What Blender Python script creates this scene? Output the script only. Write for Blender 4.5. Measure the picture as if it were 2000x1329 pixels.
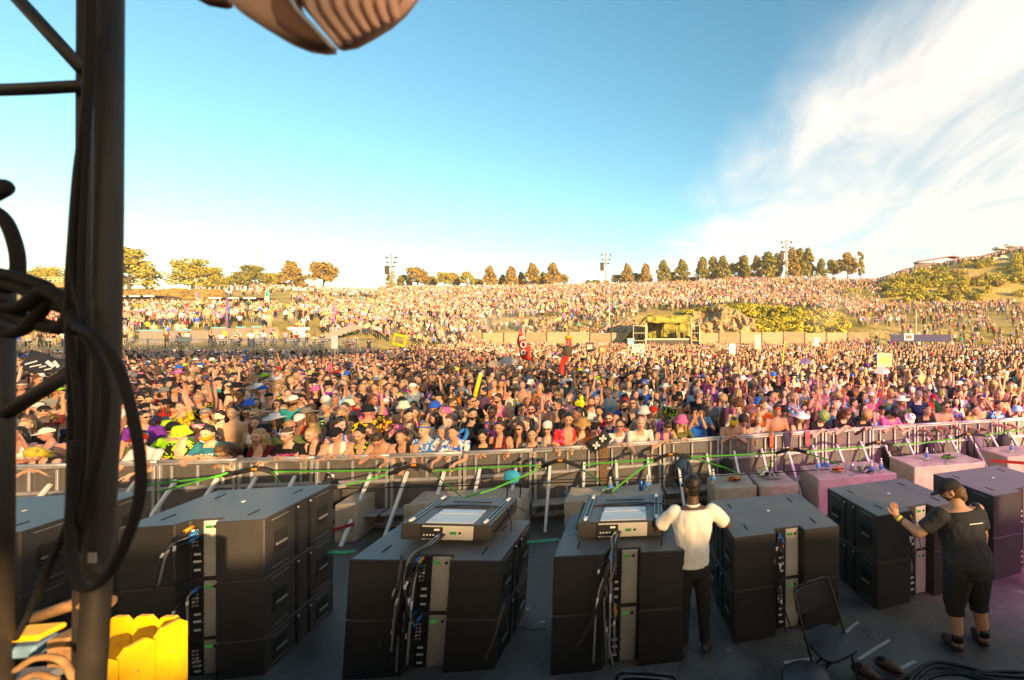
import bpy, bmesh, math, random
import numpy as np
from mathutils import Vector, Matrix, Quaternion, noise as mnoise

for o in list(bpy.data.objects): bpy.data.objects.remove(o)
scene = bpy.context.scene
COL = scene.collection
R = math.radians
PI = math.pi

# ------------------------------------------------------------------ camera
CH, FPX, YH, CX = 3.2, 889.0, 652.0, 1400.0      # lens axis falls right of the picture's middle
cam_d = bpy.data.cameras.new('camera'); cam = bpy.data.objects.new('camera', cam_d); COL.objects.link(cam)
cam.location = (0, 0, CH); cam.rotation_euler = (R(90), 0, 0)
cam_d.sensor_width = 36.0; cam_d.lens = 16.0
cam_d.shift_y = -0.00625; cam_d.shift_x = -0.2
cam_d.clip_start = 0.05; cam_d.clip_end = 6000
cam_d.dof.use_dof = True; cam_d.dof.focus_distance = 9.0; cam_d.dof.aperture_fstop = 3.2
scene.camera = cam

# ------------------------------------------------------------------ sky and sun
SUN_EL = 10.0
SUN_AZ = math.degrees(math.atan2(0.70, -0.714))      # clockwise from +Y: behind the camera, to the right
world = bpy.data.worlds.new("World"); scene.world = world; world.use_nodes = True
wn, wl = world.node_tree.nodes, world.node_tree.links
wn.clear()
w_out = wn.new('ShaderNodeOutputWorld'); w_bg = wn.new('ShaderNodeBackground')
sky = wn.new('ShaderNodeTexSky'); sky.sky_type = 'NISHITA'; sky.sun_disc = False
sky.sun_elevation = R(SUN_EL); sky.sun_rotation = R(SUN_AZ)
sky.air_density = 1.2; sky.dust_density = 0.5; sky.ozone_density = 3.0; sky.altitude = 300
w_bg.inputs['Strength'].default_value = 0.069
def wnode(t, **k):
    n = wn.new(t)
    for a, b in k.items(): setattr(n, a, b)
    return n
def wmath(op, a, b=None, clamp=False):
    n = wnode('ShaderNodeMath', operation=op, use_clamp=clamp)
    for i, x in enumerate((a, b)):
        if x is None: continue
        if isinstance(x, (int, float)): n.inputs[i].default_value = x
        else: wl.new(x, n.inputs[i])
    return n.outputs[0]
# high thin cloud sheet on a plane far above the place, thick to the east of a wandering edge
tc = wnode('ShaderNodeTexCoord'); sep = wnode('ShaderNodeSeparateXYZ'); wl.new(tc.outputs['Generated'], sep.inputs[0])
zc = wmath('MAXIMUM', sep.outputs[2], 0.03)
u = wmath('DIVIDE', sep.outputs[0], zc); v = wmath('DIVIDE', sep.outputs[1], zc)
cmb = wnode('ShaderNodeCombineXYZ'); wl.new(u, cmb.inputs[0]); wl.new(v, cmb.inputs[1])
mp = wnode('ShaderNodeMapping'); mp.inputs['Rotation'].default_value = (0, 0, R(-24)); mp.inputs['Scale'].default_value = (1.0, 0.36, 1)
wl.new(cmb.outputs[0], mp.inputs[0])
n1 = wnode('ShaderNodeTexNoise'); n1.inputs['Scale'].default_value = 1.5; n1.inputs['Detail'].default_value = 9; n1.inputs['Roughness'].default_value = 0.62; n1.inputs['Distortion'].default_value = 0.5
wl.new(mp.outputs[0], n1.inputs['Vector'])
n2 = wnode('ShaderNodeTexNoise'); n2.inputs['Scale'].default_value = 0.55; n2.inputs['Detail'].default_value = 4
wl.new(cmb.outputs[0], n2.inputs['Vector'])
edge = wmath('SUBTRACT', u, wmath('ADD', wmath('MULTIPLY', v, -0.275), 0.72))
edge = wmath('ADD', edge, wmath('MULTIPLY', wmath('SUBTRACT', n2.outputs[0], 0.5), 1.1))
edge = wmath('ADD', edge, wmath('MULTIPLY', wmath('SUBTRACT', n1.outputs[0], 0.5), 0.7))
m_edge = wnode('ShaderNodeMapRange', interpolation_type='SMOOTHSTEP'); m_edge.inputs['From Min'].default_value = -0.12; m_edge.inputs['From Max'].default_value = 0.55
wl.new(edge, m_edge.inputs['Value'])
m_n = wnode('ShaderNodeMapRange', interpolation_type='SMOOTHSTEP'); m_n.inputs['From Min'].default_value = 0.30; m_n.inputs['From Max'].default_value = 0.66; m_n.inputs['To Min'].default_value = 0.34
wl.new(n1.outputs[0], m_n.inputs['Value'])
cl = wmath('MULTIPLY', m_edge.outputs[0], m_n.outputs[0])
hs = wnode('ShaderNodeHueSaturation'); hs.inputs['Hue'].default_value = 0.490; hs.inputs['Saturation'].default_value = 1.22; hs.inputs['Value'].default_value = 1.0
wl.new(sky.outputs[0], hs.inputs['Color'])
cmix = wnode('ShaderNodeMixRGB'); cmix.inputs['Color2'].default_value = (3.0, 3.15, 3.5, 1)
wl.new(cl, cmix.inputs['Fac']); wl.new(hs.outputs[0], cmix.inputs['Color1'])
wl.new(cmix.outputs[0], w_bg.inputs['Color']); wl.new(w_bg.outputs[0], w_out.inputs['Surface'])

sun_d = bpy.data.lights.new('sun', 'SUN'); sun = bpy.data.objects.new('sun', sun_d); COL.objects.link(sun)
sun_d.energy = 3.3; sun_d.angle = R(0.6); sun_d.color = (1.0, 0.70, 0.42)
_sd = Vector((-0.70, 0.714, 0)).normalized() * math.cos(R(SUN_EL)) + Vector((0, 0, -math.sin(R(SUN_EL))))
sun.rotation_euler = _sd.to_track_quat('-Z', 'Y').to_euler()

scene.view_settings.view_transform = 'Standard'; scene.view_settings.look = 'None'
scene.view_settings.gamma = 1.0; scene.view_settings.use_curve_mapping = False
scene.view_settings.exposure = 2.38
scene.view_settings.use_white_balance = True; scene.view_settings.white_balance_temperature = 8400
scene.cycles.max_bounces = 6; scene.cycles.diffuse_bounces = 3; scene.cycles.glossy_bounces = 2
scene.cycles.transmission_bounces = 4; scene.cycles.transparent_max_bounces = 8; scene.cycles.volume_bounces = 0
scene.cycles.caustics_reflective = False; scene.cycles.caustics_refractive = False
scene.cycles.use_denoising = True
scene.cycles.sample_clamp_indirect = 6

def at(px, py, d):
    """the place at distance d that the lens shows at photo pixel (px, py)"""
    return Vector(((px - CX) / FPX * d, d, CH - (py - YH) / FPX * d))
def onz(px, py, z):
    return at(px, py, (CH - z) * FPX / (py - YH))

# ------------------------------------------------------------------ materials
MATS = {}
def mat(name, col, rough=0.6, metal=0.0, var=0.12, vscale=6.0, bump=0.0, bscale=40.0, spec=0.5, col2=None, alpha=None, trans=0.0, emit=0.0, coat=0.0):
    if name in MATS: return MATS[name]
    m = bpy.data.materials.new(name); m.use_nodes = True; nt = m.node_tree; N, L = nt.nodes, nt.links
    b = N['Principled BSDF']
    c = tuple(col) + (1,)
    b.inputs['Roughness'].default_value = rough; b.inputs['Metallic'].default_value = metal
    b.inputs['Specular IOR Level'].default_value = spec
    if coat: b.inputs['Coat Weight'].default_value = coat
    if var or col2:
        t = N.new('ShaderNodeTexCoord'); n = N.new('ShaderNodeTexNoise'); n.inputs['Scale'].default_value = vscale; n.inputs['Detail'].default_value = 6; n.inputs['Roughness'].default_value = 0.65
        L.new(t.outputs['Object'], n.inputs['Vector'])
        mx = N.new('ShaderNodeMixRGB')
        mr = N.new('ShaderNodeMapRange'); mr.inputs['From Min'].default_value = 0.32; mr.inputs['From Max'].default_value = 0.68
        L.new(n.outputs[0], mr.inputs['Value']); L.new(mr.outputs[0], mx.inputs['Fac'])
        if col2: mx.inputs['Color1'].default_value = c; mx.inputs['Color2'].default_value = tuple(col2) + (1,)
        else:
            mx.inputs['Color1'].default_value = tuple(max(0, x * (1 - var)) for x in col) + (1,)
            mx.inputs['Color2'].default_value = tuple(min(1, x * (1 + var)) for x in col) + (1,)
        L.new(mx.outputs[0], b.inputs['Base Color'])
        rr = N.new('ShaderNodeMapRange'); rr.inputs['To Min'].default_value = max(0.03, rough - 0.12); rr.inputs['To Max'].default_value = min(1, rough + 0.12)
        L.new(n.outputs[0], rr.inputs['Value']); L.new(rr.outputs[0], b.inputs['Roughness'])
    else: b.inputs['Base Color'].default_value = c
    if bump:
        t2 = N.new('ShaderNodeTexCoord'); n2 = N.new('ShaderNodeTexNoise'); n2.inputs['Scale'].default_value = bscale; n2.inputs['Detail'].default_value = 4
        L.new(t2.outputs['Object'], n2.inputs['Vector'])
        bp = N.new('ShaderNodeBump'); bp.inputs['Strength'].default_value = bump; bp.inputs['Distance'].default_value = 0.01
        L.new(n2.outputs[0], bp.inputs['Height']); L.new(bp.outputs[0], b.inputs['Normal'])
    if alpha is not None: b.inputs['Alpha'].default_value = alpha
    if trans: b.inputs['Transmission Weight'].default_value = trans
    if emit: b.inputs['Emission Color'].default_value = c; b.inputs['Emission Strength'].default_value = emit
    MATS[name] = m
    return m

def attr_mat(name, attr, rough=0.6, var=0.1, attr2=None, pat=None, spec=0.4, bump=0.0):
    """colour comes from a property that each person carries"""
    m = bpy.data.materials.new(name); m.use_nodes = True; N, L = m.node_tree.nodes, m.node_tree.links
    b = N['Principled BSDF']; b.inputs['Roughness'].default_value = rough; b.inputs['Specular IOR Level'].default_value = spec
    a = N.new('ShaderNodeAttribute'); a.attribute_type = 'INSTANCER'; a.attribute_name = attr
    t = N.new('ShaderNodeTexCoord')
    src = a.outputs['Color']
    if attr2:
        a2 = N.new('ShaderNodeAttribute'); a2.attribute_type = 'INSTANCER'; a2.attribute_name = attr2
        ap = N.new('ShaderNodeAttribute'); ap.attribute_type = 'INSTANCER'; ap.attribute_name = pat
        n = N.new('ShaderNodeTexNoise'); n.inputs['Scale'].default_value = 11; n.inputs['Detail'].default_value = 3; n.inputs['Distortion'].default_value = 1.2
        L.new(t.outputs['Object'], n.inputs['Vector'])
        mr = N.new('ShaderNodeMapRange'); mr.inputs['From Min'].default_value = 0.5; mr.inputs['From Max'].default_value = 0.56
        L.new(n.outputs[0], mr.inputs['Value'])
        ml = N.new('ShaderNodeMath'); ml.operation = 'MULTIPLY'; L.new(mr.outputs[0], ml.inputs[0]); L.new(ap.outputs['Fac'], ml.inputs[1])
        mx = N.new('ShaderNodeMixRGB'); L.new(ml.outputs[0], mx.inputs['Fac']); L.new(src, mx.inputs['Color1']); L.new(a2.outputs['Color'], mx.inputs['Color2'])
        src = mx.outputs[0]
    n = N.new('ShaderNodeTexNoise'); n.inputs['Scale'].default_value = 14; n.inputs['Detail'].default_value = 5
    L.new(t.outputs['Object'], n.inputs['Vector'])
    mr = N.new('ShaderNodeMapRange'); mr.inputs['From Min'].default_value = 0.3; mr.inputs['From Max'].default_value = 0.7; mr.inputs['To Min'].default_value = 1 - var; mr.inputs['To Max'].default_value = 1 + var
    L.new(n.outputs[0], mr.inputs['Value'])
    vm = N.new('ShaderNodeVectorMath'); vm.operation = 'SCALE'; L.new(src, vm.inputs[0]); L.new(mr.outputs[0], vm.inputs['Scale'])
    L.new(vm.outputs[0], b.inputs['Base Color'])
    if bump:
        bp = N.new('ShaderNodeBump'); bp.inputs['Strength'].default_value = bump; bp.inputs['Distance'].default_value = 0.03
        L.new(n.outputs[0], bp.inputs['Height']); L.new(bp.outputs[0], b.inputs['Normal'])
    MATS[name] = m
    return m

# ------------------------------------------------------------------ mesh builder
class MB:
    def __init__(s): s.v = []; s.f = []; s.m = []; s.sm = []
    def add(s, vs, fs, m=0, smooth=False):
        o = len(s.v); s.v.extend([tuple(p) for p in vs])
        for f in fs: s.f.append([i + o for i in f]); s.m.append(m); s.sm.append(smooth)
        return s
    def box(s, c, size, rz=0.0, m=0, bev=0.0, M=None):
        hx, hy, hz = size[0] / 2, size[1] / 2, size[2] / 2
        if bev <= 0:
            P = [(x, y, z) for x in (-hx, hx) for y in (-hy, hy) for z in (-hz, hz)]
            F = [(0, 1, 3, 2), (4, 6, 7, 5), (0, 4, 5, 1), (2, 3, 7, 6), (0, 2, 6, 4), (1, 5, 7, 3)]
        else:
            b = min(bev, hx * .9, hy * .9, hz * .9); P = []; idx = {}
            for sx in (-1, 1):
                for sy in (-1, 1):
                    for sz in (-1, 1):
                        for ax in range(3):
                            q = [sx * (hx - (b if ax != 0 else 0)), sy * (hy - (b if ax != 1 else 0)), sz * (hz - (b if ax != 2 else 0))]
                            idx[(sx, sy, sz, ax)] = len(P); P.append(tuple(q))
            F = []
            S = (-1, 1)
            for sg in S:
                for ax in range(3):
                    a1, a2 = [k for k in range(3) if k != ax]
                    q = []
                    for p1, p2 in ((-1, -1), (1, -1), (1, 1), (-1, 1)):
                        k = [0, 0, 0]; k[ax] = sg; k[a1] = p1; k[a2] = p2
                        q.append(idx[(k[0], k[1], k[2], ax)])
                    F.append(q)
            for ax in range(3):
                a1, a2 = [k for k in range(3) if k != ax]
                for p1 in S:
                    for p2 in S:
                        k0 = [0, 0, 0]; k0[a1] = p1; k0[a2] = p2; k1 = list(k0); k0[ax] = -1; k1[ax] = 1
                        F.append([idx[(*k0, a1)], idx[(*k1, a1)], idx[(*k1, a2)], idx[(*k0, a2)]])
            for sx in S:
                for sy in S:
                    for sz in S: F.append([idx[(sx, sy, sz, a)] for a in range(3)])
        cz, sn = math.cos(rz), math.sin(rz)
        if M is not None: P = [tuple(M @ Vector(p)) for p in P]
        else: P = [(c[0] + x * cz - y * sn, c[1] + x * sn + y * cz, c[2] + z) for x, y, z in P]
        # outward winding
        cc = Vector((sum(p[0] for p in P) / len(P), sum(p[1] for p in P) / len(P), sum(p[2] for p in P) / len(P)))
        FF = []
        for f in F:
            a, b2, c2 = (Vector(P[f[0]]), Vector(P[f[1]]), Vector(P[f[2]]))
            n = (b2 - a).cross(c2 - a)
            fc = sum((Vector(P[i]) for i in f), Vector()) / len(f)
            FF.append(list(f) if n.dot(fc - cc) >= 0 else list(reversed(f)))
        return s.add(P, FF, m)
    def beam(s, p0, p1, w, h, m=0, bev=0.0, up=(0, 0, 1)):
        p0, p1 = Vector(p0), Vector(p1); d = p1 - p0; L = d.length; y = d.normalized(); upv = Vector(up)
        x = y.cross(upv)
        if x.length < 1e-4: x = y.cross(Vector((1, 0, 0)))
        x.normalize(); z = x.cross(y)
        M = Matrix((x, y, z)).transposed().to_4x4(); M.translation = (p0 + p1) / 2
        return s.box((0, 0, 0), (w, L, h), m=m, bev=bev, M=M)
    def tube(s, pts, r, n=8, m=0, cap=True, closed=False):
        pts = [Vector(p) for p in pts]; K = len(pts)
        rs = r if isinstance(r, (list, tuple)) else [r] * K
        t0 = (pts[1] - pts[0]).normalized(); ref = Vector((0, 0, 1)) if abs(t0.z) < 0.9 else Vector((1, 0, 0))
        nrm = t0.cross(ref).normalized(); V = []
        for i in range(K):
            if closed: t = (pts[(i + 1) % K] - pts[i - 1])
            else: t = pts[min(i + 1, K - 1)] - pts[max(i - 1, 0)]
            t.normalize()
            nrm = (nrm - t * nrm.dot(t))
            if nrm.length < 1e-6: nrm = t.orthogonal()
            nrm.normalize(); bn = t.cross(nrm)
            for k in range(n):
                a = 2 * PI * k / n
                V.append(pts[i] + (nrm * math.cos(a) + bn * math.sin(a)) * rs[i])
        F = []
        for i in range(K if closed else K - 1):
            j = (i + 1) % K
            for k in range(n):
                k2 = (k + 1) % n
                F.append((i * n + k, i * n + k2, j * n + k2, j * n + k))
        s.add(V, F, m, True)
        if cap and not closed:
            o = len(s.v) - len(V)
            s.f.append([o + k for k in reversed(range(n))]); s.m.append(m); s.sm.append(False)
            s.f.append([o + (K - 1) * n + k for k in range(n)]); s.m.append(m); s.sm.append(False)
        return s
    def cyl(s, p0, p1, r0, r1=None, n=10, m=0): return s.tube([p0, p1], [r0, r0 if r1 is None else r1], n, m)
    def lathe(s, prof, n=12, c=(0, 0, 0), m=0, smooth=True):
        V = []; F = []
        for r, z in prof:
            for k in range(n):
                a = 2 * PI * k / n; V.append((c[0] + r * math.cos(a), c[1] + r * math.sin(a), c[2] + z))
        for i in range(len(prof) - 1):
            for k in range(n):
                k2 = (k + 1) % n; F.append((i * n + k, i * n + k2, (i + 1) * n + k2, (i + 1) * n + k))
        F.append([k for k in reversed(range(n))]); F.append([(len(prof) - 1) * n + k for k in range(n)])
        return s.add(V, F, m, smooth)
    def prism(s, poly, z0, z1, m=0):
        n = len(poly)
        V = [(x, y, z0) for x, y in poly] + [(x, y, z1) for x, y in poly]
        F = [list(reversed(range(n))), [n + i for i in range(n)]] + [(i, (i + 1) % n, n + (i + 1) % n, n + i) for i in range(n)]
        return s.add(V, F, m)
    def ball(s, c, r, m=0, n=8, k=6, M=None):
        rx, ry, rz = (r, r, r) if isinstance(r, (int, float)) else r
        V = [(0, 0, -1)]; F = []
        for i in range(1, k):
            th = PI * i / k
            for j in range(n):
                a = 2 * PI * j / n; V.append((math.sin(th) * math.cos(a), math.sin(th) * math.sin(a), -math.cos(th)))
        V.append((0, 0, 1))
        for j in range(n): F.append((0, 1 + (j + 1) % n, 1 + j))
        for i in range(k - 2):
            for j in range(n): F.append((1 + i * n + j, 1 + i * n + (j + 1) % n, 1 + (i + 1) * n + (j + 1) % n, 1 + (i + 1) * n + j))
        t = len(V) - 1; o = 1 + (k - 2) * n
        for j in range(n): F.append((o + j, o + (j + 1) % n, t))
        P = [Vector((x * rx, y * ry, z * rz)) for x, y, z in V]
        if M is not None: P = [M @ p for p in P]
        P = [(p.x + c[0], p.y + c[1], p.z + c[2]) for p in P]
        return s.add(P, F, m, True)
    def mesh(s, name, mats):
        me = bpy.data.meshes.new(name); me.from_pydata(s.v, [], s.f)
        for m in (mats if isinstance(mats, (list, tuple)) else [mats]): me.materials.append(m)
        if s.f:
            me.polygons.foreach_set('material_index', s.m); me.polygons.foreach_set('use_smooth', s.sm)
        me.update(); return me
    def build(s, name, mats, parent=None, loc=(0, 0, 0), rz=0.0):
        return link(name, s.mesh(name, mats), parent, loc, rz)

def link(name, me, parent=None, loc=(0, 0, 0), rz=0.0):
    o = bpy.data.objects.new(name, me); COL.objects.link(o)
    o.location = loc
    if rz: o.rotation_euler = (0, 0, rz)
    if parent is not None: o.parent = parent
    return o
def tag(o, label, cat, group=None, kind=None):
    o['label'] = label; o['category'] = cat
    if group: o['group'] = group
    if kind: o['kind'] = kind
    return o
def thing(name, label, cat, loc=(0, 0, 0), rz=0.0, group=None):
    o = bpy.data.objects.new(name, None); COL.objects.link(o); o.empty_display_size = 0.1
    o.location = loc; o.rotation_euler = (0, 0, rz)
    return tag(o, label, cat, group)
def struct(o, label=None):
    o['kind'] = 'structure'
    if label: o['label'] = label
    return o
def copy_tree(o, parent=None):
    c = o.copy(); COL.objects.link(c); c.parent = parent
    for ch in list(o.children): copy_tree(ch, c)
    return c
def sag(p0, p1, drop, n=10):
    p0, p1 = Vector(p0), Vector(p1)
    return [p0.lerp(p1, i / n) - Vector((0, 0, drop * 4 * (i / n) * (1 - i / n))) for i in range(n + 1)]
def spline(pts, n=6):
    P = [Vector(p) for p in pts]; out = []
    P = [P[0] * 2 - P[1]] + P + [P[-1] * 2 - P[-2]]
    for i in range(1, len(P) - 2):
        a, b, c, d = P[i - 1:i + 3]
        for k in range(n):
            t = k / n
            out.append(0.5 * ((2 * b) + (c - a) * t + (2 * a - 5 * b + 4 * c - d) * t * t + (3 * b - a - 3 * c + d) * t ** 3))
    out.append(P[-2]); return out
_fontcache = {}
def text_mesh(txt, size=0.1, depth=0.002, bold=0.0):
    cu = bpy.data.curves.new('lettering', 'FONT'); cu.body = txt; cu.size = size; cu.extrude = depth; cu.offset = bold
    cu.align_x = 'CENTER'; cu.align_y = 'CENTER'; cu.resolution_u = 2
    o = bpy.data.objects.new('lettering', cu); COL.objects.link(o)
    dg = bpy.context.evaluated_depsgraph_get(); me = bpy.data.meshes.new_from_object(o.evaluated_get(dg))
    bpy.data.objects.remove(o); bpy.data.curves.remove(cu); return me
# ------------------------------------------------------------------ people: shared meshes
rng = random.Random(11)
M_SKIN = attr_mat('skin', 'skin', 0.55, 0.10); M_SHIRT = attr_mat('shirt_cloth', 'shirt', 0.85, 0.18, 'shirt2', 'pat', 0.2, 0.5)
M_PANTS = attr_mat('trouser_cloth', 'pants', 0.85, 0.15, spec=0.2); M_HAIR = attr_mat('hair_strands', 'hair', 0.5, 0.35, bump=0.8)
M_HAT = attr_mat('hat_cloth', 'hat', 0.8, 0.12, spec=0.2, bump=0.3)
M_SHOE = mat('shoe_rubber', (0.04, 0.04, 0.045), 0.6); M_EYE = mat('eye_dark', (0.025, 0.018, 0.015), 0.25, var=0)
M_LIP = mat('lips', (0.30, 0.11, 0.09), 0.45); M_GLASS = mat('sunglass_lens', (0.012, 0.012, 0.014), 0.08, var=0)
PM = [M_SKIN, M_SHIRT, M_PANTS, M_SHOE, M_EYE, M_LIP, M_HAIR, M_HAT, M_GLASS]

def remesh(mb, vox, smooth=2):
    me = mb.mesh('shape', []); o = bpy.data.objects.new('shape', me); COL.objects.link(o)
    r = o.modifiers.new('r', 'REMESH'); r.mode = 'VOXEL'; r.voxel_size = vox
    if smooth: s = o.modifiers.new('s', 'SMOOTH'); s.iterations = smooth; s.factor = 0.5
    dg = bpy.context.evaluated_depsgraph_get(); ev = o.evaluated_get(dg); m2 = ev.to_mesh()
    V = np.empty(len(m2.vertices) * 3); m2.vertices.foreach_get('co', V); V = V.reshape(-1, 3)
    F = [tuple(p.vertices) for p in m2.polygons]
    ev.to_mesh_clear(); bpy.data.objects.remove(o); bpy.data.meshes.remove(me)
    return V, F

def loft(mb, rings, n=12):
    """rings: (centre, x axis vector, y axis vector) closed solid"""
    V = []; F = []
    for c, ax, ay in rings:
        for k in range(n):
            a = 2 * PI * k / n; V.append(Vector(c) + Vector(ax) * math.cos(a) + Vector(ay) * math.sin(a))
    for i in range(len(rings) - 1):
        for k in range(n): F.append((i * n + k, i * n + (k + 1) % n, (i + 1) * n + (k + 1) % n, (i + 1) * n + k))
    F.append(list(reversed(range(n)))); F.append([(len(rings) - 1) * n + k for k in range(n)])
    mb.add(V, F, 0, True)
def limb(mb, p0, p1, r0, r1):
    p0, p1 = Vector(p0), Vector(p1)
    mb.tube([p0, p0.lerp(p1, .33), p0.lerp(p1, .67), p1], [r0, r0 * .68 + r1 * .36, r0 * .34 + r1 * .70, r1], 8)
    mb.ball(p0, r0, n=8, k=6); mb.ball(p1, r1, n=8, k=6)
def ik(S, W, l1, l2, hint):
    S, W = Vector(S), Vector(W); d = W - S; L = d.length
    if L > (l1 + l2) * .995: W = S + d.normalized() * (l1 + l2) * .995; d = W - S; L = d.length
    a = (l1 * l1 - l2 * l2 + L * L) / (2 * L); h = math.sqrt(max(0, l1 * l1 - a * a)); n = d.normalized()
    hv = Vector(hint); hv = hv - n * hv.dot(n)
    if hv.length < 1e-4: hv = n.orthogonal()
    return S + n * a + hv.normalized() * h, W

def head_mesh(beard=False, seedv=0):
    """a head about its own centre, looking along -Y; returns verts, faces, material numbers"""
    mb = MB(); mb.ball((0, 0, 0), 1.0, n=28, k=22)
    V = []; 
    for p in mb.v:
        x, y, z = p
        X, Y, Z = x * .076, y * .097, z * .120
        if Z < 0: X *= 1 - .30 * (-z) ** 1.3; Y = Y * (1 - .18 * (-z)) - (.012 * (-z) if y < 0 else -0.004)
        if y < 0:
            Y += .006 * max(0, 1 - abs(Z) / .06) * max(0, 1 - abs(X) / .07)             # flatter face
            for sx in (-1, 1):
                d = ((X - sx * .031) ** 2 + (Z - .010) ** 2) ** .5; Y += .012 * max(0, 1 - d / .024)   # eye sockets
            nz = max(0, 1 - abs(X) / .016); hgt = max(0, 1 - abs(Z + .022) / .04) if Z < .018 else 0
            Y -= .026 * nz * hgt * (1.0 if Z < 0 else .5)
            d = max(0, 1 - abs(X) / .03) * max(0, 1 - abs(Z + .060) / .012); Y -= .005 * d     # lips
            d = max(0, 1 - abs(X) / .03) * max(0, 1 - abs(Z + .098) / .02); Y -= .008 * d      # chin
            d = max(0, 1 - abs(Z - .030) / .012) * max(0, 1 - abs(X) / .06); Y -= .005 * d     # brow
        V.append((X, Y, Z))
    mats = []
    for f in mb.f:
        c = np.mean([V[i] for i in f], axis=0); m = 0
        if c[1] < -.05:
            for sx in (-1, 1):
                if abs(c[0] - sx * .031) < .0115 and abs(c[2] - .008) < .006: m = 4
                if abs(c[0] - sx * .033) < .017 and abs(c[2] - .031) < .004: m = 6
            if abs(c[0]) < .026 and abs(c[2] + .060) < .0085: m = 5
            if beard and m == 0 and c[2] < -.038: m = 6
        if beard and c[2] < -.045 and c[1] < .0: m = 6 if m == 0 else m
        mats.append(m)
    F = [tuple(f) for f in mb.f]
    e = MB()
    for sx in (-1, 1): e.ball((sx * .076, .012, -.006), (.011, .02, .032), n=8, k=6)
    o = len(V); V += e.v; F += [tuple(i + o for i in f) for f in e.f]; mats += [0] * len(e.f)
    return np.array(V), F, mats
HEADS = {b: head_mesh(b) for b in (False, True)}

def hand_tubes(mb, W, hd, pn, curl=0.5, r=.0085, L=.075, side=1):
    """four fingers and a thumb from the far end of the palm; hd along the hand, pn out of the palm"""
    hd = Vector(hd).normalized(); pn = Vector(pn); pn = (pn - hd * pn.dot(hd)).normalized(); sd = hd.cross(pn) * side
    base = Vector(W) + hd * .085
    for i, (off, ln) in enumerate(((-.030, .86), (-.010, 1.0), (.010, .95), (.029, .74))):
        p = [base + sd * off - hd * .012]; a = 0
        for k in range(3):
            a += curl * (.35 + .25 * k)
            p.append(p[-1] + (hd * math.cos(a) + pn * math.sin(a) + sd * off * 1.2).normalized() * L * ln * (.42, .32, .26)[k] * 1.05)
        mb.tube(p, [r * 1.1, r * 1.05, r, r * .8], 6)
    t0 = Vector(W) + hd * .03 - sd * .030
    d1 = (hd * .75 - sd * .75 + pn * .25).normalized(); d2 = (hd * .95 - sd * .25 + pn * .35 * (1 + curl)).normalized()
    mb.tube([t0 - d1 * .01, t0 + d1 * .035, t0 + d1 * .035 + d2 * .03, t0 + d1 * .035 + d2 * .052], [r * 1.5, r * 1.3, r * 1.15, r * .85], 6)

POSES = {  # wrists (right-hand side of the body is x<0 seen from behind; x given per side), elbow hint, hand direction, lean, head yaw/pitch
 'rail_both': dict(lean=12, w=((-.24, -.36, 1.25), (.25, -.35, 1.25)), h=(0, .3, -1), hd=(0, -.6, -.8), hp=4),
 'rail_fold': dict(lean=20, w=((-.03, -.40, 1.29), (.05, -.37, 1.27)), h=(0, .1, -.6), out=.9, hd='in', hp=2),
 'rail_hang': dict(lean=32, w=((-.17, -.66, 1.13), (.16, -.63, 1.10)), h=(0, 0, -1), hd=(0, -.4, -.9), hp=-14),
 'rail_bow':  dict(lean=30, w=((-.05, -.42, 1.28), (.04, -.40, 1.26)), h=(0, .1, -.6), out=.9, hd='in', hp=42),
 'rail_wave': dict(lean=10, w=((-.24, -.35, 1.25), (.36, -.16, 1.86)), h=(0, .3, -1), hd=((0, -.6, -.8), (.05, -.1, 1)), hp=-6, hy=-14),
 'up_both':   dict(lean=2, w=((-.30, -.14, 1.93), (.28, -.18, 1.95)), h=(0, -.3, -.3), out=.8, hd=(0, -.1, 1), hp=-8),
 'up_one':    dict(lean=3, w=((-.27, -.08, .88), (.26, -.20, 1.95)), h=(0, .2, -.3), out=.7, hd=((0, -.1, -1), (0, -.1, 1)), hp=-6, hy=8),
 'point':     dict(lean=6, w=((-.27, -.10, .90), (.20, -.48, 1.68)), h=(0, .2, -.8), hd=((0, -.1, -1), (0, -.8, .5)), hp=-4),
 'phone':     dict(lean=0, w=((-.06, -.36, 1.66), (.07, -.36, 1.66)), h=(0, -.1, -1), out=.4, hd=(0, -.1, 1), hp=-4),
 'sides':     dict(lean=2, w=((-.27, -.04, .86), (.27, -.06, .86)), h=(0, .5, -.2), out=.3, hd=(0, -.1, -1), hp=0),
 'turn':      dict(lean=4, w=((-.27, -.06, .87), (.22, -.22, 1.02)), h=(0, .5, -.2), out=.3, hd=((0, -.1, -1), (-.6, -.5, .2)), hp=0, hy=48),
 'turnl':     dict(lean=4, w=((-.16, -.24, 1.20), (.27, -.05, .87)), h=(0, .4, -.4), out=.4, hd=((.6, -.5, .4), (0, -.1, -1)), hp=4, hy=-44),
 'cross':     dict(lean=0, w=((.09, -.21, 1.20), (-.08, -.23, 1.17)), h=(0, 0, -1), out=.5, hd=((1, 0, .2), (-1, 0, .2)), hp=2, hy=-10),
 'face':      dict(lean=3, w=((-.20, -.25, 1.10), (.10, -.19, 1.60)), h=(0, -.1, -1), out=.5, hd=((.5, -.5, 0), (-.5, -.1, .8)), hp=0, hy=-6),
 'dance':     dict(lean=7, w=((-.34, -.30, 1.38), (.30, -.32, 1.28)), h=(0, .1, -1), out=.6, hd=(0, -.5, .8), hp=6, hy=18),
}
_posecache = {}
def bendf(lean):
    a = R(lean); ca, sa = math.cos(a), math.sin(a)
    def f(p):
        x, y, z = p; w = min(1, max(0, (z - .85) / .25)); b = a * w; zz = z - .95
        return Vector((x, y * math.cos(b) - zz * math.sin(b), .95 + y * math.sin(b) + zz * math.cos(b)))
    return f
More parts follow.
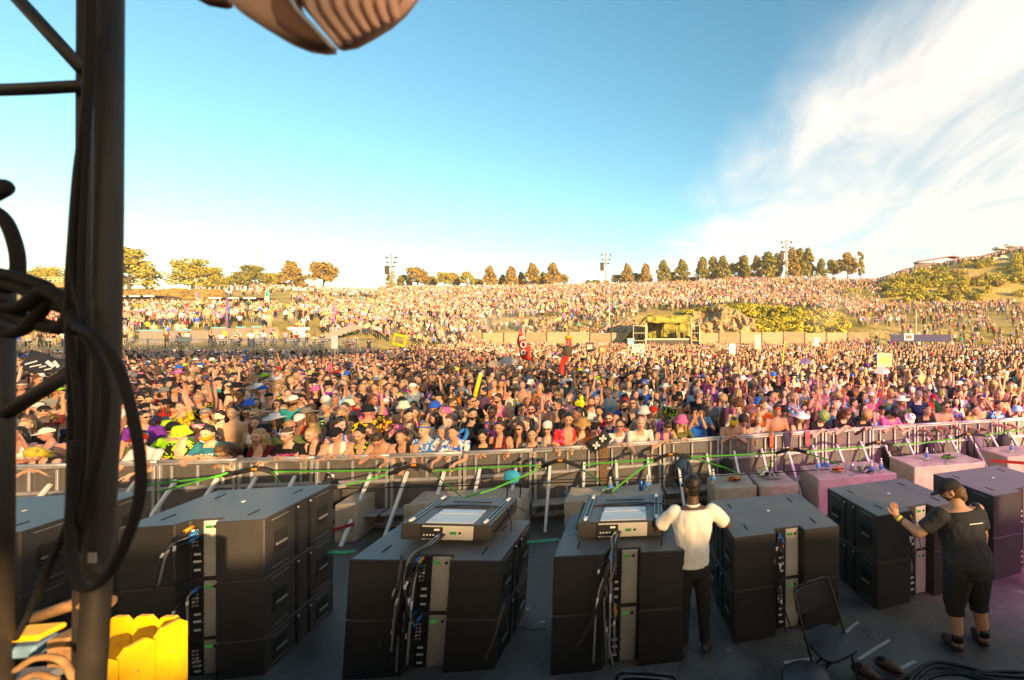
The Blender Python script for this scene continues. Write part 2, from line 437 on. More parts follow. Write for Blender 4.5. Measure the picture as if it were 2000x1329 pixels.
def body_pose(pose, build, vox=.021):
    key = (pose, build)
    if key in _posecache: return _posecache[key]
    P = POSES[pose]; lean = P['lean']; B = bendf(lean); fem = build == 'f'
    mb = MB(); bones = []
    if fem: rings = [(.80, .155, .11, .01), (.90, .172, .12, .012), (1.0, .15, .105, .004), (1.1, .122, .09, 0), (1.2, .138, .10, -.006), (1.28, .150, .118, -.018), (1.37, .155, .095, -.004), (1.43, .125, .07, .004), (1.48, .052, .052, .006), (1.56, .045, .048, -.004)]; sw, ar = .158, .86
    else: rings = [(.80, .15, .11, .01), (.90, .163, .118, .01), (1.0, .155, .108, .002), (1.1, .15, .105, 0), (1.2, .168, .115, -.004), (1.30, .182, .122, -.008), (1.38, .185, .105, 0), (1.44, .15, .08, .004), (1.49, .062, .06, .006), (1.57, .056, .058, -.004)]; sw, ar = .188, 1.0
    rr = []
    for z, rx, ry, oy in rings:
        c = B((0, oy, z)); t = (B((0, oy, z + .01)) - B((0, oy, z - .01))).normalized(); ay = Vector((1, 0, 0)).cross(t).normalized() * -1
        rr.append((c, Vector((rx, 0, 0)), ay * ry))
    loft(mb, rr, 14)
    if fem:
        for sx in (-1, 1): mb.ball(B((sx * .07, -.095, 1.265)), .062, n=8, k=6)
    for sx in (-1, 1):
        hip, kn, an = Vector((sx * .088, .005, .88)), Vector((sx * .10, -.02, .49)), Vector((sx * .105, .025, .09))
        limb(mb, hip, kn, .088, .058); limb(mb, kn, an, .060, .042)
        mb.ball((sx * .11, -.055, .045), (.048, .135, .045), n=8, k=6)
        bones += [('thigh', hip, kn, .085, .058), ('shin', kn, an, .056, .04), ('foot', Vector((sx * .105, .04, .04)), Vector((sx * .115, -.17, .03)), .045, .04)]
    fm = MB()
    for i, sx in enumerate((-1, 1)):
        S = B((sx * sw, .005, 1.415)); h = Vector(P['h']) + Vector((sx * P.get('out', .25), 0, 0))
        E, W = ik(S, P['w'][i], .285, .255, h)
        hd = P['hd']
        if hd == 'in': hd = (-sx, -.25, -.15)
        elif isinstance(hd[0], tuple): hd = hd[i]
        hd = Vector(hd).normalized()
        limb(mb, S, E, .056 * ar, .041 * ar); limb(mb, E, W, .041 * ar, .027 * ar)
        mb.ball(S, .062 * ar, n=8, k=6)
        pn = Vector((-sx * .3, -1, -.2)) if hd.z > .3 else Vector((-sx, .2, -.3)) if hd.z < -.6 else Vector((0, 0, -1))
        pn = (pn - hd * pn.dot(hd)).normalized(); sd = hd.cross(pn)
        Mx = Matrix((sd, hd, pn)).transposed()
        mb.ball(W + hd * .045, (.040, .052, .022), n=8, k=6, M=Mx)
        hand_tubes(fm, W, hd, pn, .35 if hd.z > .3 else .75, side=sx)
        bones += [('uparm', S, E, .056, .041), ('forearm', E, W, .041, .027), ('hand', W, W + hd * .1, .03, .03)]
    V, F = remesh(mb, vox)
    nb = B((0, -.004, 1.57)); t = (B((0, 0, 1.58)) - B((0, 0, 1.5))).normalized()
    Mh = Matrix.Translation(nb) @ Matrix.Rotation(R(P.get('hy', 0)), 4, 'Z') @ Matrix.Rotation(R(lean * .35 + P.get('hp', 0)), 4, 'X') @ Matrix.Translation((0, -.022, .075))
    # which bone owns each face
    C = np.array([V[list(f)].mean(axis=0) for f in F]); best = np.full(len(F), 1e9); own = np.zeros(len(F), int); tt = np.zeros(len(F))
    bl = [('torso', B((0, 0, .86)), B((0, 0, 1.0)), .15, .13), ('torso', B((0, 0, 1.0)), B((0, 0, 1.2)), .12, .13), ('torso', B((0, 0, 1.2)), B((0, 0, 1.42)), .14, .12), ('neck', B((0, 0, 1.46)), B((0, 0, 1.58)), .06, .055)] + bones
    for bi, (nm, a, b, r0, r1) in enumerate(bl):
        a, b = np.array(a), np.array(b); ab = b - a; t = np.clip(((C - a) @ ab) / (ab @ ab), 0, 1)
        d = np.linalg.norm(C - (a + t[:, None] * ab), axis=1) - (r0 + (r1 - r0) * t)
        k = d < best; best[k] = d[k]; own[k] = bi; tt[k] = t[k]
    # upright position of torso faces
    a = R(lean); U = C.copy(); zz = C[:, 2] - .95
    U[:, 1] = C[:, 1] * math.cos(a) + zz * math.sin(a); U[:, 2] = .95 - C[:, 1] * math.sin(a) + zz * math.cos(a)
    own_n = [bl[i][0] for i in own]
    _posecache[key] = (V, F, own_n, tt, U, fm, Mh)
    return _posecache[key]

_bodycache = {}
def body_mesh(pose, build, outfit, legs='pants', beard=False):
    key = (pose, build, outfit, legs, beard)
    if key in _bodycache: return _bodycache[key]
    V, F, own, tt, U, fm, Mh = body_pose(pose, build)
    ms = []
    for i in range(len(F)):
        o, t = own[i], tt[i]; x, y, z = U[i]; ax = abs(x); m = 0
        if o == 'torso':
            if z < .985: m = 2
            elif outfit in ('tee', 'long'): m = 0 if (z > 1.425 and y < .0 and ax < .075) else 1
            elif outfit == 'tank': m = 1 if (z < 1.33 or (.045 < ax < .125 and z < 1.5)) and not (y < 0 and ax < .06 and z > 1.31) else 0
            elif outfit == 'crop': m = 1 if (1.185 < z < 1.30) or (.06 < ax < .085 and z > 1.25) else 0
            elif outfit == 'open': m = 0 if (y < 0 and ax < .05 + (z - 1.0) * .05) else 1
        elif o == 'neck': m = 1 if outfit in ('tee', 'long', 'open') and z < 1.455 and (y > 0 or outfit == 'long') else 0
        elif o == 'uparm': m = 1 if outfit == 'long' or (outfit in ('tee', 'open') and t < .62) else 0
        elif o == 'forearm': m = 1 if outfit == 'long' and t < .93 else 0
        elif o == 'thigh': m = 2 if legs == 'pants' or t < .72 else 0
        elif o == 'shin': m = 2 if legs == 'pants' else (3 if t > .85 else 0)
        elif o == 'foot': m = 3
        ms.append(m)
    hv, hf, hm = HEADS[beard]
    Mn = np.array(Mh); hv2 = hv @ Mn[:3, :3].T + Mn[:3, 3]
    Vs = [V, hv2, np.array([tuple(p) for p in fm.v])]; Fs = list(F); off = len(V)
    Fs += [tuple(i + off for i in f) for f in hf]; off += len(hv2); Fs += [tuple(i + off for i in f) for f in fm.f]
    ms = ms + list(hm) + [0] * len(fm.f)
    me = fast_mesh('body', np.vstack(Vs), Fs, ms, PM)
    _bodycache[key] = (me, Mh); return me, Mh
def fast_mesh(name, V, F, ms, mats, smooth=True):
    me = bpy.data.meshes.new(name); lens = np.array([len(f) for f in F], dtype=np.int32); idx = np.array([i for f in F for i in f], dtype=np.int32)
    me.vertices.add(len(V)); me.vertices.foreach_set('co', np.asarray(V, dtype=np.float32).ravel())
    me.loops.add(len(idx)); me.loops.foreach_set('vertex_index', idx)
    me.polygons.add(len(F)); st = np.concatenate(([0], np.cumsum(lens)[:-1])).astype(np.int32)
    me.polygons.foreach_set('loop_start', st); me.polygons.foreach_set('loop_total', lens)
    for m in mats: me.materials.append(m)
    me.polygons.foreach_set('material_index', np.asarray(ms, dtype=np.int32)); me.polygons.foreach_set('use_smooth', np.full(len(F), smooth))
    me.update(calc_edges=True); me.validate(); return me

# ---- hair, hats, glasses about the head's centre (looking along -Y)
def fuzz(mb, amp, sc, z0=None, seedv=0.0):
    V = []
    for p in mb.v:
        q = Vector(p); n = mnoise.noise(q * sc + Vector((seedv, 0, 0))); d = q.normalized() if q.length > 0 else q
        V.append(tuple(q + d * n * amp))
    mb.v = V; return mb
def hair_short(mb, s=1.0):
    mb.ball((0, .020, .040), (.082 * s, .098 * s, .096 * s), 6, 16, 12); mb.ball((0, .052, -.010), (.070, .056, .085), 6, 12, 8)
def make_head_parts():
    out = {}
    m = MB(); hair_short(m); out['hair_short'] = fuzz(m, .012, 28)
    m = MB(); hair_short(m, .965); out['hair_buzz'] = fuzz(m, .003, 40)
    m = MB(); hair_short(m, 1.02); m.tube([(0, .07, .03), (0, .10, -.08), (0, .105, -.2), (0, .09, -.33)], [.06, .085, .085, .04], 12, 6)
    for sx in (-1, 1): m.tube([(sx * .062, -.01, .05), (sx * .082, .005, -.04), (sx * .085, -.005, -.15), (sx * .075, -.02, -.27)], [.03, .032, .034, .014], 8, 6)
    out['hair_long'] = fuzz(m, .016, 24)
    m = MB(); hair_short(m, .99); m.ball((0, .05, .15), (.05, .05, .045), 6, 10, 8); out['hair_bun'] = fuzz(m, .010, 26)
    m = MB(); hair_short(m, .99); m.tube([(0, .10, .07), (.01, .15, .05), (.015, .165, -.06), (.01, .14, -.2)], [.025, .034, .034, .01], 10, 6); out['hair_ponytail'] = fuzz(m, .010, 26)
    m = MB(); m.ball((0, .030, .055), (.128, .120, .125), 6, 22, 16); out['hair_afro'] = fuzz(m, .03, 30)
    m = MB(); hair_short(m, 1.05)
    for k in range(14):
        a = R(-20 + 220 * k / 13); x, y = .085 * math.cos(a), .02 + .09 * math.sin(a)
        m.tube([(x * .8, y, .06), (x * 1.05, y * 1.05, -.03), (x * 1.15, y * 1.15 + .01, -.12 - .05 * (k % 3))], [.013, .017, .011], 6, 6)
    out['hair_braids'] = fuzz(m, .006, 40)
    def dome(m, r, zb, h, n=18):
        prof = [(r, zb)] + [(r * math.cos(t), zb + .012 + h * math.sin(t)) for t in [i * PI / 2 / 7 for i in range(8)]][:-1] + [(.004, zb + .012 + h)]
        V = []; m2 = MB(); m2.lathe(prof, n, (0, .008, 0), 7); m2.v = [(p[0], .008 + (p[1] - .008) * 1.2, p[2]) for p in m2.v]; m.add(m2.v, m2.f, 7, True)
    def brim(m, sgn):
        top = []; N = 10
        for ring, (r0, dz) in enumerate(((.075, 0), (.11, .0), (.165, -.018))):
            for k in range(N + 1):
                a = PI * k / N; top.append((math.cos(a) * .082 * (1 - .06 * ring), .0 - sgn * (math.sin(a) * (r0 + .01)) * (1.0), .036 + dz * math.sin(a)))
        F = []
        for i in range(2):
            for k in range(N): F.append((i * (N + 1) + k, i * (N + 1) + k + 1, (i + 1) * (N + 1) + k + 1, (i + 1) * (N + 1) + k))
        o = len(top); V = top + [(x, y, z - .006) for x, y, z in top]
        m.add(V, F + [tuple(reversed([i + o for i in f])) for f in F], 7, True)
    m = MB(); dome(m, .086, .030, .085); brim(m, 1); m.ball((0, .008, .128), .008, 7, 6, 4); out['cap'] = m
    m = MB(); dome(m, .086, .030, .085); brim(m, -1); out['cap_back'] = m
    m = MB(); m.lathe([(.142, -.012), (.138, -.016), (.108, .035), (.098, .05), (.092, .1), (.07, .125), (.004, .13)], 18, (0, .008, 0), 7); out['bucket_hat'] = m
    m = MB(); m.lathe([(.215, .036), (.212, .03), (.15, .034), (.098, .04), (.092, .12), (.07, .145), (.004, .135)], 22, (0, .008, 0), 7)
    m.v = [(p[0], p[1], p[2] + (abs(p[0]) > .14) * (abs(p[0]) - .14) * .45) for p in m.v]; out['wide_hat'] = m
    m = MB(); m.lathe([(.084, .018), (.09, .02), (.09, .06), (.08, .11), (.045, .138), (.004, .143)], 16, (0, .012, 0), 7); m.v = [(p[0], p[1] * 1.17, p[2]) for p in m.v]; out['beanie'] = m
    m = MB(); m.tube([(.080 * math.cos(a), .008 + .102 * math.sin(a), .052 - .01 * math.sin(a)) for a in [2 * PI * k / 20 for k in range(20)]], .014, 6, 7, closed=True); out['headband'] = m
    m = MB()
    for sx in (-1, 1):
        m.ball((sx * .032, -.097, .010), (.027, .010, .019), 8, 10, 6); m.tube([(sx * .055, -.09, .014), (sx * .076, -.05, .014), (sx * .08, .01, .01)], .004, 5, 8)
    m.tube([(-.012, -.104, .014), (.012, -.104, .014)], .004, 5, 8); out['sunglasses'] = m
    m = MB(); m.lathe([(.055, -.10), (.078, -.06), (.082, -.02), (.07, -.018), (.06, -.03)], 14, (0, -.012, 0), 7); m.v = [(p[0], p[1] * 1.22, p[2]) for p in m.v]; out['face_scarf'] = m
    return {k: v.mesh(k, PM) for k, v in out.items()}
HP = make_head_parts()
HEADGEAR = {  # style -> meshes worn
 'short hair': ('hair_short',), 'cropped hair': ('hair_buzz',), 'long hair': ('hair_long',), 'a hair bun': ('hair_bun',), 'a ponytail': ('hair_ponytail',),
 'an afro': ('hair_afro',), 'braided hair': ('hair_braids',), 'a shaved head': (), 'cap': ('cap', 'hair_buzz'), 'backward cap': ('cap_back', 'hair_buzz'),
 'bucket hat': ('bucket_hat', 'hair_buzz'), 'bucket hat over long hair': ('bucket_hat', 'hair_long'), 'wide-brimmed hat': ('wide_hat', 'hair_long'), 'beanie': ('beanie', 'hair_buzz'), 'headband': ('headband', 'hair_short'),
}
PART_NAME = {k: ('hair' if k.startswith('hair') else {'cap_back': 'cap', 'wide_hat': 'hat'}.get(k, k)) for k in HP}
SKINS = [(.56, .33, .24), (.60, .37, .27), (.50, .28, .19), (.44, .25, .165), (.38, .20, .125), (.62, .40, .31), (.54, .31, .21), (.27, .14, .085), (.13, .065, .04), (.085, .045, .03)]
SKINS = [tuple(min(.8, v * q) for v, q in zip(c, (1.18, 1.12, 1.1))) for c in SKINS]
SKIN_W = [5, 5, 5, 4, 3, 4, 5, 2, 1.2, .8]
HAIRS = {'black': (.016, .013, .012), 'dark brown': (.05, .028, .016), 'brown': (.11, .058, .028), 'auburn': (.16, .05, .02), 'blonde': (.42, .27, .11), 'grey': (.25, .24, .23)}
HAIR_W = [5, 6, 5, 1.5, 3, .6]
COLS = {'black': (.014, .014, .016), 'white': (.74, .72, .69), 'grey': (.20, .20, .21), 'red': (.50, .025, .02), 'maroon': (.16, .02, .025), 'orange': (.70, .19, .02), 'yellow': (.78, .55, .04), 'lime': (.38, .68, .04), 'green': (.03, .22, .05), 'teal': (.01, .30, .33), 'light blue': (.22, .50, .76), 'blue': (.015, .12, .55), 'navy': (.015, .025, .10), 'purple': (.18, .035, .34), 'pink': (.74, .14, .36), 'tan': (.42, .29, .17), 'brown': (.13, .07, .035), 'olive': (.13, .14, .05)}
CW = [12, 8, 5, 3, 2, 2.2, 1.6, .8, 1.6, 2.2, 3.4, 2.8, 2.6, 2, 3.4, 2.6, 2, 2]
DENIM = (.055, .085, .15)
CN = list(COLS)
GARM = {'tee': 't-shirt', 'tank': 'tank top', 'crop': 'crop top', 'none': None, 'long': 'long-sleeved top', 'open': 'open shirt'}
# ------------------------------------------------------------------ ground
def yz(d, y): return CH - (y - YH) / FPX * d
_L = [(0, 0), (41.5, 0), (43.5, 1.55), (52, 1.9), (60, 4.2), (75, yz(75, 606)), (92, yz(92, 592)), (105, yz(105, 584)), (120, yz(120, 574)), (135, yz(135, 566)), (150, 16.8), (190, 17), (400, 14), (4000, 4)]
TER = {
 -1500: _L, 0: _L, 240: _L, 420: _L, 560: _L,
 700: [(0, 0), (42, 0), (46, .8), (60, 3.0), (75, 5.6), (92, 8.6), (105, 11.0), (120, yz(120, 582)), (135, yz(135, 574)), (150, yz(150, 569)), (165, 18), (190, 18), (400, 14), (4000, 4)],
 850: [(0, 0), (58, 0), (66, 1.0), (80, 3.8), (92, yz(92, 622)), (105, yz(105, 606)), (120, yz(120, 590)), (135, yz(135, 578)), (150, yz(150, 570)), (165, yz(165, 566)), (190, 19.2), (400, 15), (4000, 4)],
 1000: [(0, 0), (70, 0), (73, 1.2), (80, 3.2), (92, yz(92, 625)), (105, yz(105, 608)), (120, yz(120, 592)), (135, yz(135, 579)), (150, yz(150, 570)), (165, yz(165, 564)), (190, 19.8), (400, 15), (4000, 4)],
 1150: [(0, 0), (70, 0), (73, 1.2), (80, 3.2), (92, yz(92, 620)), (105, yz(105, 603)), (120, yz(120, 588)), (135, yz(135, 576)), (150, yz(150, 567)), (165, yz(165, 561)), (190, 20.5), (400, 15), (4000, 4)],
 1300: [(0, 0), (70, 0), (75, 1.0), (80, 3.2), (92, yz(92, 611)), (105, yz(105, 596)), (120, yz(120, 583)), (135, yz(135, 573)), (150, yz(150, 564)), (165, yz(165, 558)), (190, 21), (400, 15), (4000, 4)],
 1450: [(0, 0), (70, 0), (76, 1.2), (80, 3.0), (85, 7.4), (92, yz(92, 602)), (105, yz(105, 591)), (120, yz(120, 578)), (135, yz(135, 566)), (150, yz(150, 556)), (165, yz(165, 550)), (190, 28.0), (400, 15), (4000, 4)],
 1600: [(0, 0), (70, 0), (76, 1.2), (80, 3.0), (86, 6.6), (92, yz(92, 609)), (105, yz(105, 597)), (120, yz(120, 581)), (135, yz(135, 567)), (150, yz(150, 555)), (165, yz(165, 547)), (190, 23), (400, 15), (4000, 4)],
 1700: [(0, 0), (62, 0), (70, .9), (80, yz(80, 640)), (92, yz(92, 625)), (105, yz(105, 609)), (118, yz(118, 594)), (126, yz(126, 574)), (138, yz(138, 561)), (150, yz(150, 556)), (165, 21.8), (190, 22), (400, 16), (4000, 4)],
 1800: [(0, 0), (62, 0), (70, 1.2), (80, 4.2), (92, yz(92, 622)), (105, yz(105, 607)), (115, yz(115, 598)), (125, yz(125, 566)), (135, yz(135, 546)), (145, yz(145, 533)), (160, yz(160, 530)), (190, 25), (400, 18), (4000, 4)],
 1900: [(0, 0), (62, 0), (70, 1.2), (80, 4.2), (92, yz(92, 622)), (105, yz(105, 606)), (114, yz(114, 597)), (122, yz(122, 564)), (132, yz(132, 536)), (142, yz(142, 514)), (156, yz(156, 510)), (190, 28), (400, 19), (4000, 4)],
 2000: [(0, 0), (62, 0), (70, 1.2), (80, 4.2), (92, yz(92, 620)), (105, yz(105, 602)), (114, yz(114, 590)), (124, yz(124, 552)), (134, yz(134, 518)), (144, yz(144, 494)), (158, yz(158, 490)), (190, 32), (400, 21), (4000, 4)],
 2300: [(0, 0), (62, 0), (70, 1.2), (80, 5), (105, 9), (114, 13), (124, 20), (134, 27), (144, 34), (158, 38), (190, 38), (400, 24), (4000, 4)],
 4500: [(0, 0), (62, 0), (80, 5), (105, 9), (134, 24), (158, 34), (190, 34), (400, 24), (4000, 4)],
}
TK = sorted(TER); TA = [(np.array([p[0] for p in TER[k]], float), np.array([p[1] for p in TER[k]], float)) for k in TK]
def tz(X, Y):
    """ground height"""
    if Y < 20: return 0.0
    px = CX + X / Y * FPX
    if px <= TK[0]: return float(np.interp(Y, *TA[0]))
    if px >= TK[-1]: return float(np.interp(Y, *TA[-1]))
    j = int(np.searchsorted(TK, px)); a, b = TK[j - 1], TK[j]; t = (px - a) / (b - a); t = t * t * (3 - 2 * t)
    z = (1 - t) * float(np.interp(Y, *TA[j - 1])) + t * float(np.interp(Y, *TA[j]))
    if Y > 78: z += .35 * mnoise.noise(Vector((X * .07, Y * .07, 3.1))) * min(1, (Y - 78) / 20)
    return z
M_GRASS = None
def ground_mat():
    m = bpy.data.materials.new('dry_grass'); m.use_nodes = True; N, L = m.node_tree.nodes, m.node_tree.links; b = N['Principled BSDF']; b.inputs['Roughness'].default_value = .95; b.inputs['Specular IOR Level'].default_value = .1
    g = N.new('ShaderNodeNewGeometry'); n1 = N.new('ShaderNodeTexNoise'); n1.inputs['Scale'].default_value = .09; n1.inputs['Detail'].default_value = 6
    n2 = N.new('ShaderNodeTexNoise'); n2.inputs['Scale'].default_value = 1.6; n2.inputs['Detail'].default_value = 8; n2.inputs['Roughness'].default_value = .7
    L.new(g.outputs['Position'], n1.inputs['Vector']); L.new(g.outputs['Position'], n2.inputs['Vector'])
    r1 = N.new('ShaderNodeValToRGB'); e = r1.color_ramp.elements; e[0].position = .38; e[0].color = (.30, .25, .07, 1); e[1].position = .62; e[1].color = (.50, .38, .17, 1)
    k = e.new(.5); k.color = (.40, .32, .11, 1)
    L.new(n1.outputs[0], r1.inputs[0])
    mx = N.new('ShaderNodeMixRGB'); mx.blend_type = 'MULTIPLY'; mx.inputs['Fac'].default_value = 1
    r2 = N.new('ShaderNodeMapRange'); r2.inputs['From Min'].default_value = .3; r2.inputs['From Max'].default_value = .7; r2.inputs['To Min'].default_value = .55; r2.inputs['To Max'].default_value = 1.25
    L.new(n2.outputs[0], r2.inputs['Value']); L.new(r1.outputs[0], mx.inputs['Color1']); L.new(r2.outputs[0], mx.inputs['Color2'])
    L.new(mx.outputs[0], b.inputs['Base Color'])
    bp = N.new('ShaderNodeBump'); bp.inputs['Distance'].default_value = .4; bp.inputs['Strength'].default_value = .7; L.new(n2.outputs[0], bp.inputs['Height']); L.new(bp.outputs[0], b.inputs['Normal'])
    return m
M_GRASS = ground_mat()
def make_ground():
    dists = [0.0, 20, 30, 38, 41, 43.5] + list(np.arange(46, 172, 1.6)) + [176, 182, 190, 215, 250, 300, 400, 650, 1100, 2000, 4000]
    front = list(np.arange(-2200, 4601, 40))
    V = []; F = []; nc = len(front)
    # the rows lie at constant Y before the camera; behind it the sheet goes on level
    rows = []
    for d in dists:
        r = []
        for px in front:
            X = (px - CX) / FPX * max(d, 12); r.append(len(V)); V.append((X, d, tz(X, d) if d > 0 else 0.0))
        rows.append(r)
    for i in range(len(rows) - 1):
        for j in range(nc - 1): F.append((rows[i][j], rows[i][j + 1], rows[i + 1][j + 1], rows[i + 1][j]))
    x0, x1 = V[rows[0][0]][0], V[rows[0][-1]][0]
    o = len(V); V += [(-4000, -4000, 0), (4000, -4000, 0)]
    F.append([o, o + 1] + list(reversed(rows[0])))
    # close the two far flanks
    o2 = len(V); V += [(-4000, 0, 0), (4000, 0, 0)]
    F.append([o, rows[0][0], o2]); F.append([o + 1, o2 + 1, rows[0][-1]])
    for i in range(len(rows) - 1):
        F.append([o2, rows[i][0], rows[i + 1][0]]) ; F.append([o2 + 1, rows[i + 1][-1], rows[i][-1]])
    me = bpy.data.meshes.new('ground'); me.from_pydata(V, [], F); me.materials.append(M_GRASS)
    me.polygons.foreach_set('use_smooth', [True] * len(F)); me.update()
    return struct(link('ground', me), 'dry grass slopes of the festival bowl')
make_ground()

# pit tarmac, worn and stained
def tarmac_mat():
    m = bpy.data.materials.new('tarmac'); m.use_nodes = True; N, L = m.node_tree.nodes, m.node_tree.links; b = N['Principled BSDF']
    g = N.new('ShaderNodeNewGeometry')
    def nz(s, d=6): n = N.new('ShaderNodeTexNoise'); n.inputs['Scale'].default_value = s; n.inputs['Detail'].default_value = d; n.inputs['Roughness'].default_value = .65; L.new(g.outputs['Position'], n.inputs['Vector']); return n
    a, c, w = nz(.9), nz(60, 3), nz(1.7, 8)
    r = N.new('ShaderNodeValToRGB'); e = r.color_ramp.elements; e[0].position = .35; e[0].color = (.055, .048, .042, 1); e[1].position = .68; e[1].color = (.21, .185, .16, 1)
    L.new(a.outputs[0], r.inputs[0])
    mx = N.new('ShaderNodeMixRGB'); mx.blend_type = 'MULTIPLY'; mx.inputs['Fac'].default_value = .8
    mr = N.new('ShaderNodeMapRange'); mr.inputs['From Min'].default_value = .3; mr.inputs['From Max'].default_value = .7; mr.inputs['To Min'].default_value = .6; mr.inputs['To Max'].default_value = 1.35; L.new(c.outputs[0], mr.inputs['Value'])
    L.new(r.outputs[0], mx.inputs['Color1']); L.new(mr.outputs[0], mx.inputs['Color2'])
    # pale scuffs
    ms = N.new('ShaderNodeMapRange'); ms.inputs['From Min'].default_value = .64; ms.inputs['From Max'].default_value = .70; L.new(w.outputs[0], ms.inputs['Value'])
    m2 = N.new('ShaderNodeMixRGB'); m2.inputs['Color2'].default_value = (.26, .245, .235, 1); L.new(ms.outputs[0], m2.inputs['Fac']); L.new(mx.outputs[0], m2.inputs['Color1'])
    L.new(m2.outputs[0], b.inputs['Base Color'])
    rr = N.new('ShaderNodeMapRange'); rr.inputs['From Min'].default_value = .4; rr.inputs['From Max'].default_value = .6; rr.inputs['To Min'].default_value = .38; rr.inputs['To Max'].default_value = .85; L.new(a.outputs[0], rr.inputs['Value']); L.new(rr.outputs[0], b.inputs['Roughness'])
    bp = N.new('ShaderNodeBump'); bp.inputs['Distance'].default_value = .01; bp.inputs['Strength'].default_value = .6; L.new(c.outputs[0], bp.inputs['Height']); L.new(bp.outputs[0], b.inputs['Normal'])
    return m
M_TAR = tarmac_mat()
mb = MB(); mb.prism([(-34, -14), (30, -14), (30, 13.5), (-34, 9.5)], -.3, .006); pav = struct(mb.build('pavement', M_TAR), 'dark worn tarmac of the pit')
M_CRACK = mat('crack_dark', (.012, .011, .011), .9)
rk = random.Random(4)
for a, b in (((960, 1222), (1062, 1230)), ((700, 1040), (640, 1110)), ((1655, 1200), (1750, 1290)), ((1010, 1100), (1060, 1065))):
    p, q = onz(*a, .01), onz(*b, .01); n = 12; L_, R_ = [], []
    for k in range(n + 1):
        c = p.lerp(q, k / n) + Vector((rk.uniform(-.03, .03), rk.uniform(-.03, .03), 0)); w = rk.uniform(.003, .010); L_.append((c.x, c.y - w, .0095)); R_.append((c.x, c.y + w, .0095))
    mb = MB(); mb.add(L_ + R_, [(k, k + 1, n + 2 + k, n + 1 + k) for k in range(n)]); mb.build('crack', M_CRACK, pav)
M_TAPE = mat('tape_pale', (.42, .41, .39), .7, var=.4, vscale=30)
for px, py, w, rz in ((1708, 1268, .5, .6), (1660, 1228, .35, .75), (1560, 1290, .3, .2), (1015, 1150, .12, .3), (1030, 1190, .06, 1.0), (730, 1015, .10, .4), (1060, 1215, .05, .2), (1770, 1300, .25, .5)):
    p = onz(px, py, .012); mb = MB(); mb.box((p.x, p.y, .010), (w, .035, .003), rz); mb.build('tape_mark', M_TAPE, pav)

# ------------------------------------------------------------------ the stage the camera stands on
M_STG = mat('stage_black', (.016, .016, .018), .8); M_STGP = mat('stage_ply', (.035, .03, .028), .75, var=.25)
st = thing('stage', 'black stage deck, back wall and roof behind the camera', 'stage', (0, 0, 0))
mb = MB(); mb.box((-12, -4.44, .74), (56, 13.3, 1.48)); mb.build('deck', M_STGP, st)
# unseen back wall sized for the shade it throws; opening added for low sun
WY = -11.2; dx0, dx1, dz0, dz1 = 10.2, 11.1, 4.85, 5.7
mb = MB()
WH = 5.0
mb.box(((-46 + dx0) / 2, WY, WH / 2), (dx0 + 46, .4, WH)); mb.box(((dx1 + 28.0) / 2, WY, WH / 2), (28.0 - dx1, .4, WH))
mb.box(((dx0 + dx1) / 2, WY, dz0 / 2), (dx1 - dx0, .4, dz0)); mb.box((10.65, WY, 7.6), (.90, .1, 3.8))  # narrow panel added above the opening to keep the truss in shade
mb.build('back_wall', M_STG, st)
M_FILL_SCRIM = bpy.data.materials.new('fill_scrim_mesh'); M_FILL_SCRIM.use_nodes = True; N, L = M_FILL_SCRIM.node_tree.nodes, M_FILL_SCRIM.node_tree.links; N.remove(N['Principled BSDF'])  # unseen sheet added to light the crowd with softened sun
tl, tp, mx = N.new('ShaderNodeBsdfTranslucent'), N.new('ShaderNodeBsdfTransparent'), N.new('ShaderNodeMixShader'); tl.inputs[0].default_value = (.85, .84, .82, 1); mx.inputs[0].default_value = .42
L.new(tp.outputs[0], mx.inputs[1]); L.new(tl.outputs[0], mx.inputs[2]); L.new(mx.outputs[0], N['Material Output'].inputs[0])
for xa, xb, za, zb in ((-46, 9.45, WH, 17.1), (9.45, dx0, 6.7, 17.1), (9.45, dx0, WH, 5.75), (dx1, 28.0, WH, 17.1), (dx0, dx1, 9.5, 17.1)): mb = MB(); mb.box(((xa + xb) / 2, WY, (za + zb) / 2), (xb - xa, .02, zb - za)); mb.build('fill_scrim', M_FILL_SCRIM, st)  # gap beside the opening shaped for a sun patch on the front row
mb = MB(); mb.box((-14.5, -6.6, 11.6), (53, 9.0, .5)); mb.build('roof', M_STG, st)
for x in (-40.5, 11.5):
    mb = MB(); mb.box((x, -2.6, 5.7), (.6, .6, 11.3), bev=.05); mb.build('column', M_STG, st)

# violet stage lamp under the right end of the roof, shining on the right of the pit
t = thing('stage_lamp', 'violet moving-head lamp under the right end of the stage roof', 'lamp', (8.0, -2.6, 11.0))
mb = MB(); mb.box((0, 0, .18), (.4, .4, .25), bev=.03); mb.build('base', M_STG, t); [MB().beam((x, 0, .1), (x, 0, -.4), .06, .1).build('yoke_arm', M_STG, t) for x in (-.24, .24)]
mb = MB(); mb.tube([(0, -.1, -.2), (0, .02, -.4), (0, .12, -.55)], [.15, .19, .2], 14); mb.build('head', M_STG, t)
ld = bpy.data.lights.new('violet_beam', 'SPOT'); ld.energy = 2000; ld.color = (.95, .22, .85); ld.spot_size = R(44); ld.spot_blend = .8; ld.shadow_soft_size = .25
lo = bpy.data.objects.new('violet_beam', ld); COL.objects.link(lo); lo.location = (8.0, -2.44, 10.35); lo.rotation_euler = (Vector((5.9, 9.7, .7)) - Vector((8.0, -2.44, 10.35))).to_track_quat('-Z', 'Y').to_euler(); lo.parent = t; lo.location = (0, .16, -.65)

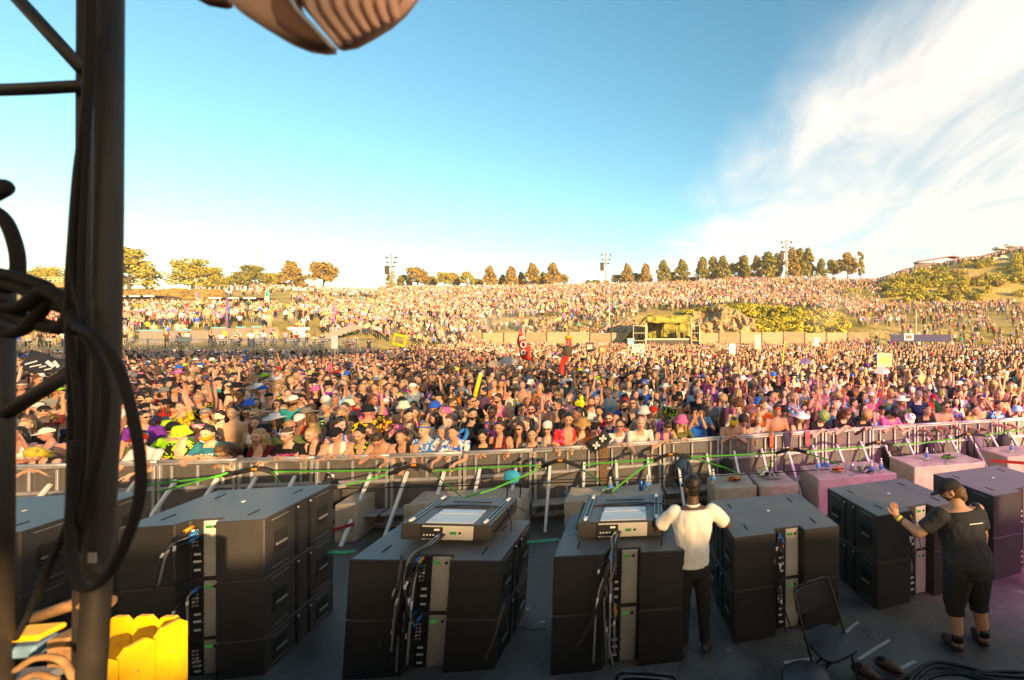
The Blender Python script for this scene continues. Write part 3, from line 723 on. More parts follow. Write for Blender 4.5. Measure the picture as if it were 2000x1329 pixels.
# ------------------------------------------------------------------ crowd barrier
BL = [Vector((-13.15, 6.5)), Vector((-9.26, 7.03)), Vector((-3.83, 7.73)), Vector((0, 8.76)), Vector((3.15, 9.66)), Vector((7.0, 10.7)), Vector((10.3, 11.5))]
def bl_sample(step):
    pts = [p.to_3d() for p in BL]; sp = spline(pts, 24); out = [sp[0]]; acc = 0
    for a, b in zip(sp[:-1], sp[1:]):
        L = (b - a).length; pos = 0
        while acc + L - pos >= step:
            pos += step - acc; out.append(a.lerp(b, pos / L)); acc = 0
        acc += L - pos
    return out
M_ALU = mat('barrier_aluminium', (.50, .50, .51), .42, .5, var=.15, vscale=9, bump=.05)
M_ALUW = mat('brace_aluminium', (.80, .78, .74), .45, .2, var=.12)
M_MESHP = bpy.data.materials.new('perforated_sheet'); M_MESHP.use_nodes = True
def _perf():
    N, L = M_MESHP.node_tree.nodes, M_MESHP.node_tree.links; b = N['Principled BSDF']; b.inputs['Base Color'].default_value = (.20, .19, .18, 1); b.inputs['Metallic'].default_value = .3; b.inputs['Roughness'].default_value = .45
    t = N.new('ShaderNodeTexCoord'); vm = N.new('ShaderNodeVectorMath'); vm.operation = 'SCALE'; vm.inputs['Scale'].default_value = 70; L.new(t.outputs['Object'], vm.inputs[0])
    fr = N.new('ShaderNodeVectorMath'); fr.operation = 'FRACTION'; L.new(vm.outputs[0], fr.inputs[0])
    sb = N.new('ShaderNodeVectorMath'); sb.operation = 'SUBTRACT'; sb.inputs[1].default_value = (.5, .5, .5); L.new(fr.outputs[0], sb.inputs[0])
    ml = N.new('ShaderNodeVectorMath'); ml.operation = 'MULTIPLY'; ml.inputs[1].default_value = (1, 0, 1); L.new(sb.outputs[0], ml.inputs[0])
    ln = N.new('ShaderNodeVectorMath'); ln.operation = 'LENGTH'; L.new(ml.outputs[0], ln.inputs[0])
    gt = N.new('ShaderNodeMath'); gt.operation = 'GREATER_THAN'; gt.inputs[1].default_value = .30; L.new(ln.outputs['Value'], gt.inputs[0])
    L.new(gt.outputs[0], b.inputs['Alpha'])
_perf()
M_YEL = mat('yellow_gusset', (.55, .46, .16), .5, .2)
BSTEP = 1.12
bpts = bl_sample(BSTEP)
def barrier_unit():
    L = BSTEP - .012; P = {}
    mb = MB(); mb.tube([(.006, 0, 1.2), (L + .006, 0, 1.2)], .027, 8); mb.box((L / 2 + .006, 0, 1.165), (L, .045, .03), bev=.006); P['top_rail'] = (mb.mesh('top_rail', M_ALU))
    mb = MB(); mb.box((L / 2, .012, .975), (L - .03, .004, .33)); P['perforated_panel'] = mb.mesh('perforated_panel', M_MESHP)
    mb = MB(); mb.box((L / 2, .012, .43), (L - .03, .006, .66)); P['kick_panel'] = mb.mesh('kick_panel', M_MESHP)
    mb = MB(); mb.box((L / 2, 0, .785), (L, .05, .05), bev=.006); P['middle_rail'] = mb.mesh('middle_rail', M_ALU)
    mb = MB(); mb.box((L / 2, 0, .075), (L, .05, .05), bev=.006); P['bottom_rail'] = mb.mesh('bottom_rail', M_ALU)
    mb = MB(); mb.box((0, -.004, .62), (.045, .052, 1.07), bev=.006); P['post'] = mb.mesh('post', M_ALU)
    mb = MB(); mb.box((0, -.016, .975), (.032, .03, .32), bev=.004); P['rib'] = mb.mesh('rib', M_ALU)
    mb = MB(); mb.beam((0, -.02, .92), (0, -.74, .05), .045, .05, bev=.006); P['brace'] = mb.mesh('brace', M_ALUW)
    mb = MB(); mb.box((L / 2, -.18, .33), (L - .04, .28, .035), bev=.005); P['step'] = mb.mesh('step', M_ALU)
    mb = MB(); mb.add([(0, -.03, .31), (0, -.2, .31), (0, -.03, .14), (.02, -.03, .31), (.02, -.2, .31), (.02, -.03, .14)], [(0, 1, 2), (5, 4, 3), (0, 3, 4, 1), (1, 4, 5, 2), (2, 5, 3, 0)]); P['gusset'] = mb.mesh('gusset', M_YEL)
    mb = MB(); mb.box((L / 2, .45, .02), (L - .02, .9, .02), bev=.004); P['floor_plate'] = mb.mesh('floor_plate', M_ALU)
    mb = MB(); mb.beam((.04, -.03, .06), (.55, -.5, .035), .05, .04, bev=.006); P['foot_beam'] = mb.mesh('foot_beam', M_ALU)
    return P
BU = barrier_unit()
ORD = ['first', 'second', 'third', 'fourth', 'fifth', 'sixth', 'seventh', 'eighth', 'ninth', 'tenth', 'eleventh', 'twelfth', 'thirteenth', 'fourteenth', 'fifteenth', 'sixteenth', 'seventeenth', 'eighteenth', 'nineteenth', 'twentieth', 'twenty-first', 'twenty-second', 'twenty-third', 'twenty-fourth', 'twenty-fifth', 'twenty-sixth']
k = 0
for a, b in zip(bpts[:-1], bpts[1:]):
    if a.x < -11.6 or a.x / a.y > .72: continue
    rz = math.atan2(b.y - a.y, b.x - a.x); L = (b - a).length
    t = thing('crowd_barrier', f'aluminium crowd barrier section at the pit edge, {ORD[k]} section from the left', 'barrier', a, rz, 'barrier sections along the pit'); k += 1
    for nm in ('top_rail', 'perforated_panel', 'kick_panel', 'middle_rail', 'bottom_rail', 'step', 'floor_plate'): link(nm, BU[nm], t)
    for x in (.026, L - .05): link('post', BU['post'], t, (x, 0, 0))
    for x in (.20, .56, .92): link('rib', BU['rib'], t, (x, 0, 0))
    for x in (.27, .84): link('brace', BU['brace'], t, (x, 0, 0)); link('gusset', BU['gusset'], t, (x + .06, 0, 0))
    if k % 2: link('foot_beam', BU['foot_beam'], t)
def bl_at(x):
    """distance of the barrier line at this x, and its direction"""
    j = max(range(len(bpts) - 1), key=lambda i: -abs((bpts[i].x + bpts[i + 1].x) / 2 - x)); a, b = bpts[j], bpts[j + 1]
    t = (x - a.x) / (b.x - a.x); return a.y + (b.y - a.y) * t, math.atan2(b.y - a.y, b.x - a.x)
def bl_px(px):
    """the x on the barrier line the lens shows at this pixel column"""
    x = (px - CX) / FPX * 8
    for _ in range(12): x = (px - CX) / FPX * bl_at(x)[0]
    return x
# ------------------------------------------------------------------ people one can tell apart
USED_LABELS = set(); PEOPLE = []
PNAME = {'rail_both': 'both hands on the rail', 'rail_fold': 'forearms folded on the rail', 'rail_hang': 'arms hanging over the rail', 'rail_bow': 'head bowed over the rail', 'rail_wave': 'one arm raised at the rail',
 'up_both': 'both arms raised', 'up_one': 'one arm raised', 'point': 'arm stretched forward', 'phone': 'hands held up before the face', 'sides': 'arms at the sides', 'turn': 'head turned to the left', 'turnl': 'head turned to the right', 'cross': 'arms crossed', 'face': 'hand at the face', 'dance': 'elbows out dancing'}
# turn: yaw 48 about +Z for a figure facing -Y turns the face toward +X, the right of the photo
PNAME['turn'] = 'face turned right'; PNAME['turnl'] = 'face turned left'
def setc(o, A):
    for k in ('skin', 'shirt', 'shirt2', 'pants', 'hair', 'hat'): o[k] = [float(x) for x in A[k]]
    o['pat'] = float(A['pat'])
def jit(c, r, a=.18): return tuple(max(.004, x * (1 + r.uniform(-a, a))) for x in c)
def person(X, Y, rz, s, A, label, group='people standing in the crowd', z=0.0):
    me, Mh = body_mesh(A['pose'], A['build'], A['outfit'], A.get('legs', 'pants'), A.get('beard', False))
    t = tag(link('person', me, None, (X, Y, z), rz), label, 'person', group); s *= .955; t.scale = (s, s, s); setc(t, A)
    parts = list(HEADGEAR[A['head']])
    if A.get('glasses'): parts.append('sunglasses')
    if A.get('mask'): parts.append('face_scarf')
    for k in parts:
        c = link(PART_NAME[k], HP[k], t); c.matrix_local = Mh; setc(c, A)
    PEOPLE.append(t); return t
def rand_look(r, front=False):
    fem = r.random() < .45; A = {'build': 'f' if fem else 'm'}
    A['outfit'] = r.choices(['tee', 'tank', 'crop', 'long', 'none'], [3, 3, 3.5, .6, 0] if fem else [5, 2.6, 0, .5, 2.2])[0]
    A['legs'] = r.choice(['pants', 'shorts']); A['skinrank'] = r.choices(range(len(SKINS)), SKIN_W)[0]; A['skin'] = jit(SKINS[A['skinrank']], r, .12)
    A['hairname'] = r.choices(list(HAIRS), HAIR_W)[0]
    if A['skinrank'] >= 7: A['hairname'] = 'black'
    A['hair'] = jit(HAIRS[A['hairname']], r, .2)
    A['head'] = r.choices(['short hair', 'cropped hair', 'long hair', 'a hair bun', 'a ponytail', 'an afro', 'braided hair', 'a shaved head', 'cap', 'backward cap', 'bucket hat', 'bucket hat over long hair', 'wide-brimmed hat', 'beanie', 'headband'],
        [.4, .1, 6, 1.2, 1.6, .4, 1, 0, .6, .2, .3, 1, .5, .1, .6] if fem else [6, 2.2, .6, .2, .2, .5, .3, .3, 3, 1.2, 1.5, .2, .5, .4, 1])[0]
    A['shirtname'] = r.choices(CN, CW)[0]; A['shirt'] = jit(COLS[A['shirtname']], r); A['shirt2'] = COLS[r.choice(CN)]; A['pat'] = 1.0 if r.random() < .28 else 0.0
    A['pants'] = jit(r.choice([COLS['black'], COLS['black'], COLS['navy'], COLS['grey'], COLS['tan'], DENIM, COLS['olive']]), r); A['hatname'] = r.choices(['black', 'white', 'grey', 'red', 'lime', 'purple', 'pink', 'tan', 'blue'], [9, 4, 2, 1, .6, .6, 1, 1.8, 1.0])[0]; A['hat'] = jit(COLS[A['hatname']], r)
    A['glasses'] = r.random() < .24; A['beard'] = (not fem) and r.random() < .35
    A['pose'] = r.choices(['up_both', 'up_one', 'point', 'phone', 'sides', 'turn', 'turnl', 'cross', 'face', 'dance'], [.7, 1.2, .7, .7, 3.2, 2, 2, 1.2, 1, 2])[0]
    return A
def look_label(A):
    if A['head'] in ('cap', 'backward cap', 'bucket hat', 'beanie', 'headband', 'wide-brimmed hat', 'bucket hat over long hair'): h = f"{A['hatname']} {A['head']}"
    elif A['head'] == 'a shaved head': h = 'shaved head'
    else: h = A['hairname'] + ' ' + A['head'].replace('a ', '').replace('an ', '') if not A['head'].startswith('an') else A['hairname'] + ' afro'
    g = GARM[A['outfit']]
    w = f"{'patterned ' if A['pat'] else ''}{A['shirtname']} {g}" if g else 'bare chest'
    return h, w
def base_A(build, outfit, shirt, skinrank, hairname, head, pose, hat='black', pat=0, shirt2='white', glasses=False, legs='pants', beard=False, mask=False, pants='black'):
    c = lambda x: COLS[x] if isinstance(x, str) else x
    return dict(build=build, outfit=outfit, shirt=c(shirt), shirt2=c(shirt2), pat=float(pat), skin=SKINS[skinrank], hair=HAIRS.get(hairname, None) or c(hairname), head=head, pose=pose, hat=c(hat), glasses=glasses, legs=legs, beard=beard, mask=mask, pants=c(pants))
FRONT = [  # photo column, look, label
 (62, base_A('f', 'tank', 'black', 0, (.55, .45, .05), 'braided hair', 'rail_bow', hat='pink'), 'person with yellow braids and black tank top bent over the steel barricade behind the truss'),
 (268, base_A('m', 'tee', 'white', 1, 'brown', 'cap', 'rail_hang', hat='red'), 'person in white t-shirt and red cap beside the hanging cable loop'),
 (322, base_A('m', 'open', 'black', 2, 'black', 'bucket hat', 'rail_both', hat='lime', glasses=True, shirt2='lime', pat=1), 'person in lime bucket hat and sunglasses, black and green shirt, hands on rail'),
 (386, base_A('m', 'tee', (.01, .11, .15), 3, 'black', 'short hair', 'rail_fold', hat='orange', mask=True), 'person in dark teal t-shirt with orange scarf over the face, arms on rail'),
 (437, base_A('f', 'tank', 'purple', 3, 'brown', 'long hair', 'rail_bow'), 'person with long brown hair bowed over the rail beside the maroon shawl'),
 (482, base_A('f', 'open', 'maroon', 0, 'blonde', 'long hair', 'rail_both'), 'blonde person in open maroon top, both hands on the rail'),
 (546, base_A('m', 'tee', 'black', 1, 'brown', 'headband', 'rail_fold', hat='white'), 'person in white headband and black t-shirt with pink lettering at the rail'),
 (600, base_A('f', 'tank', 'black', 0, 'blonde', 'a hair bun', 'rail_fold'), 'blonde person with hair bun and black tank top leaning on the rail'),
 (640, base_A('m', 'tank', 'white', 2, 'black', 'cap', 'rail_fold', glasses=True), 'person in black cap, sunglasses and white tank top leaning on the rail'),
 (692, base_A('m', 'tank', 'black', 2, 'black', 'cropped hair', 'rail_fold', shirt2='lime', pat=1), 'person with cropped hair in black and green tank top at the rail'),
 (737, base_A('m', 'none', 'black', 3, 'dark brown', 'short hair', 'rail_bow'), 'bare-chested person with head bowed at the rail beside the blue jersey'),
 (780, base_A('m', 'tank', 'black', 3, 'dark brown', 'short hair', 'rail_hang'), 'curly dark-haired person in black tank top with arms over the rail'),
 (816, base_A('m', 'tee', (.02, .2, .6), 1, 'blonde', 'headband', 'rail_wave', hat='blue', shirt2='white', pat=1), 'person in blue headband and blue jersey with one arm raised at the rail'),
 (856, base_A('f', 'crop', 'light blue', 0, 'grey', 'headband', 'rail_both', hat='tan'), 'grey-haired person with tan headband and light blue crop top at the rail'),
 (888, base_A('m', 'tee', 'white', 2, 'black', 'short hair', 'rail_hang', shirt2='blue', pat=1), 'person in white and blue t-shirt with arms hanging over the rail'),
 (934, base_A('f', 'tee', 'black', 2, 'black', 'braided hair', 'rail_fold'), 'person with black braids and black t-shirt, forearms on the rail'),
 (970, base_A('f', 'tank', 'maroon', 3, 'dark brown', 'a hair bun', 'rail_both', shirt2='black', pat=1), 'person with dark hair bun in maroon and black tank top at the rail'),
 (1008, base_A('f', 'tank', 'black', 3, 'dark brown', 'long hair', 'rail_wave', glasses=True), 'person in black tank top and sunglasses raising one hand at the rail'),
 (1034, base_A('f', 'long', 'grey', 2, 'black', 'a hair bun', 'rail_hang', shirt2='black', pat=1), 'person in grey patterned long-sleeved top with arms hanging over the rail'),
 (1066, base_A('f', 'tank', 'grey', 0, 'black', 'beanie', 'rail_both', hat='white', glasses=True), 'person in white beanie, sunglasses and grey tank top at the rail'),
 (1106, base_A('m', 'open', 'red', 3, 'black', 'short hair', 'rail_both', shirt2='pink', pat=1), 'person in open red floral shirt with dark hair at the rail'),
 (1134, base_A('f', 'open', 'tan', 1, 'brown', 'wide-brimmed hat', 'rail_both', hat=(.40, .24, .09)), 'person in wide straw hat and open tan top at the rail'),
 (1164, base_A('f', 'tee', 'orange', 1, 'grey', 'cap', 'rail_fold', hat='black', glasses=True, mask=False), 'person in black cap and orange t-shirt holding the black flag'),
 (1213, base_A('m', 'tee', 'white', 3, 'dark brown', 'cropped hair', 'rail_fold', glasses=True), 'person in white t-shirt and sunglasses with purple and pink scarf at the rail'),
 (1251, base_A('m', 'tee', (.70, .66, .60), 0, 'brown', 'a shaved head', 'rail_hang'), 'shaven-headed person in cream t-shirt with long olive scarf at the rail'),
 (1298, base_A('f', 'tank', 'purple', 2, 'dark brown', 'a hair bun', 'rail_bow'), 'dark-haired person in purple tank top looking down at the rail'),
 (1332, base_A('f', 'long', 'olive', 1, 'blonde', 'bucket hat over long hair', 'rail_fold', hat='pink'), 'person in pink bucket hat over long hair and olive long-sleeved top'),
 (1366, base_A('m', 'tee', (.01, .14, .62), 2, 'black', 'cap', 'phone'), 'person in black cap and bright blue jersey holding both hands up at the rail'),
 (1434, base_A('m', 'none', 'black', 2, 'brown', 'backward cap', 'rail_bow', hat='yellow'), 'bare-chested person in yellow cap bent over the rail'),
 (1461, base_A('f', 'crop', 'grey', 3, 'dark brown', 'an afro', 'rail_both', shirt2='black', pat=1), 'person with big curly brown hair and patterned crop top at the rail'),
 (1491, base_A('f', 'crop', 'blue', 1, 'blonde', 'a hair bun', 'rail_both', shirt2='white', pat=1), 'blonde person in blue and white crop top at the rail'),
 (1527, base_A('m', 'none', 'black', 4, 'dark brown', 'headband', 'rail_both', hat='red'), 'bare-chested person in red headband at the rail above the orange towel'),
 (1568, base_A('f', 'crop', 'tan', 1, 'brown', 'wide-brimmed hat', 'rail_fold', hat='white'), 'person in white wide-brimmed hat and tan crop top leaning on the rail'),
 (1604, base_A('m', 'tee', 'black', 1, (.22, .36, .10), 'an afro', 'rail_bow'), 'person with curly green hair and black t-shirt bowed over the rail'),
 (1650, base_A('m', 'tee', 'black', 1, 'auburn', 'long hair', 'rail_bow'), 'person with long auburn hair in black t-shirt bowed over the rail'),
 (1690, base_A('f', 'long', 'black', 0, 'blonde', 'an afro', 'rail_bow'), 'person with frizzy blonde hair in black top bowed over the rail'),
 (1718, base_A('f', 'long', (.12, .30, .66), 0, 'brown', 'a ponytail', 'rail_fold'), 'person in light blue long-sleeved top beside the pink fan at the rail'),
 (1747, base_A('m', 'tee', 'pink', 2, 'black', 'an afro', 'rail_bow'), 'person with black afro and pink t-shirt leaning over the rail'),
 (1776, base_A('f', 'tee', 'pink', 1, 'brown', 'bucket hat', 'rail_bow', hat='white'), 'person in white bucket hat and pink t-shirt bent over the rail'),
 (1816, base_A('m', 'tee', 'black', 3, 'black', 'headband', 'rail_hang', hat='grey'), 'person in grey headband and black t-shirt reaching over the rail'),
 (1852, base_A('m', 'none', 'black', 3, 'dark brown', 'short hair', 'rail_hang', glasses=True), 'bare-chested person in sunglasses reaching over the rail'),
 (1908, base_A('f', 'tank', 'yellow', 3, 'black', 'a hair bun', 'rail_hang', shirt2='lime', pat=1), 'person in bright yellow tank top with dark tied hair reaching over the rail'),
 (1952, base_A('m', 'tee', 'navy', 2, 'dark brown', 'short hair', 'rail_hang', shirt2='light blue', pat=1), 'person in blue patterned t-shirt reaching over the rail at the far right'),
 (1992, base_A('f', 'tee', 'black', 1, 'brown', 'bucket hat', 'rail_hang', hat='light blue'), 'person in light blue bucket hat reaching over the rail at the right edge'),
]
FR = {}
for i, (px, A, lab) in enumerate(FRONT):
    x = bl_px(px); y, ang = bl_at(x); off = .37
    nx, ny = -math.sin(ang), math.cos(ang)
    r = random.Random(i * 7 + 3)
    s = r.uniform(.95, 1.04) * (0.97 if A['build'] == 'f' else 1.03)
    FR[px] = person(x + nx * off, y + ny * off, ang + R(r.uniform(-10, 10)), s, A, lab, 'people along the front rail'); USED_LABELS.add(lab)
# a few who stand out right behind the rail
SECOND = [
 (963, 1.35, base_A('m', 'tank', 'pink', 9, 'black', 'short hair', 'sides', shirt2='blue', pat=1, glasses=True, beard=True), 'dark-skinned person in pink and blue tie-dye tank top and glasses, second row'),
 (925, 1.2, base_A('m', 'tee', 'black', 2, 'black', 'short hair', 'turn', beard=True), 'bearded person in plain black t-shirt beside the yellow foam stick'),
 (786, 3.0, base_A('m', 'tee', 'black', 0, 'brown', 'cap', 'turn', glasses=True, beard=True, shirt2='grey', pat=1), 'bearded person in black cap and black band t-shirt, arms down, behind the front rows'),
 (705, 3.6, base_A('m', 'tee', 'red', 2, 'black', 'short hair', 'turnl'), 'person with red top turned away, standing tall left of the black cap'),
 (872, 2.1, base_A('f', 'long', 'purple', 1, 'auburn', 'bucket hat over long hair', 'sides', hat='pink'), 'person with long auburn hair under a pink bucket hat, third row'),
 (1092, 2.2, base_A('m', 'none', 'black', 3, 'dark brown', 'short hair', 'turnl', glasses=True), 'bare-chested person in sunglasses beside the yellow-green balloon'),
 (1155, 2.3, base_A('m', 'tee', 'white', 2, 'brown', 'short hair', 'up_one', beard=True), 'bearded person in white t-shirt with hand raised right of the balloon'),
 (1238, 2.0, base_A('m', 'tank', 'grey', 2, 'dark brown', 'short hair', 'point', glasses=True), 'person in grey tank top and sunglasses with arm stretched forward, third row'),
 (1340, 1.0, base_A('m', 'none', 'black', 7, 'black', 'cropped hair', 'turn', beard=True), 'bare-chested dark-skinned person behind the bright blue jersey'),
 (1318, 2.4, base_A('m', 'tee', 'black', 2, 'black', 'cap', 'dance', shirt2='lime', pat=1), 'person in black and green t-shirt and black cap, elbows out, behind the pink bucket hat'),
 (1805, 1.5, base_A('m', 'tee', 'red', 8, 'black', 'cropped hair', 'turnl'), 'dark-skinned person in red t-shirt behind the right-hand rail'),
 (1835, 1.7, base_A('m', 'tee', 'green', 1, 'brown', 'bucket hat', 'point', hat='olive'), 'person in olive bucket hat and green t-shirt reaching forward, right-hand side'),
 (1700, 2.6, base_A('m', 'tee', 'light blue', 0, 'brown', 'bucket hat', 'sides', hat='tan'), 'smiling person in tan bucket hat and light blue t-shirt behind the right-hand rail'),
 (640, 4.2, base_A('f', 'tank', 'white', 1, (.7, .68, .66), 'long hair', 'turnl'), 'person with long white hair and white tank top, left half of the crowd'),
 (360, 2.6, base_A('m', 'tee', 'yellow', 1, 'auburn', 'short hair', 'up_one', shirt2='brown', pat=1), 'person in yellow leopard-pattern t-shirt shading the eyes, left side'),
 (500, 2.2, base_A('f', 'open', 'pink', 1, 'blonde', 'a ponytail', 'sides', glasses=True), 'blonde person in open pink shirt and sunglasses, left side'),
]
taken = []
for px, A, lab in FRONT: taken.append((FR[px].location.x, FR[px].location.y))
for i, (px, off, A, lab) in enumerate(SECOND):
    x = bl_px(px); y, ang = bl_at(x); y += off; x = (px - CX) / FPX * y
    person(x, y, R(random.Random(i).uniform(-8, 8)), 1.04 if A['build'] == 'm' else .97, A, lab); taken.append((x, y)); USED_LABELS.add(lab)
r = random.Random(5)
ROWN = ['second', 'third', 'fourth', 'fifth', 'sixth', 'seventh', 'eighth', 'ninth', 'tenth', 'eleventh']
INDIV_MAX = 300; row = 0; LASTROW = 0
ROWY = {}
while len(PEOPLE) < INDIV_MAX and row < 10:
    off = .37 + (row + 1) * .60; x = -15.5 + (row % 2) * .3
    while x < 12 and len(PEOPLE) < INDIV_MAX:
        xx = x + r.uniform(-.12, .12); y0, ang = bl_at(xx); yy = y0 + off + r.uniform(-.14, .14); px = CX + xx / yy * FPX
        x += r.uniform(.52, .68)
        if px < -25 or px > 2030 or (128 < px < 236): continue
        if any((xx - a) ** 2 + (yy - b) ** 2 < .17 for a, b in taken[-260:]): continue
        for tr in range(60):
            A = rand_look(r); h, w = look_label(A)
            side = 'far left' if px < 400 else 'left' if px < 800 else 'centre' if px < 1200 else 'right' if px < 1600 else 'far right'
            lab = f"person with {h}, {w}{' and sunglasses' if A['glasses'] else ''}, {PNAME[A['pose']]}, {ROWN[row]} row {side}"
            if len(lab.split()) > 16: lab = f"person with {h}, {w}, {PNAME[A['pose']]}, {ROWN[row]} row {side}"
            if lab not in USED_LABELS and len(lab.split()) <= 16: break
        USED_LABELS.add(lab)
        taken.append((xx, yy)); s = r.uniform(.93, 1.06) * (.95 if A['build'] == 'f' else 1.02)
        person(xx, yy, R(r.uniform(-22, 22)) - math.atan2(xx, yy) * .45, s, A, lab)
    LASTROW = off; row += 1
EDGE_OFF = LASTROW
print('PEOPLE', len(PEOPLE), 'rows', row, 'bodies', len(_bodycache))

# ------------------------------------------------------------------ the rest of the crowd: one mass
def make_crowd():
    r = random.Random(77); nr = np.random.default_rng(77)
    # figures of the mass, each body with its hair or hat
    vcol = bpy.data.collections.new('crowd_figures'); combos = []
    for i in range(40):
        for _ in range(50):
            A = rand_look(r); k = (A['pose'], A['build'], A['outfit'], 'pants', False)
            if (A['pose'], A['build']) in _posecache and k in _bodycache or len(_bodycache) < 110: break
        combos.append(A)
    for i, A in enumerate(combos):
        me, Mh = body_mesh(A['pose'], A['build'], A['outfit'], 'pants', False)
        parts = [(me, Matrix())] + [(HP[k], Mh) for k in HEADGEAR[A['head']]] + ([(HP['sunglasses'], Mh)] if i % 5 == 0 else [])
        Vs = []; Fs = []; Ms = []; off = 0
        for m, M in parts:
            v = np.empty(len(m.vertices) * 3); m.vertices.foreach_get('co', v); v = v.reshape(-1, 3); Mn = np.array(M); v = v @ Mn[:3, :3].T + Mn[:3, 3]
            for p in m.polygons: Fs.append(tuple(q + off for q in p.vertices)); Ms.append(p.material_index)
            Vs.append(v); off += len(v)
        o = bpy.data.objects.new(f'figure_{i:02d}', fast_mesh(f'figure_{i:02d}', np.vstack(Vs), Fs, Ms, PM)); vcol.objects.link(o)
    P = []
    def put(X, Y, face=0.0, sc=1.0): P.append((X, Y, tz(X, Y), -math.atan2(X, Y) * .8 + r.uniform(-.5, .5) + face, sc * r.uniform(.9, 1.06)))
    def ga_limit(px):
        return float(np.interp(px, [0, 700, 760, 920, 1215, 1225, 1375, 1390, 1690, 1720, 2400], [40.5, 40.5, 44, 69, 71, 64.5, 64.5, 71, 71, 61, 61]))
    # level field
    Y = 9.0
    while Y < 71.5:
        step = .58 if Y < 22 else .68 if Y < 40 else .85; 
        X = -1.68 * Y - 1 + r.random() * step
        while X < .76 * Y + 1:
            x, y = X + r.uniform(-.2, .2), Y + r.uniform(-.25, .25); X += step * (.92 if Y < 22 else 1.0)
            px = CX + x / y * FPX
            y0 = bl_at(max(-13.0, min(10.2, x)))[0]
            if y < y0 + EDGE_OFF + .42 or y > ga_limit(px): continue
            if Y > 50 and r.random() < .12: continue
            put(x, y)
        Y += step
    # terraces and hillside: packed, with bare strips of slope
    def field(px0, px1, d0, d1, dens, ok=lambda px, d: True):
        n = int(dens * (px1 - px0) / FPX * (d1 * d1 - d0 * d0) / 2)
        for _ in range(n):
            d = math.sqrt(r.uniform(d0 * d0, d1 * d1)); px = r.uniform(px0, px1)
            if ok(px, d): put((px - CX) / FPX * d, d)
    def clump(px, d, s, th): return mnoise.noise(Vector(((px - CX) / FPX * d * s, d * s, 7.7))) > th
    field(-60, 760, 45, 57, .26, lambda p, d: clump(p, d, .16, -.15) and d > 45.5)
    field(-60, 640, 58, 77, .55); field(640, 760, 58, 88, .55)
    field(600, 960, 66, 96, .55)
    field(560, 920, 92, 118, .36, lambda p, d: p > 760 or d < 100)
    field(880, 1245, 76, 93, .5, lambda p, d: clump(p, d, .14, -.28))
    field(740, 1620, 93, 166, .55, lambda p, d: not (1330 < p < 1620 and d < 93))
    field(1600, 1720, 96, 160, .42)
    field(420, 760, 96, 120, .16, lambda p, d: clump(p, d, .09, .05)); field(380, 760, 121, 142, .30, lambda p, d: clump(p, d, .12, 0.0) or p > 600)
    field(1590, 2120, 66, 112, .42, lambda p, d: clump(p, d * 2.2, .10, -.10) and not (p < 1660 and d < 84))
    field(1560, 1960, 100, 113, .22)
    for px, d in [(r.uniform(1680, 2120), r.uniform(1.5, 17)) for _ in range(1000)]:
        dd = float(np.interp(px, [1680, 1800, 1900, 2000, 2120], [140, 146, 143, 145, 145])) + d; put((px - CX) / FPX * dd, dd)
    P2 = np.array(P); n = len(P2)
    me = bpy.data.meshes.new('crowd'); me.vertices.add(n); me.vertices.foreach_set('co', P2[:, :3].astype(np.float32).ravel())
    def fa(name, typ, arr):
        a = me.attributes.new(name, typ, 'POINT'); a.data.foreach_set('color' if typ == 'FLOAT_COLOR' else 'value', arr)
    fa('variant', 'INT', nr.integers(0, len(combos), n).astype(np.int32)); fa('turn', 'FLOAT', P2[:, 3].astype(np.float32)); fa('size', 'FLOAT', P2[:, 4].astype(np.float32))
    def cols(table, w, amt=.22):
        t = np.array(table); idx = nr.choice(len(t), n, p=np.array(w) / sum(w)); c = t[idx] * (1 + nr.uniform(-amt, amt, (n, 1)))
        return np.hstack([c, np.ones((n, 1))]).astype(np.float32).ravel()
    fa('skin', 'FLOAT_COLOR', cols(SKINS, SKIN_W, .12)); fa('shirt', 'FLOAT_COLOR', cols(list(COLS.values()), CW)); fa('shirt2', 'FLOAT_COLOR', cols(list(COLS.values()), CW))
    fa('pants', 'FLOAT_COLOR', cols([COLS['black'], COLS['navy'], COLS['grey'], COLS['tan'], DENIM, COLS['olive']], [5, 2, 2, 2, 2, 1])); fa('hair', 'FLOAT_COLOR', cols(list(HAIRS.values()), HAIR_W))
    fa('hat', 'FLOAT_COLOR', cols([COLS[c] for c in ('black', 'white', 'grey', 'red', 'lime', 'purple', 'pink', 'tan', 'blue')], [10, 4, 2, 1, .5, .5, .8, 1.8, 1.0])); fa('pat', 'FLOAT', (nr.random(n) < .25).astype(np.float32))
    o = link('crowd', me); tag(o, 'dense festival crowd filling the level field and the hillside', 'crowd', kind='stuff')
    ng = bpy.data.node_groups.new('crowd_figures', 'GeometryNodeTree')
    ng.interface.new_socket('Geometry', in_out='INPUT', socket_type='NodeSocketGeometry'); ng.interface.new_socket('Geometry', in_out='OUTPUT', socket_type='NodeSocketGeometry')
    N, L = ng.nodes, ng.links; gi, go = N.new('NodeGroupInput'), N.new('NodeGroupOutput')
    ci = N.new('GeometryNodeCollectionInfo'); ci.inputs['Collection'].default_value = vcol; ci.inputs['Separate Children'].default_value = True; ci.inputs['Reset Children'].default_value = True
    ip = N.new('GeometryNodeInstanceOnPoints'); ip.inputs['Pick Instance'].default_value = True
    def na(name, typ): a = N.new('GeometryNodeInputNamedAttribute'); a.data_type = typ; a.inputs['Name'].default_value = name; return a.outputs['Attribute']
    cx = N.new('ShaderNodeCombineXYZ'); L.new(na('turn', 'FLOAT'), cx.inputs[2])
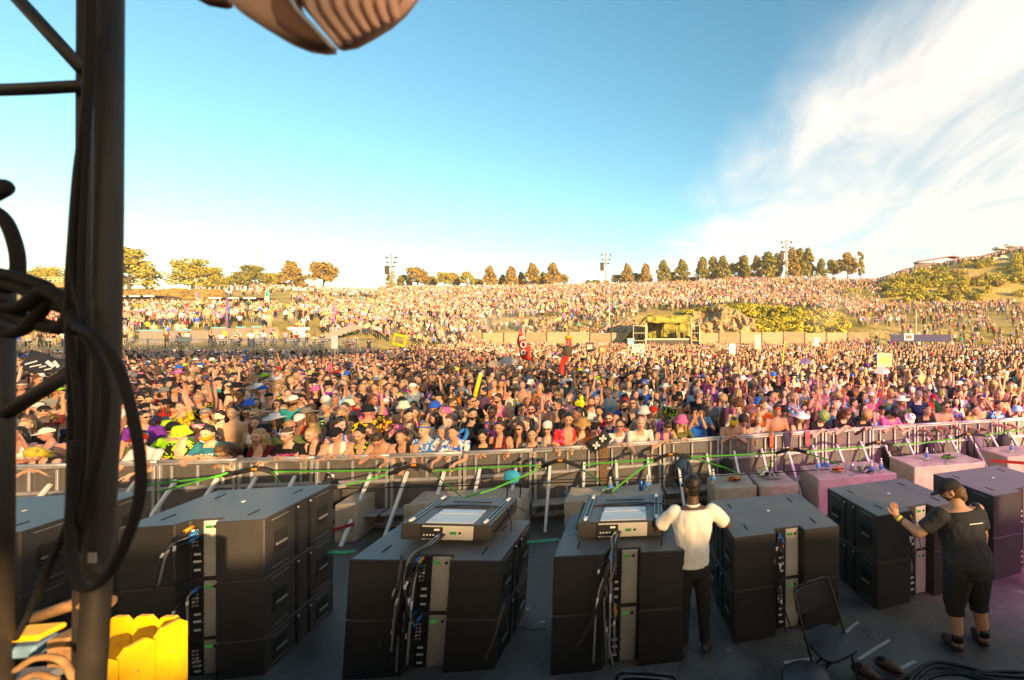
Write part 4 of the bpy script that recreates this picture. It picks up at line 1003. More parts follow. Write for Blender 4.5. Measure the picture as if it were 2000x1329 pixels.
    L.new(gi.outputs[0], ip.inputs['Points']); L.new(ci.outputs[0], ip.inputs['Instance']); L.new(na('variant', 'INT'), ip.inputs['Instance Index']); L.new(cx.outputs[0], ip.inputs['Rotation'])
    L.new(na('size', 'FLOAT'), ip.inputs['Scale']); L.new(ip.outputs[0], go.inputs[0])
    md = o.modifiers.new('figures', 'NODES'); md.node_group = ng
    print('CROWD', n)
    return o
make_crowd()
# ------------------------------------------------------------------ subwoofer cabinets in the pit
def scuffed(name, col, wear, rough, amt, bump):
    m = mat(name, col, rough, var=.2, vscale=3, bump=bump, bscale=240); N, L = m.node_tree.nodes, m.node_tree.links; b = N['Principled BSDF']; src = b.inputs['Base Color'].links[0].from_socket
    t = N.new('ShaderNodeTexCoord'); mp_ = N.new('ShaderNodeMapping'); mp_.inputs['Scale'].default_value = (3, 3, 16); mp_.inputs['Rotation'].default_value = (.5, .9, .3); L.new(t.outputs['Object'], mp_.inputs[0])
    n = N.new('ShaderNodeTexNoise'); n.inputs['Scale'].default_value = 5; n.inputs['Detail'].default_value = 9; n.inputs['Roughness'].default_value = .75; L.new(mp_.outputs[0], n.inputs['Vector'])
    r = N.new('ShaderNodeMapRange'); r.inputs['From Min'].default_value = .60; r.inputs['From Max'].default_value = .74; r.inputs['To Max'].default_value = amt; L.new(n.outputs[0], r.inputs['Value'])
    x = N.new('ShaderNodeMixRGB'); L.new(r.outputs[0], x.inputs['Fac']); L.new(src, x.inputs['Color1']); x.inputs['Color2'].default_value = tuple(wear) + (1,); L.new(x.outputs[0], b.inputs['Base Color']); return m
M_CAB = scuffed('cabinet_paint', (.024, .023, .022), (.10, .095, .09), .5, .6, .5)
M_CABT_SKYLIT = scuffed('cabinet_top_skylit', (.11, .115, .12), (.24, .23, .21), .5, .7, .15)  # tops paler than the sides: skylight and dust put into the colour
M_BLK = mat('black_plastic', (.012, .012, .013), .45); M_HOLE = mat('recess_black', (.004, .004, .004), .9, var=0)
M_STEEL = mat('steel_grey', (.45, .45, .45), .35, .7); M_AMP = mat('amplifier_plate', (.46, .44, .39), .5, .1, var=.1, vscale=4)
M_AMPB = mat('connector_strip', (.02, .02, .021), .4); M_GREEN = mat('display_green', (.01, .10, .02), .3, emit=.25)
M_BLUE = mat('connector_blue', (.01, .17, .52), .4); M_ORNG = mat('plug_orange', (.75, .25, .02), .45); M_CABLE = mat('cable_black', (.014, .014, .015), .42)
M_WHITE = mat('white_label', (.72, .72, .70), .5, var=.06); M_SCUFF = mat('skid_line', (.16, .16, .165), .35)
M_CGREY = mat('cable_grey', (.25, .25, .25), .45)

def cabinet_meshes(w, d, h, nx0, nx1):
    P = {}
    nd = .11
    poly = [(0, 0), (nx0, 0), (nx0 + .035, nd), (nx1 - .012, nd), (nx1, 0), (w, 0), (w, d), (0, d)]
    bm = bmesh.new(); lo = [bm.verts.new((x, y, 0.006)) for x, y in poly]; hi = [bm.verts.new((x, y, h - .004)) for x, y in poly]
    bm.faces.new(list(reversed(lo))); top = bm.faces.new(hi)
    for i in range(len(poly)): bm.faces.new((lo[i], lo[(i + 1) % 8], hi[(i + 1) % 8], hi[i]))
    bmesh.ops.recalc_face_normals(bm, faces=bm.faces)
    bmesh.ops.bevel(bm, geom=[e for e in bm.edges], offset=.009, segments=1, affect='EDGES')
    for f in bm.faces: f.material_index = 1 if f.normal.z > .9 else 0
    me = bpy.data.meshes.new('cabinet'); bm.to_mesh(me); bm.free(); me.materials.append(M_CAB); me.materials.append(M_CABT_SKYLIT); P['cabinet'] = me
    a0, a1 = nx0 + .05, nx1 - .03; s = a0 + (a1 - a0) * .42
    mb = MB(); mb.box(((s + a1) / 2, nd - .006, h / 2), (a1 - s, .012, h - .04), bev=.003)
    for i in range(6):
        for x in (s + .012, a1 - .012): mb.cyl((x, nd - .012, .05 + i * (h - .1) / 5), (x, nd - .016, .05 + i * (h - .1) / 5), .005, n=6, m=1)
    P['amplifier_plate'] = mb.mesh('amplifier_plate', [M_AMP, M_BLK])
    mb = MB(); mb.box(((a0 + s) / 2, nd - .004, h / 2), (s - a0 - .003, .012, h - .04), bev=.002)
    for i in range(5):
        for j in range(2): mb.cyl((a0 + .02 + j * .03, nd - .012, h - .1 - i * .035), (a0 + .02 + j * .03, nd - .022, h - .1 - i * .035), .011, n=8, m=2 if (i + j) % 3 else 1)
    for z, ww in ((h * .42, .05), (h * .30, .06), (h * .16, .05)): mb.box(((a0 + s) / 2, nd - .012, z), (ww, .006, .02), m=1)
    P['connector_strip'] = mb.mesh('connector_strip', [M_AMPB, M_WHITE, M_STEEL])
    mb = MB(); mb.box((s + .045, nd - .014, h - .075), (.055, .006, .026)); P['display'] = mb.mesh('display', M_GREEN)
    mb = MB(); mb.cyl((a1 - .04, nd - .010, h - .075), (a1 - .04, nd - .018, h - .075), .014, n=10); P['vent'] = mb.mesh('vent', M_HOLE)
    # side fittings for the x = w side, mirrored for the other one
    for side, x, sg in (('r', w, 1), ('l', 0, -1)):
        def frame(y, z, ww, hh, m):
            m.box((x + sg * .003, y, z), (.006, ww, hh), m=0, bev=.002); m.box((x + sg * .007, y, z + hh * .08), (.003, ww * .74, hh * .6), m=1)
            m.beam((x + sg * .012, y - ww * .36, z - hh * .1), (x + sg * .012, y + ww * .36, z - hh * .1), .012, .022, 2)
        for i, y in enumerate((.2, d - .2)):
            mb = MB(); frame(y, h * .5, .19, .2, mb); P[f'handle_{side}{i}'] = mb.mesh('handle', [M_BLK, M_HOLE, M_STEEL])
        for i, y in enumerate((d * .42, d * .60)):
            mb = MB(); mb.box((x + sg * .002, y, h * .5), (.005, .05, h - .05)); mb.box((x + sg * .006, y, h - .09), (.012, .03, .09), m=1, bev=.003); mb.cyl((x, y, h - .05), (x + sg * .02, y, h - .05), .012, n=8, m=2); mb.box((x + sg * .006, y, .1), (.012, .03, .1), m=1, bev=.003)
            P[f'latch_{side}{i}'] = mb.mesh('latch', [M_HOLE, M_BLK, M_STEEL])
        for i, (y, z) in enumerate(((.2, h - .05), (.2, .05), (d - .2, h - .05), (d - .2, .05))): mb = MB(); mb.beam((x + sg * .002, y - .11, z), (x + sg * .002, y + .11, z), .005, .008); P[f'skid_{side}{i}'] = mb.mesh('skid', M_SCUFF)
    for i, (x, y) in enumerate(((.2, .22), (w - .22, .2), (.2, d - .24), (w - .22, d - .22))): mb = MB(); mb.beam((x, y - .07, h - .002), (x, y + .07, h - .002), .012, .006); P[f'top_groove{i}'] = mb.mesh('top_groove', M_HOLE)
    mb = MB(); mb.cyl((w * .5, d * .55, h - .004), (w * .5, d * .55, h + .001), .018, n=10); P['socket'] = mb.mesh('socket', M_WHITE)
    return P
def sub_stack(fl, rz, w, d, hs, names, roll=0.0, far=True):
    z = 0.0
    for i, h in enumerate(hs):
        key = (w, d, h)
        if key not in SUBM: SUBM[key] = cabinet_meshes(w, d, h, w * .38, w * .655)
        P = SUBM[key]; t = thing('subwoofer_cabinet', names[i], 'loudspeaker', (fl[0] + math.sin(roll) * z * math.cos(rz), fl[1] + math.sin(roll) * z * math.sin(rz), z), rz, 'subwoofer cabinets stacked in the pit')
        t.rotation_euler = (0, roll, rz)
        body = link('cabinet', P['cabinet'], t)
        amp = link('amplifier_plate', P['amplifier_plate'], t); link('display', P['display'], amp); link('vent', P['vent'], amp); link('connector_strip', P['connector_strip'], t)
        for s in 'rl':
            for k in (0, 1): link('handle', P[f'handle_{s}{k}'], t); link('latch', P[f'latch_{s}{k}'], t)
            [link('skid', P[f'skid_{s}{k}'], t) for k in range(4)]
        if i == len(hs) - 1: [link('top_groove', P[f'top_groove{k}'], t) for k in range(4)]; link('socket', P['socket'], t)
        z += h
    return z
SUBM = {}
LV = {2: ['lower', 'upper'], 3: ['bottom', 'middle', 'top']}
def nm(n, where): return [f'black subwoofer cabinet, {l} one of the stack {where}' for l in LV[n]]
def fl_from_fr(fr, rz, w): return (fr[0] - w * math.cos(rz), fr[1] - w * math.sin(rz))
STK = []
STK.append((fl_from_fr((-6.084, 3.974), R(10), 1.2), R(10), 1.2, 1.08, [.35, .56, .56], nm(3, 'at the far left'), 0))
STK.append((fl_from_fr((-4.231, 4.255), R(11), 1.12), R(11), 1.12, 1.02, [.35, .56, .56], nm(3, 'behind the yellow crate'), 0))
STK.append(((-3.459, 4.19), R(6), 1.345, .95, [.56, .56], nm(2, 'left of the central gap'), R(3.5)))
STK.append(((-1.555, 4.245), R(9), 1.23, 1.02, [.56, .56], nm(2, 'left of the white shirt'), R(1.5)))
STK.append(((.174, 4.68), R(14.5), 1.21, 1.08, [.55, .55], nm(2, 'behind the folding chair'), 0))
STK.append(((1.852, 5.244), R(20), 1.28, 1.02, [.55, .55], nm(2, 'the person in black touches'), 0))
STK.append(((3.584, 5.89), R(20), 1.35, 1.0, [.55, .55], nm(2, 'at the far right'), 0))
for s in STK: sub_stack(*s)
def stk_pt(i, x, y, z):
    fl, rz = STK[i][0], STK[i][1]; roll = STK[i][6]; x += math.sin(roll) * z
    return Vector((fl[0] + x * math.cos(rz) - y * math.sin(rz), fl[1] + x * math.sin(rz) + y * math.cos(rz), z))
# plugs and hanging cables at the amplifier panels: each loom is a thing
def loom(i, ztop, name, label, n, seed, low=.1, heavy=False, dx=.0):
    r = random.Random(seed); t = thing(name, label, 'cables', stk_pt(i, 0, 0, 0))
    o = t.location.copy(); w = STK[i][2]; x0 = w * .38 + .06 + dx
    for k in range(n):
        zt = ztop - .06 - (k % 3) * .05; a = stk_pt(i, x0 + r.uniform(0, .06), .095, zt); b = a + Vector((0, -.07, -.02))
        e = stk_pt(i, x0 + r.uniform(-.16, .10), -.05 - r.uniform(0, .12), max(low, zt - r.uniform(.3, .9)))
        m1 = a.lerp(e, .45) + Vector((r.uniform(-.06, .03), -.07, .10))
        mb = MB(); mb.tube([p - o for p in spline([b, m1, e], 6)], .0085 if not heavy else .010, 7); mb.build('cable', M_CABLE if r.random() < .65 else M_CGREY, t)
        mb = MB(); mb.tube([a - o, b - o], .016, 8); mb.build('plug', r.choice([M_BLUE, M_BLUE, M_BLUE, M_ORNG, M_BLK]), t)
        mb = MB(); q = spline([b, m1, e], 6); j = len(q) // 2; mb.tube([q[j] - o, q[j + 1] - o], .011, 7); mb.build('label_sleeve', M_WHITE, t)
    return t
loom(1, 1.47, 'cable_loom', 'blue-plugged cables in the top left subwoofer panel', 3, 1, .95)
loom(1, .90, 'cable_loom', 'blue-plugged cables in the middle left subwoofer panel', 2, 2, .4)
loom(2, 1.12, 'cable_loom', 'thick bundle of cables down the panel of the stack left of the gap', 9, 3, .2, True, -.02)
loom(2, .62, 'cable_loom', 'lower cables at the stack left of the gap', 5, 4, .1)
loom(3, 1.12, 'cable_loom', 'cables down the panel beside the white shirt', 7, 5, .2, True, -.02)
loom(3, .62, 'cable_loom', 'lower cables at the stack beside the white shirt', 4, 6, .1)
loom(4, 1.1, 'cable_loom', 'blue-plugged cables in the panel behind the folding chair', 3, 7, .4)
loom(4, .62, 'cable_loom', 'lower blue-plugged cables behind the folding chair', 2, 8, .1)
loom(5, 1.1, 'cable_loom', 'cables in the panel beside the hand of the person in black', 3, 9, .3)

# flat amplified speakers lying on two stacks
M_STRIPE = mat('rail_stripe', (.34, .40, .44), .35, .6); M_LPLATE = mat('light_plate', (.60, .62, .63), .45, .3)
def flat_speaker(i, label, cx):
    rz = STK[i][1] - R(1); t = thing('flat_speaker', label, 'loudspeaker', stk_pt(i, cx, .3, 1.12), rz, 'flat speakers lying on the stacks'); t.rotation_euler = (0, STK[i][6], rz)
    w, d, h = .86, .78, .165
    poly = [(-w / 2, 0), (w / 2, 0), (w / 2, d), (w * .30, d), (w * .14, d - .045), (w * .04, d - .09), (-w * .04, d - .09), (-w * .14, d - .045), (-w * .30, d), (-w / 2, d)]
    bm = bmesh.new(); lo = [bm.verts.new((x, y, .003)) for x, y in poly]; hi = [bm.verts.new((x, y, h)) for x, y in poly]; n = len(poly)
    bm.faces.new(list(reversed(lo))); bm.faces.new(hi)
    for k in range(n): bm.faces.new((lo[k], lo[(k + 1) % n], hi[(k + 1) % n], hi[k]))
    bmesh.ops.recalc_face_normals(bm, faces=bm.faces); bmesh.ops.bevel(bm, geom=[e for e in bm.edges], offset=.006, segments=1, affect='EDGES')
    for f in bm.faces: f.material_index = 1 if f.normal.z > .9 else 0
    me = bpy.data.meshes.new('enclosure'); bm.to_mesh(me); bm.free(); me.materials.append(M_CAB); me.materials.append(M_CABT_SKYLIT); link('enclosure', me, t)
    mb = MB(); mb.box((.02, -.004, h / 2), (.49, .012, h - .025), bev=.003); am = mb.build('amplifier_plate', M_AMP, t)
    mb = MB(); mb.box((-.13, -.011, h / 2), (.21, .006, h - .05), bev=.002); 
    for k in range(4): mb.box((-.20 + k * .03, -.0155, h * .38), (.014, .004, .012), m=1)
    mb.box((-.08, -.0155, h * .7), (.05, .004, .018), m=1); mb.build('connector_strip', [M_AMPB, M_WHITE], am)
    mb = MB(); mb.box((.075, -.012, h * .5), (.06, .005, .028)); mb.build('display', M_GREEN, am)
    mb = MB(); mb.cyl((.14, -.010, h * .5), (.14, -.014, h * .5), .013); mb.build('vent', M_HOLE, am)
    mb = MB(); mb.box((.02, .13, h + .005), (.46, .22, .01), bev=.003); mb.build('heat_plate', M_LPLATE, t)
    mb = MB(); mb.box((.02, .30, h + .007), (.44, .11, .014), bev=.003); mb.build('heat_plate', M_LPLATE, t)
    for sx in (-1, 1):
        mb = MB(); mb.box((sx * .36, d * .5, h + .003), (.07, d - .06, .006)); 
        for q in (-.022, .022): mb.box((sx * .36 + q, d * .5, h + .008), (.006, d - .08, .006), m=1)
        for y in (.06, d - .1): mb.box((sx * .36, y, h + .016), (.03, .07, .02), m=2, bev=.004)
        mb.build('rigging_rail', [M_BLK, M_STRIPE, M_WHITE], t)
        mb = MB(); mb.beam((sx * (w / 2 + .03), .12, .06), (sx * (w / 2 + .03), d - .16, .13), .016, .02); mb.beam((sx * (w / 2), .12, .06), (sx * (w / 2 + .03), .12, .06), .016, .02); mb.beam((sx * (w / 2), d - .16, .13), (sx * (w / 2 + .03), d - .16, .13), .016, .02); mb.build('side_bar', M_BLK, t)
    for k in range(2):
        mb = MB(); mb.box((0, .44 + k * .16, h + .004), (.5 - .08 * k, .008, .006)); mb.build('groove', M_HOLE, t)
    mb = MB(); mb.tube(sag((-.45, .42, .15), (.45, .46, .16), -.035, 8), .009, 6); mb.build('strap', M_BLK, t)
    mb = MB(); mb.tube([(.44, .44, .16), (.52, .36, .03), (.56, .22, .01)], .006, 6); mb.tube([(.44, .6, .15), (.54, .75, .02)], .006, 6); mb.build('lashing', M_BLK, t)
    return t
flat_speaker(2, 'flat grey speaker with silver amplifier panel on the stack left of the gap', .70)
flat_speaker(3, 'flat grey speaker with silver amplifier panel beside the white shirt', .60)
def top_cables(i, cx, label, seed, green):
    r = random.Random(seed); o = stk_pt(i, 0, 0, 0); t = thing('cable_loom', label, 'cables', o)
    for k in range(6):
        a = stk_pt(i, cx - .06 + .012 * k, .285, 1.19); b = stk_pt(i, cx - .08 + .012 * k, .12, 1.17); c = stk_pt(i, .54 + r.uniform(-.03, .04), -.04, 1.06); d = stk_pt(i, .52 + r.uniform(-.05, .06), -.06, .7 - r.random() * .4)
        mb = MB(); mb.tube([p - o for p in spline([a, b, c, d], 6)], .008, 7); mb.build('cable', M_CABLE if k % 3 else M_CGREY, t)
        if k < 4: mb = MB(); mb.tube([a - o + Vector((0, .005, 0)), a.lerp(b, .35) - o], .014, 8); mb.build('plug', [MATS['strap_green'] if green else M_BLUE, M_ORNG, M_BLUE, M_BLK][k], t)
M_STRAP = mat('strap_green', (.06, .42, .04), .7, var=.2, vscale=30); M_SLEEVE = mat('strap_sleeve', (.012, .012, .012), .9)
M_TEAL = mat('rope_teal', (.02, .36, .22), .6)
top_cables(2, .70, 'cables from the flat speaker left of the gap', 21, False); top_cables(3, .60, 'green-plugged cables from the flat speaker beside the white shirt', 22, True)
# long loose cables running down the fronts
for i, (pts, lab) in enumerate([([(785, 1085, 4.1), (775, 1150, 4.0), (750, 1230, 3.95), (738, 1270, 3.9)], 'thick black cable hanging down the front of the stack left of the gap'), ([(1190, 1100, 4.15), (1170, 1180, 4.05), (1140, 1245, 3.98), (1128, 1265, 3.95)], 'thick black cable hanging beside the panel next to the white shirt'), ([(985, 1180, 4.0), (968, 1240, 3.9), (945, 1300, 3.8)], 'black cable hanging at the right side of the stack left of the gap')]):
    mb = MB(); mb.tube(spline([at(*p) for p in pts], 6), .014, 8); tag(mb.build('cable', M_CABLE), lab, 'cable')

# ------------------------------------------------------------------ concrete blocks behind the stacks
M_CONC = mat('concrete', (.52, .45, .36), .9, bump=.8, bscale=26, col2=(.38, .33, .27), vscale=5)
def block(px0, px1, ytop, d, depth, h, label, rz, rough=.018):
    a = onz(px0, ytop, h); b = onz(px1, ytop, h); c = (a + b) / 2; L = (b - a).length
    c.z = 0
    bm = bmesh.new(); bmesh.ops.create_cube(bm, size=1)
    for v in bm.verts: v.co = Vector((v.co.x * L, v.co.y * depth, (v.co.z + .5) * h))
    bmesh.ops.bevel(bm, geom=list(bm.edges), offset=.018, segments=1, affect='EDGES'); bmesh.ops.subdivide_edges(bm, edges=list(bm.edges), cuts=7, use_grid_fill=True)
    for v in bm.verts:
        n = mnoise.noise(v.co * 5 + Vector((px0, 0, 0))); n2 = mnoise.noise(v.co * 16 + Vector((px0, 5, 0)))
        if v.co.z > .03: v.co += v.co.normalized() * (n * rough * .6 + n2 * rough * .55)
        if v.co.z > h - .06: v.co.z -= .05 * max(0, mnoise.noise(Vector((v.co.x * 3, v.co.y * 3, px0)))) 
    me = bpy.data.meshes.new('concrete_block'); bm.to_mesh(me); bm.free(); me.materials.append(M_CONC)
    o = link('concrete_block', me, None, (c.x - math.sin(rz) * depth / 2, c.y + math.cos(rz) * depth / 2, .006), rz); tag(o, label, 'concrete block', 'concrete ballast blocks'); return o
block(655, 693, 985, 0, .62, .60, 'small worn concrete block right of the left subwoofer stack', R(10))
block(795, 1008, 982, 0, .62, .62, 'concrete block behind the flat speaker left of the gap', R(7), .03)
block(1105, 1290, 975, 0, .62, .62, 'concrete block behind the flat speaker beside the white shirt', R(8), .03)
block(1396, 1480, 952, 0, .75, .62, 'pale concrete block right of the white shirt, nearer the middle', R(12))
block(1484, 1562, 948, 0, .75, .62, 'pale concrete block right of the white shirt, with grey rags on it', R(12))
block(1592, 1762, 930, 0, .8, .66, 'concrete block in purple light with four bottles', R(13))
block(1776, 1938, 908, 0, .8, .68, 'long concrete block in purple light with one bottle', R(13))
block(1958, 2080, 890, 0, .8, .66, 'concrete block at the right edge below the dark bag', R(13))

# ------------------------------------------------------------------ green ratchet straps with black sleeves
def band(pts, w, name, m, parent=None, label=None, n=1, o=Vector((0, 0, 0))):
    P = [Vector(p) - o for p in pts]; V = []; F = []
    for i, p in enumerate(P):
        t = (P[min(i + 1, len(P) - 1)] - P[max(i - 1, 0)]).normalized(); up = Vector((0, -.35, 1)); up = (up - t * up.dot(t)).normalized(); nn = t.cross(up)
        for sx, sy in ((1, 1), (1, -1), (-1, -1), (-1, 1)): V.append(p + up * w / 2 * sx + nn * .003 * sy)
    for i in range(len(P) - 1):
        for k in range(4): F.append((i * 4 + k, i * 4 + (k + 1) % 4, (i + 1) * 4 + (k + 1) % 4, (i + 1) * 4 + k))
    F += [(3, 2, 1, 0), tuple((len(P) - 1) * 4 + k for k in range(4))]
    mb = MB(); mb.add(V, F); return mb.build(name, m, parent)
def strap(label, runs, sleeves=(), hooks=()):
    o = at(*runs[0][0]); t = thing('ratchet_strap', label, 'strap', o)
    for r_ in runs: band([at(*p) for p in r_], .025, 'webbing', M_STRAP, t, o=o)
    for s in sleeves:
        q = spline([at(*p) - o for p in s], 4); mb = MB(); mb.tube(q, [.03] * len(q), 8); sl = mb.build('sleeve', M_SLEEVE, t)
        mb = MB(); m = q[len(q) // 2]; mb.box(m + Vector((0, -.03, .01)), (.07, .03, .03), bev=.006); mb.build('orange_tag', M_ORNG, sl)
    for h in hooks:
        mb = MB(); c = at(*h) - o; mb.box(c, (.10, .05, .05), .6, bev=.008); mb.box(c + Vector((.03, -.03, .03)), (.12, .03, .02), .9, bev=.005); mb.build('ratchet', M_STEEL, t)
strap('green strap rising to a black sleeve above the left subwoofer stack', [[(268, 950, 6.6), (350, 940, 6.6), (440, 930, 6.7)], [(305, 962, 6.4), (380, 942, 6.5), (445, 924, 6.7)], [(530, 922, 6.8), (550, 946, 6.4)], [(535, 922, 6.8), (680, 920, 6.9), (760, 918, 7.0)]], [[(438, 930, 6.7), (500, 917, 6.75), (534, 924, 6.8)]])
strap('green strap with black sleeve behind the flat speaker left of the gap', [[(676, 948, 6.5), (720, 938, 6.7), (762, 925, 6.9)], [(843, 922, 6.95), (870, 945, 6.6), (905, 973, 6.1)], [(848, 920, 6.95), (940, 914, 7.1), (1060, 909, 7.2)], [(905, 973, 6.1), (960, 957, 6.5), (1030, 927, 7.0), (1060, 912, 7.2)]], [[(760, 926, 6.9), (810, 909, 6.9), (843, 921, 6.95)]], [(668, 950, 6.5)])
strap('green strap with black sleeve behind the stack beside the white shirt', [[(1132, 915, 7.2), (1165, 935, 6.8), (1190, 962, 6.3)], [(1140, 908, 7.2), (1200, 903, 7.3), (1275, 898, 7.4)], [(1195, 960, 6.3), (1240, 925, 6.9), (1278, 898, 7.4)]], [[(1060, 911, 7.2), (1095, 900, 7.1), (1132, 912, 7.2)]], [(1188, 958, 6.25)])
strap('green strap stretched above the head of the person in white', [[(1348, 894, 7.5), (1420, 915, 7.2), (1450, 930, 6.9)], [(1345, 893, 7.6), (1440, 889, 7.8), (1520, 885, 8.0)], [(1490, 918, 7.4), (1510, 900, 7.8), (1520, 886, 8.0)]], [[(1276, 900, 7.4), (1310, 888, 7.4), (1348, 894, 7.5)], [(1515, 886, 8.0), (1545, 878, 8.0), (1575, 884, 8.0)]], [(1488, 925, 7.3)])
strap('green strap across the right-hand barrier above the four bottles', [[(1570, 884, 8.0), (1620, 900, 7.8), (1640, 908, 7.7)], [(1575, 882, 8.1), (1650, 876, 8.4), (1690, 873, 8.5)], [(1678, 905, 8.0), (1686, 886, 8.3), (1696, 872, 8.5)], [(1740, 870, 8.7), (1800, 866, 8.9), (1868, 857, 9.2)], [(1868, 890, 8.6), (1872, 872, 9.0), (1880, 852, 9.3)], [(1920, 851, 9.4), (1980, 842, 9.7), (2030, 838, 9.9)]], [[(1690, 870, 8.5), (1715, 864, 8.5), (1742, 869, 8.6)], [(1866, 856, 9.2), (1890, 848, 9.2), (1922, 851, 9.4)]], [(1683, 912, 7.9), (1867, 893, 8.55)])
for y, a, b, lab in ((946, (630, 955, 6.9), (1620, 917, 8.2), 'thin black line running along the barrier braces'),):
    mb = MB(); mb.tube(sag(at(*a), at(*b), .05, 14), .009, 6); tag(mb.build('black_line', M_SLEEVE), lab, 'line')
for p0, p1, lab in (((640, 1080, 4.9), (690, 1079, 4.9), 'teal rope on the tarmac left of the stack with the flat speaker'), ((990, 1061, 5.1), (1090, 1056, 5.2), 'teal rope across the gap between the two middle stacks')):
    mb = MB(); a, b = at(*p0), at(*p1); mb.tube(sag(a, b, .01, 6), .011, 6); mb.tube(sag(a + Vector((0, .03, .004)), b + Vector((0, .025, .004)), .012, 6), .011, 6); tag(mb.build('teal_rope', M_TEAL), lab, 'rope')
mb = MB(); a, b = at(1935, 900, 8.2), at(2040, 908, 7.9); band([a, a.lerp(b, .5), b], .06, 'red_webbing', mat('webbing_red', (.35, .03, .02), .8)); tag(bpy.data.objects['red_webbing'], 'red webbing strap at the right edge of the pit', 'strap')
# straps round the small block
o = thing('block_lashing', 'red and green webbing round the small concrete block', 'strap', onz(672, 1030, .35))
for z, m, dx in ((.42, mat('webbing_pink', (.6, .04, .09), .7), 0), (.28, M_STRAP, .05)):
    q = onz(652, 1035, z - .02) - o.location; q2 = onz(695, 1022, z + .05) - o.location; q += Vector((0, -.02, 0)); q2 += Vector((0, -.03, 0)); band([q, q.lerp(q2, .5), q2], .05, 'webbing', m, o)

# ------------------------------------------------------------------ bottles, bags and loose kit
M_WATER = mat('bottle_plastic', (.80, .86, .92), .12, var=0, trans=.75, alpha=.75); M_LABEL = mat('bottle_label', (.05, .25, .65), .5); M_CAN = mat('can_blue', (.02, .10, .45), .3, .6)
def bottle_meshes():
    b = MB(); b.lathe([(.03, 0), (.033, .01), (.033, .12), (.026, .155), (.013, .185), (.013, .2)], 10); l = MB(); l.lathe([(.0345, .055), (.0345, .11)], 10); c = MB(); c.lathe([(.015, .197), (.015, .215), (.004, .217)], 8)
    return b.mesh('bottle', M_WATER), l.mesh('label', M_LABEL), c.mesh('bottle_cap', M_WHITE)
BTL = bottle_meshes()
def bottle(p, label, s=1.0):
    t = tag(link('water_bottle', BTL[0], None, p), label, 'bottle', 'water bottles in the pit'); link('label', BTL[1], t); link('bottle_cap', BTL[2], t); t.scale = (s, s, s)
def step_pt(px, off=-.18, z=.352):
    x = bl_px(px); y, a = bl_at(x); q = Vector((x - math.sin(a) * off, y + math.cos(a) * off, z)); 
    k = (px - CX) / FPX; q.x = k * q.y; return q
for px, lab in ((902, 'pair of bottles left of the blue pouch'), (918, 'blue pouch, nearer one'), (1098, 'brace post right of the blue pouch'), (1131, 'folded black flag'), (1314, 'dark blue rucksack')):
    pass
BOT = [(904, 'small water bottle on the barrier step left of the blue pouch'), (921, 'second water bottle on the barrier step left of the blue pouch'), (1107, 'water bottle on the barrier step right of the blue pouch'), (1128, 'water bottle on the barrier step below the straw hat'), (1319, 'water bottle on the barrier step beside the dark blue rucksack'), (1225, 'water bottle lying below the cream shirt on the barrier step'), (1420, 'water bottle on the barrier step right of the rucksack'), (1700, 'water bottle on the barrier step below the right-hand sleeve')]
for px, lab in BOT: bottle(step_pt(px), lab)
for px, py, z, lab in ((1264, 958, .64, 'water bottle beside the blue can on the concrete block'), (1192, 962, .64, 'water bottle on the block behind the flat speaker'), (1393, 945, .64, 'large clear bottle on the pale block right of the white shirt'), (1598, 920, .67, 'leftmost water bottle on the block in purple light'), (1607, 917, .67, 'second water bottle on the block in purple light'), (1616, 919, .67, 'third water bottle on the block in purple light'), (1702, 926, .67, 'water bottle beside the green ratchet on the purple block'), (1721, 922, .67, 'water bottle at the right end of the purple block'), (1810, 899, .69, 'lone water bottle on the long purple block'), (1976, 884, .67, 'water bottle on the block at the right edge')):
    bottle(onz(px, py, z), lab, 1.15)
mb = MB(); mb.lathe([(.028, 0), (.033, .008), (.033, .15), (.026, .16), (.004, .161)], 12); tag(mb.build('drink_can', M_CAN, None, onz(1252, 958, .64)), 'tall blue drink can on the concrete block', 'can')
mb = MB(); mb.lathe([(.028, 0), (.033, .008), (.033, .115), (.026, .124), (.004, .125)], 12); tag(mb.build('drink_can', M_STEEL, None, onz(1664, 918, .67)), 'silver drink can beside the green ratchet', 'can')

def rucksack(p, col, label, s=1.0, rz=0.0, seed=0):
    m = mat(f'bag_{label[:14]}', col, .8, var=.25, bump=.3); t = thing('rucksack', label, 'bag', p, rz, 'bags along the barrier'); t.scale = (s, s, s)
    mb = MB(); mb.ball((0, 0, .22), (.16, .10, .24), n=14, k=10); mb.v = [(x * (1 + .1 * mnoise.noise(Vector((x * 9, y * 9, z * 9 + seed)))), y * (1 + .15 * mnoise.noise(Vector((x * 7, y * 7, z * 7 + seed)))), max(.0, z)) for x, y, z in mb.v]; mb.build('pack', m, t)
    mb = MB(); mb.ball((0, -.09, .15), (.115, .055, .11), n=10, k=8); mb.build('pocket', m, t)
    mb = MB(); mb.tube(spline([(-.05, -.02, .45), (0, -.03, .53), (.05, -.02, .45)], 5), .01, 6); mb.build('haul_loop', M_SLEEVE, t)
    for sx in (-1, 1): mb = MB(); mb.tube(spline([(sx * .09, -.07, .40), (sx * .12, -.13, .28), (sx * .11, -.11, .08)], 5), .012, 6); mb.build('shoulder_strap', M_SLEEVE, t)
def hang(px, zc, off=-.14):
    q = step_pt(px, off, zc); return q
rucksack(hang(645, .42), (.03, .03, .032), 'black rucksack hung on the barrier right of the left strap sleeve', 1.05)
rucksack(hang(1334, .38), (.012, .04, .085), 'dark blue rucksack on the barrier behind the person in white', 1.15)
rucksack(hang(1418, .42), (.012, .012, .013), 'small black bag on the barrier right of the dark blue rucksack', .9)
rucksack(hang(1742, .36), (.04, .035, .02), 'mesh-patterned black bag under the right-hand sleeve', 1.1)
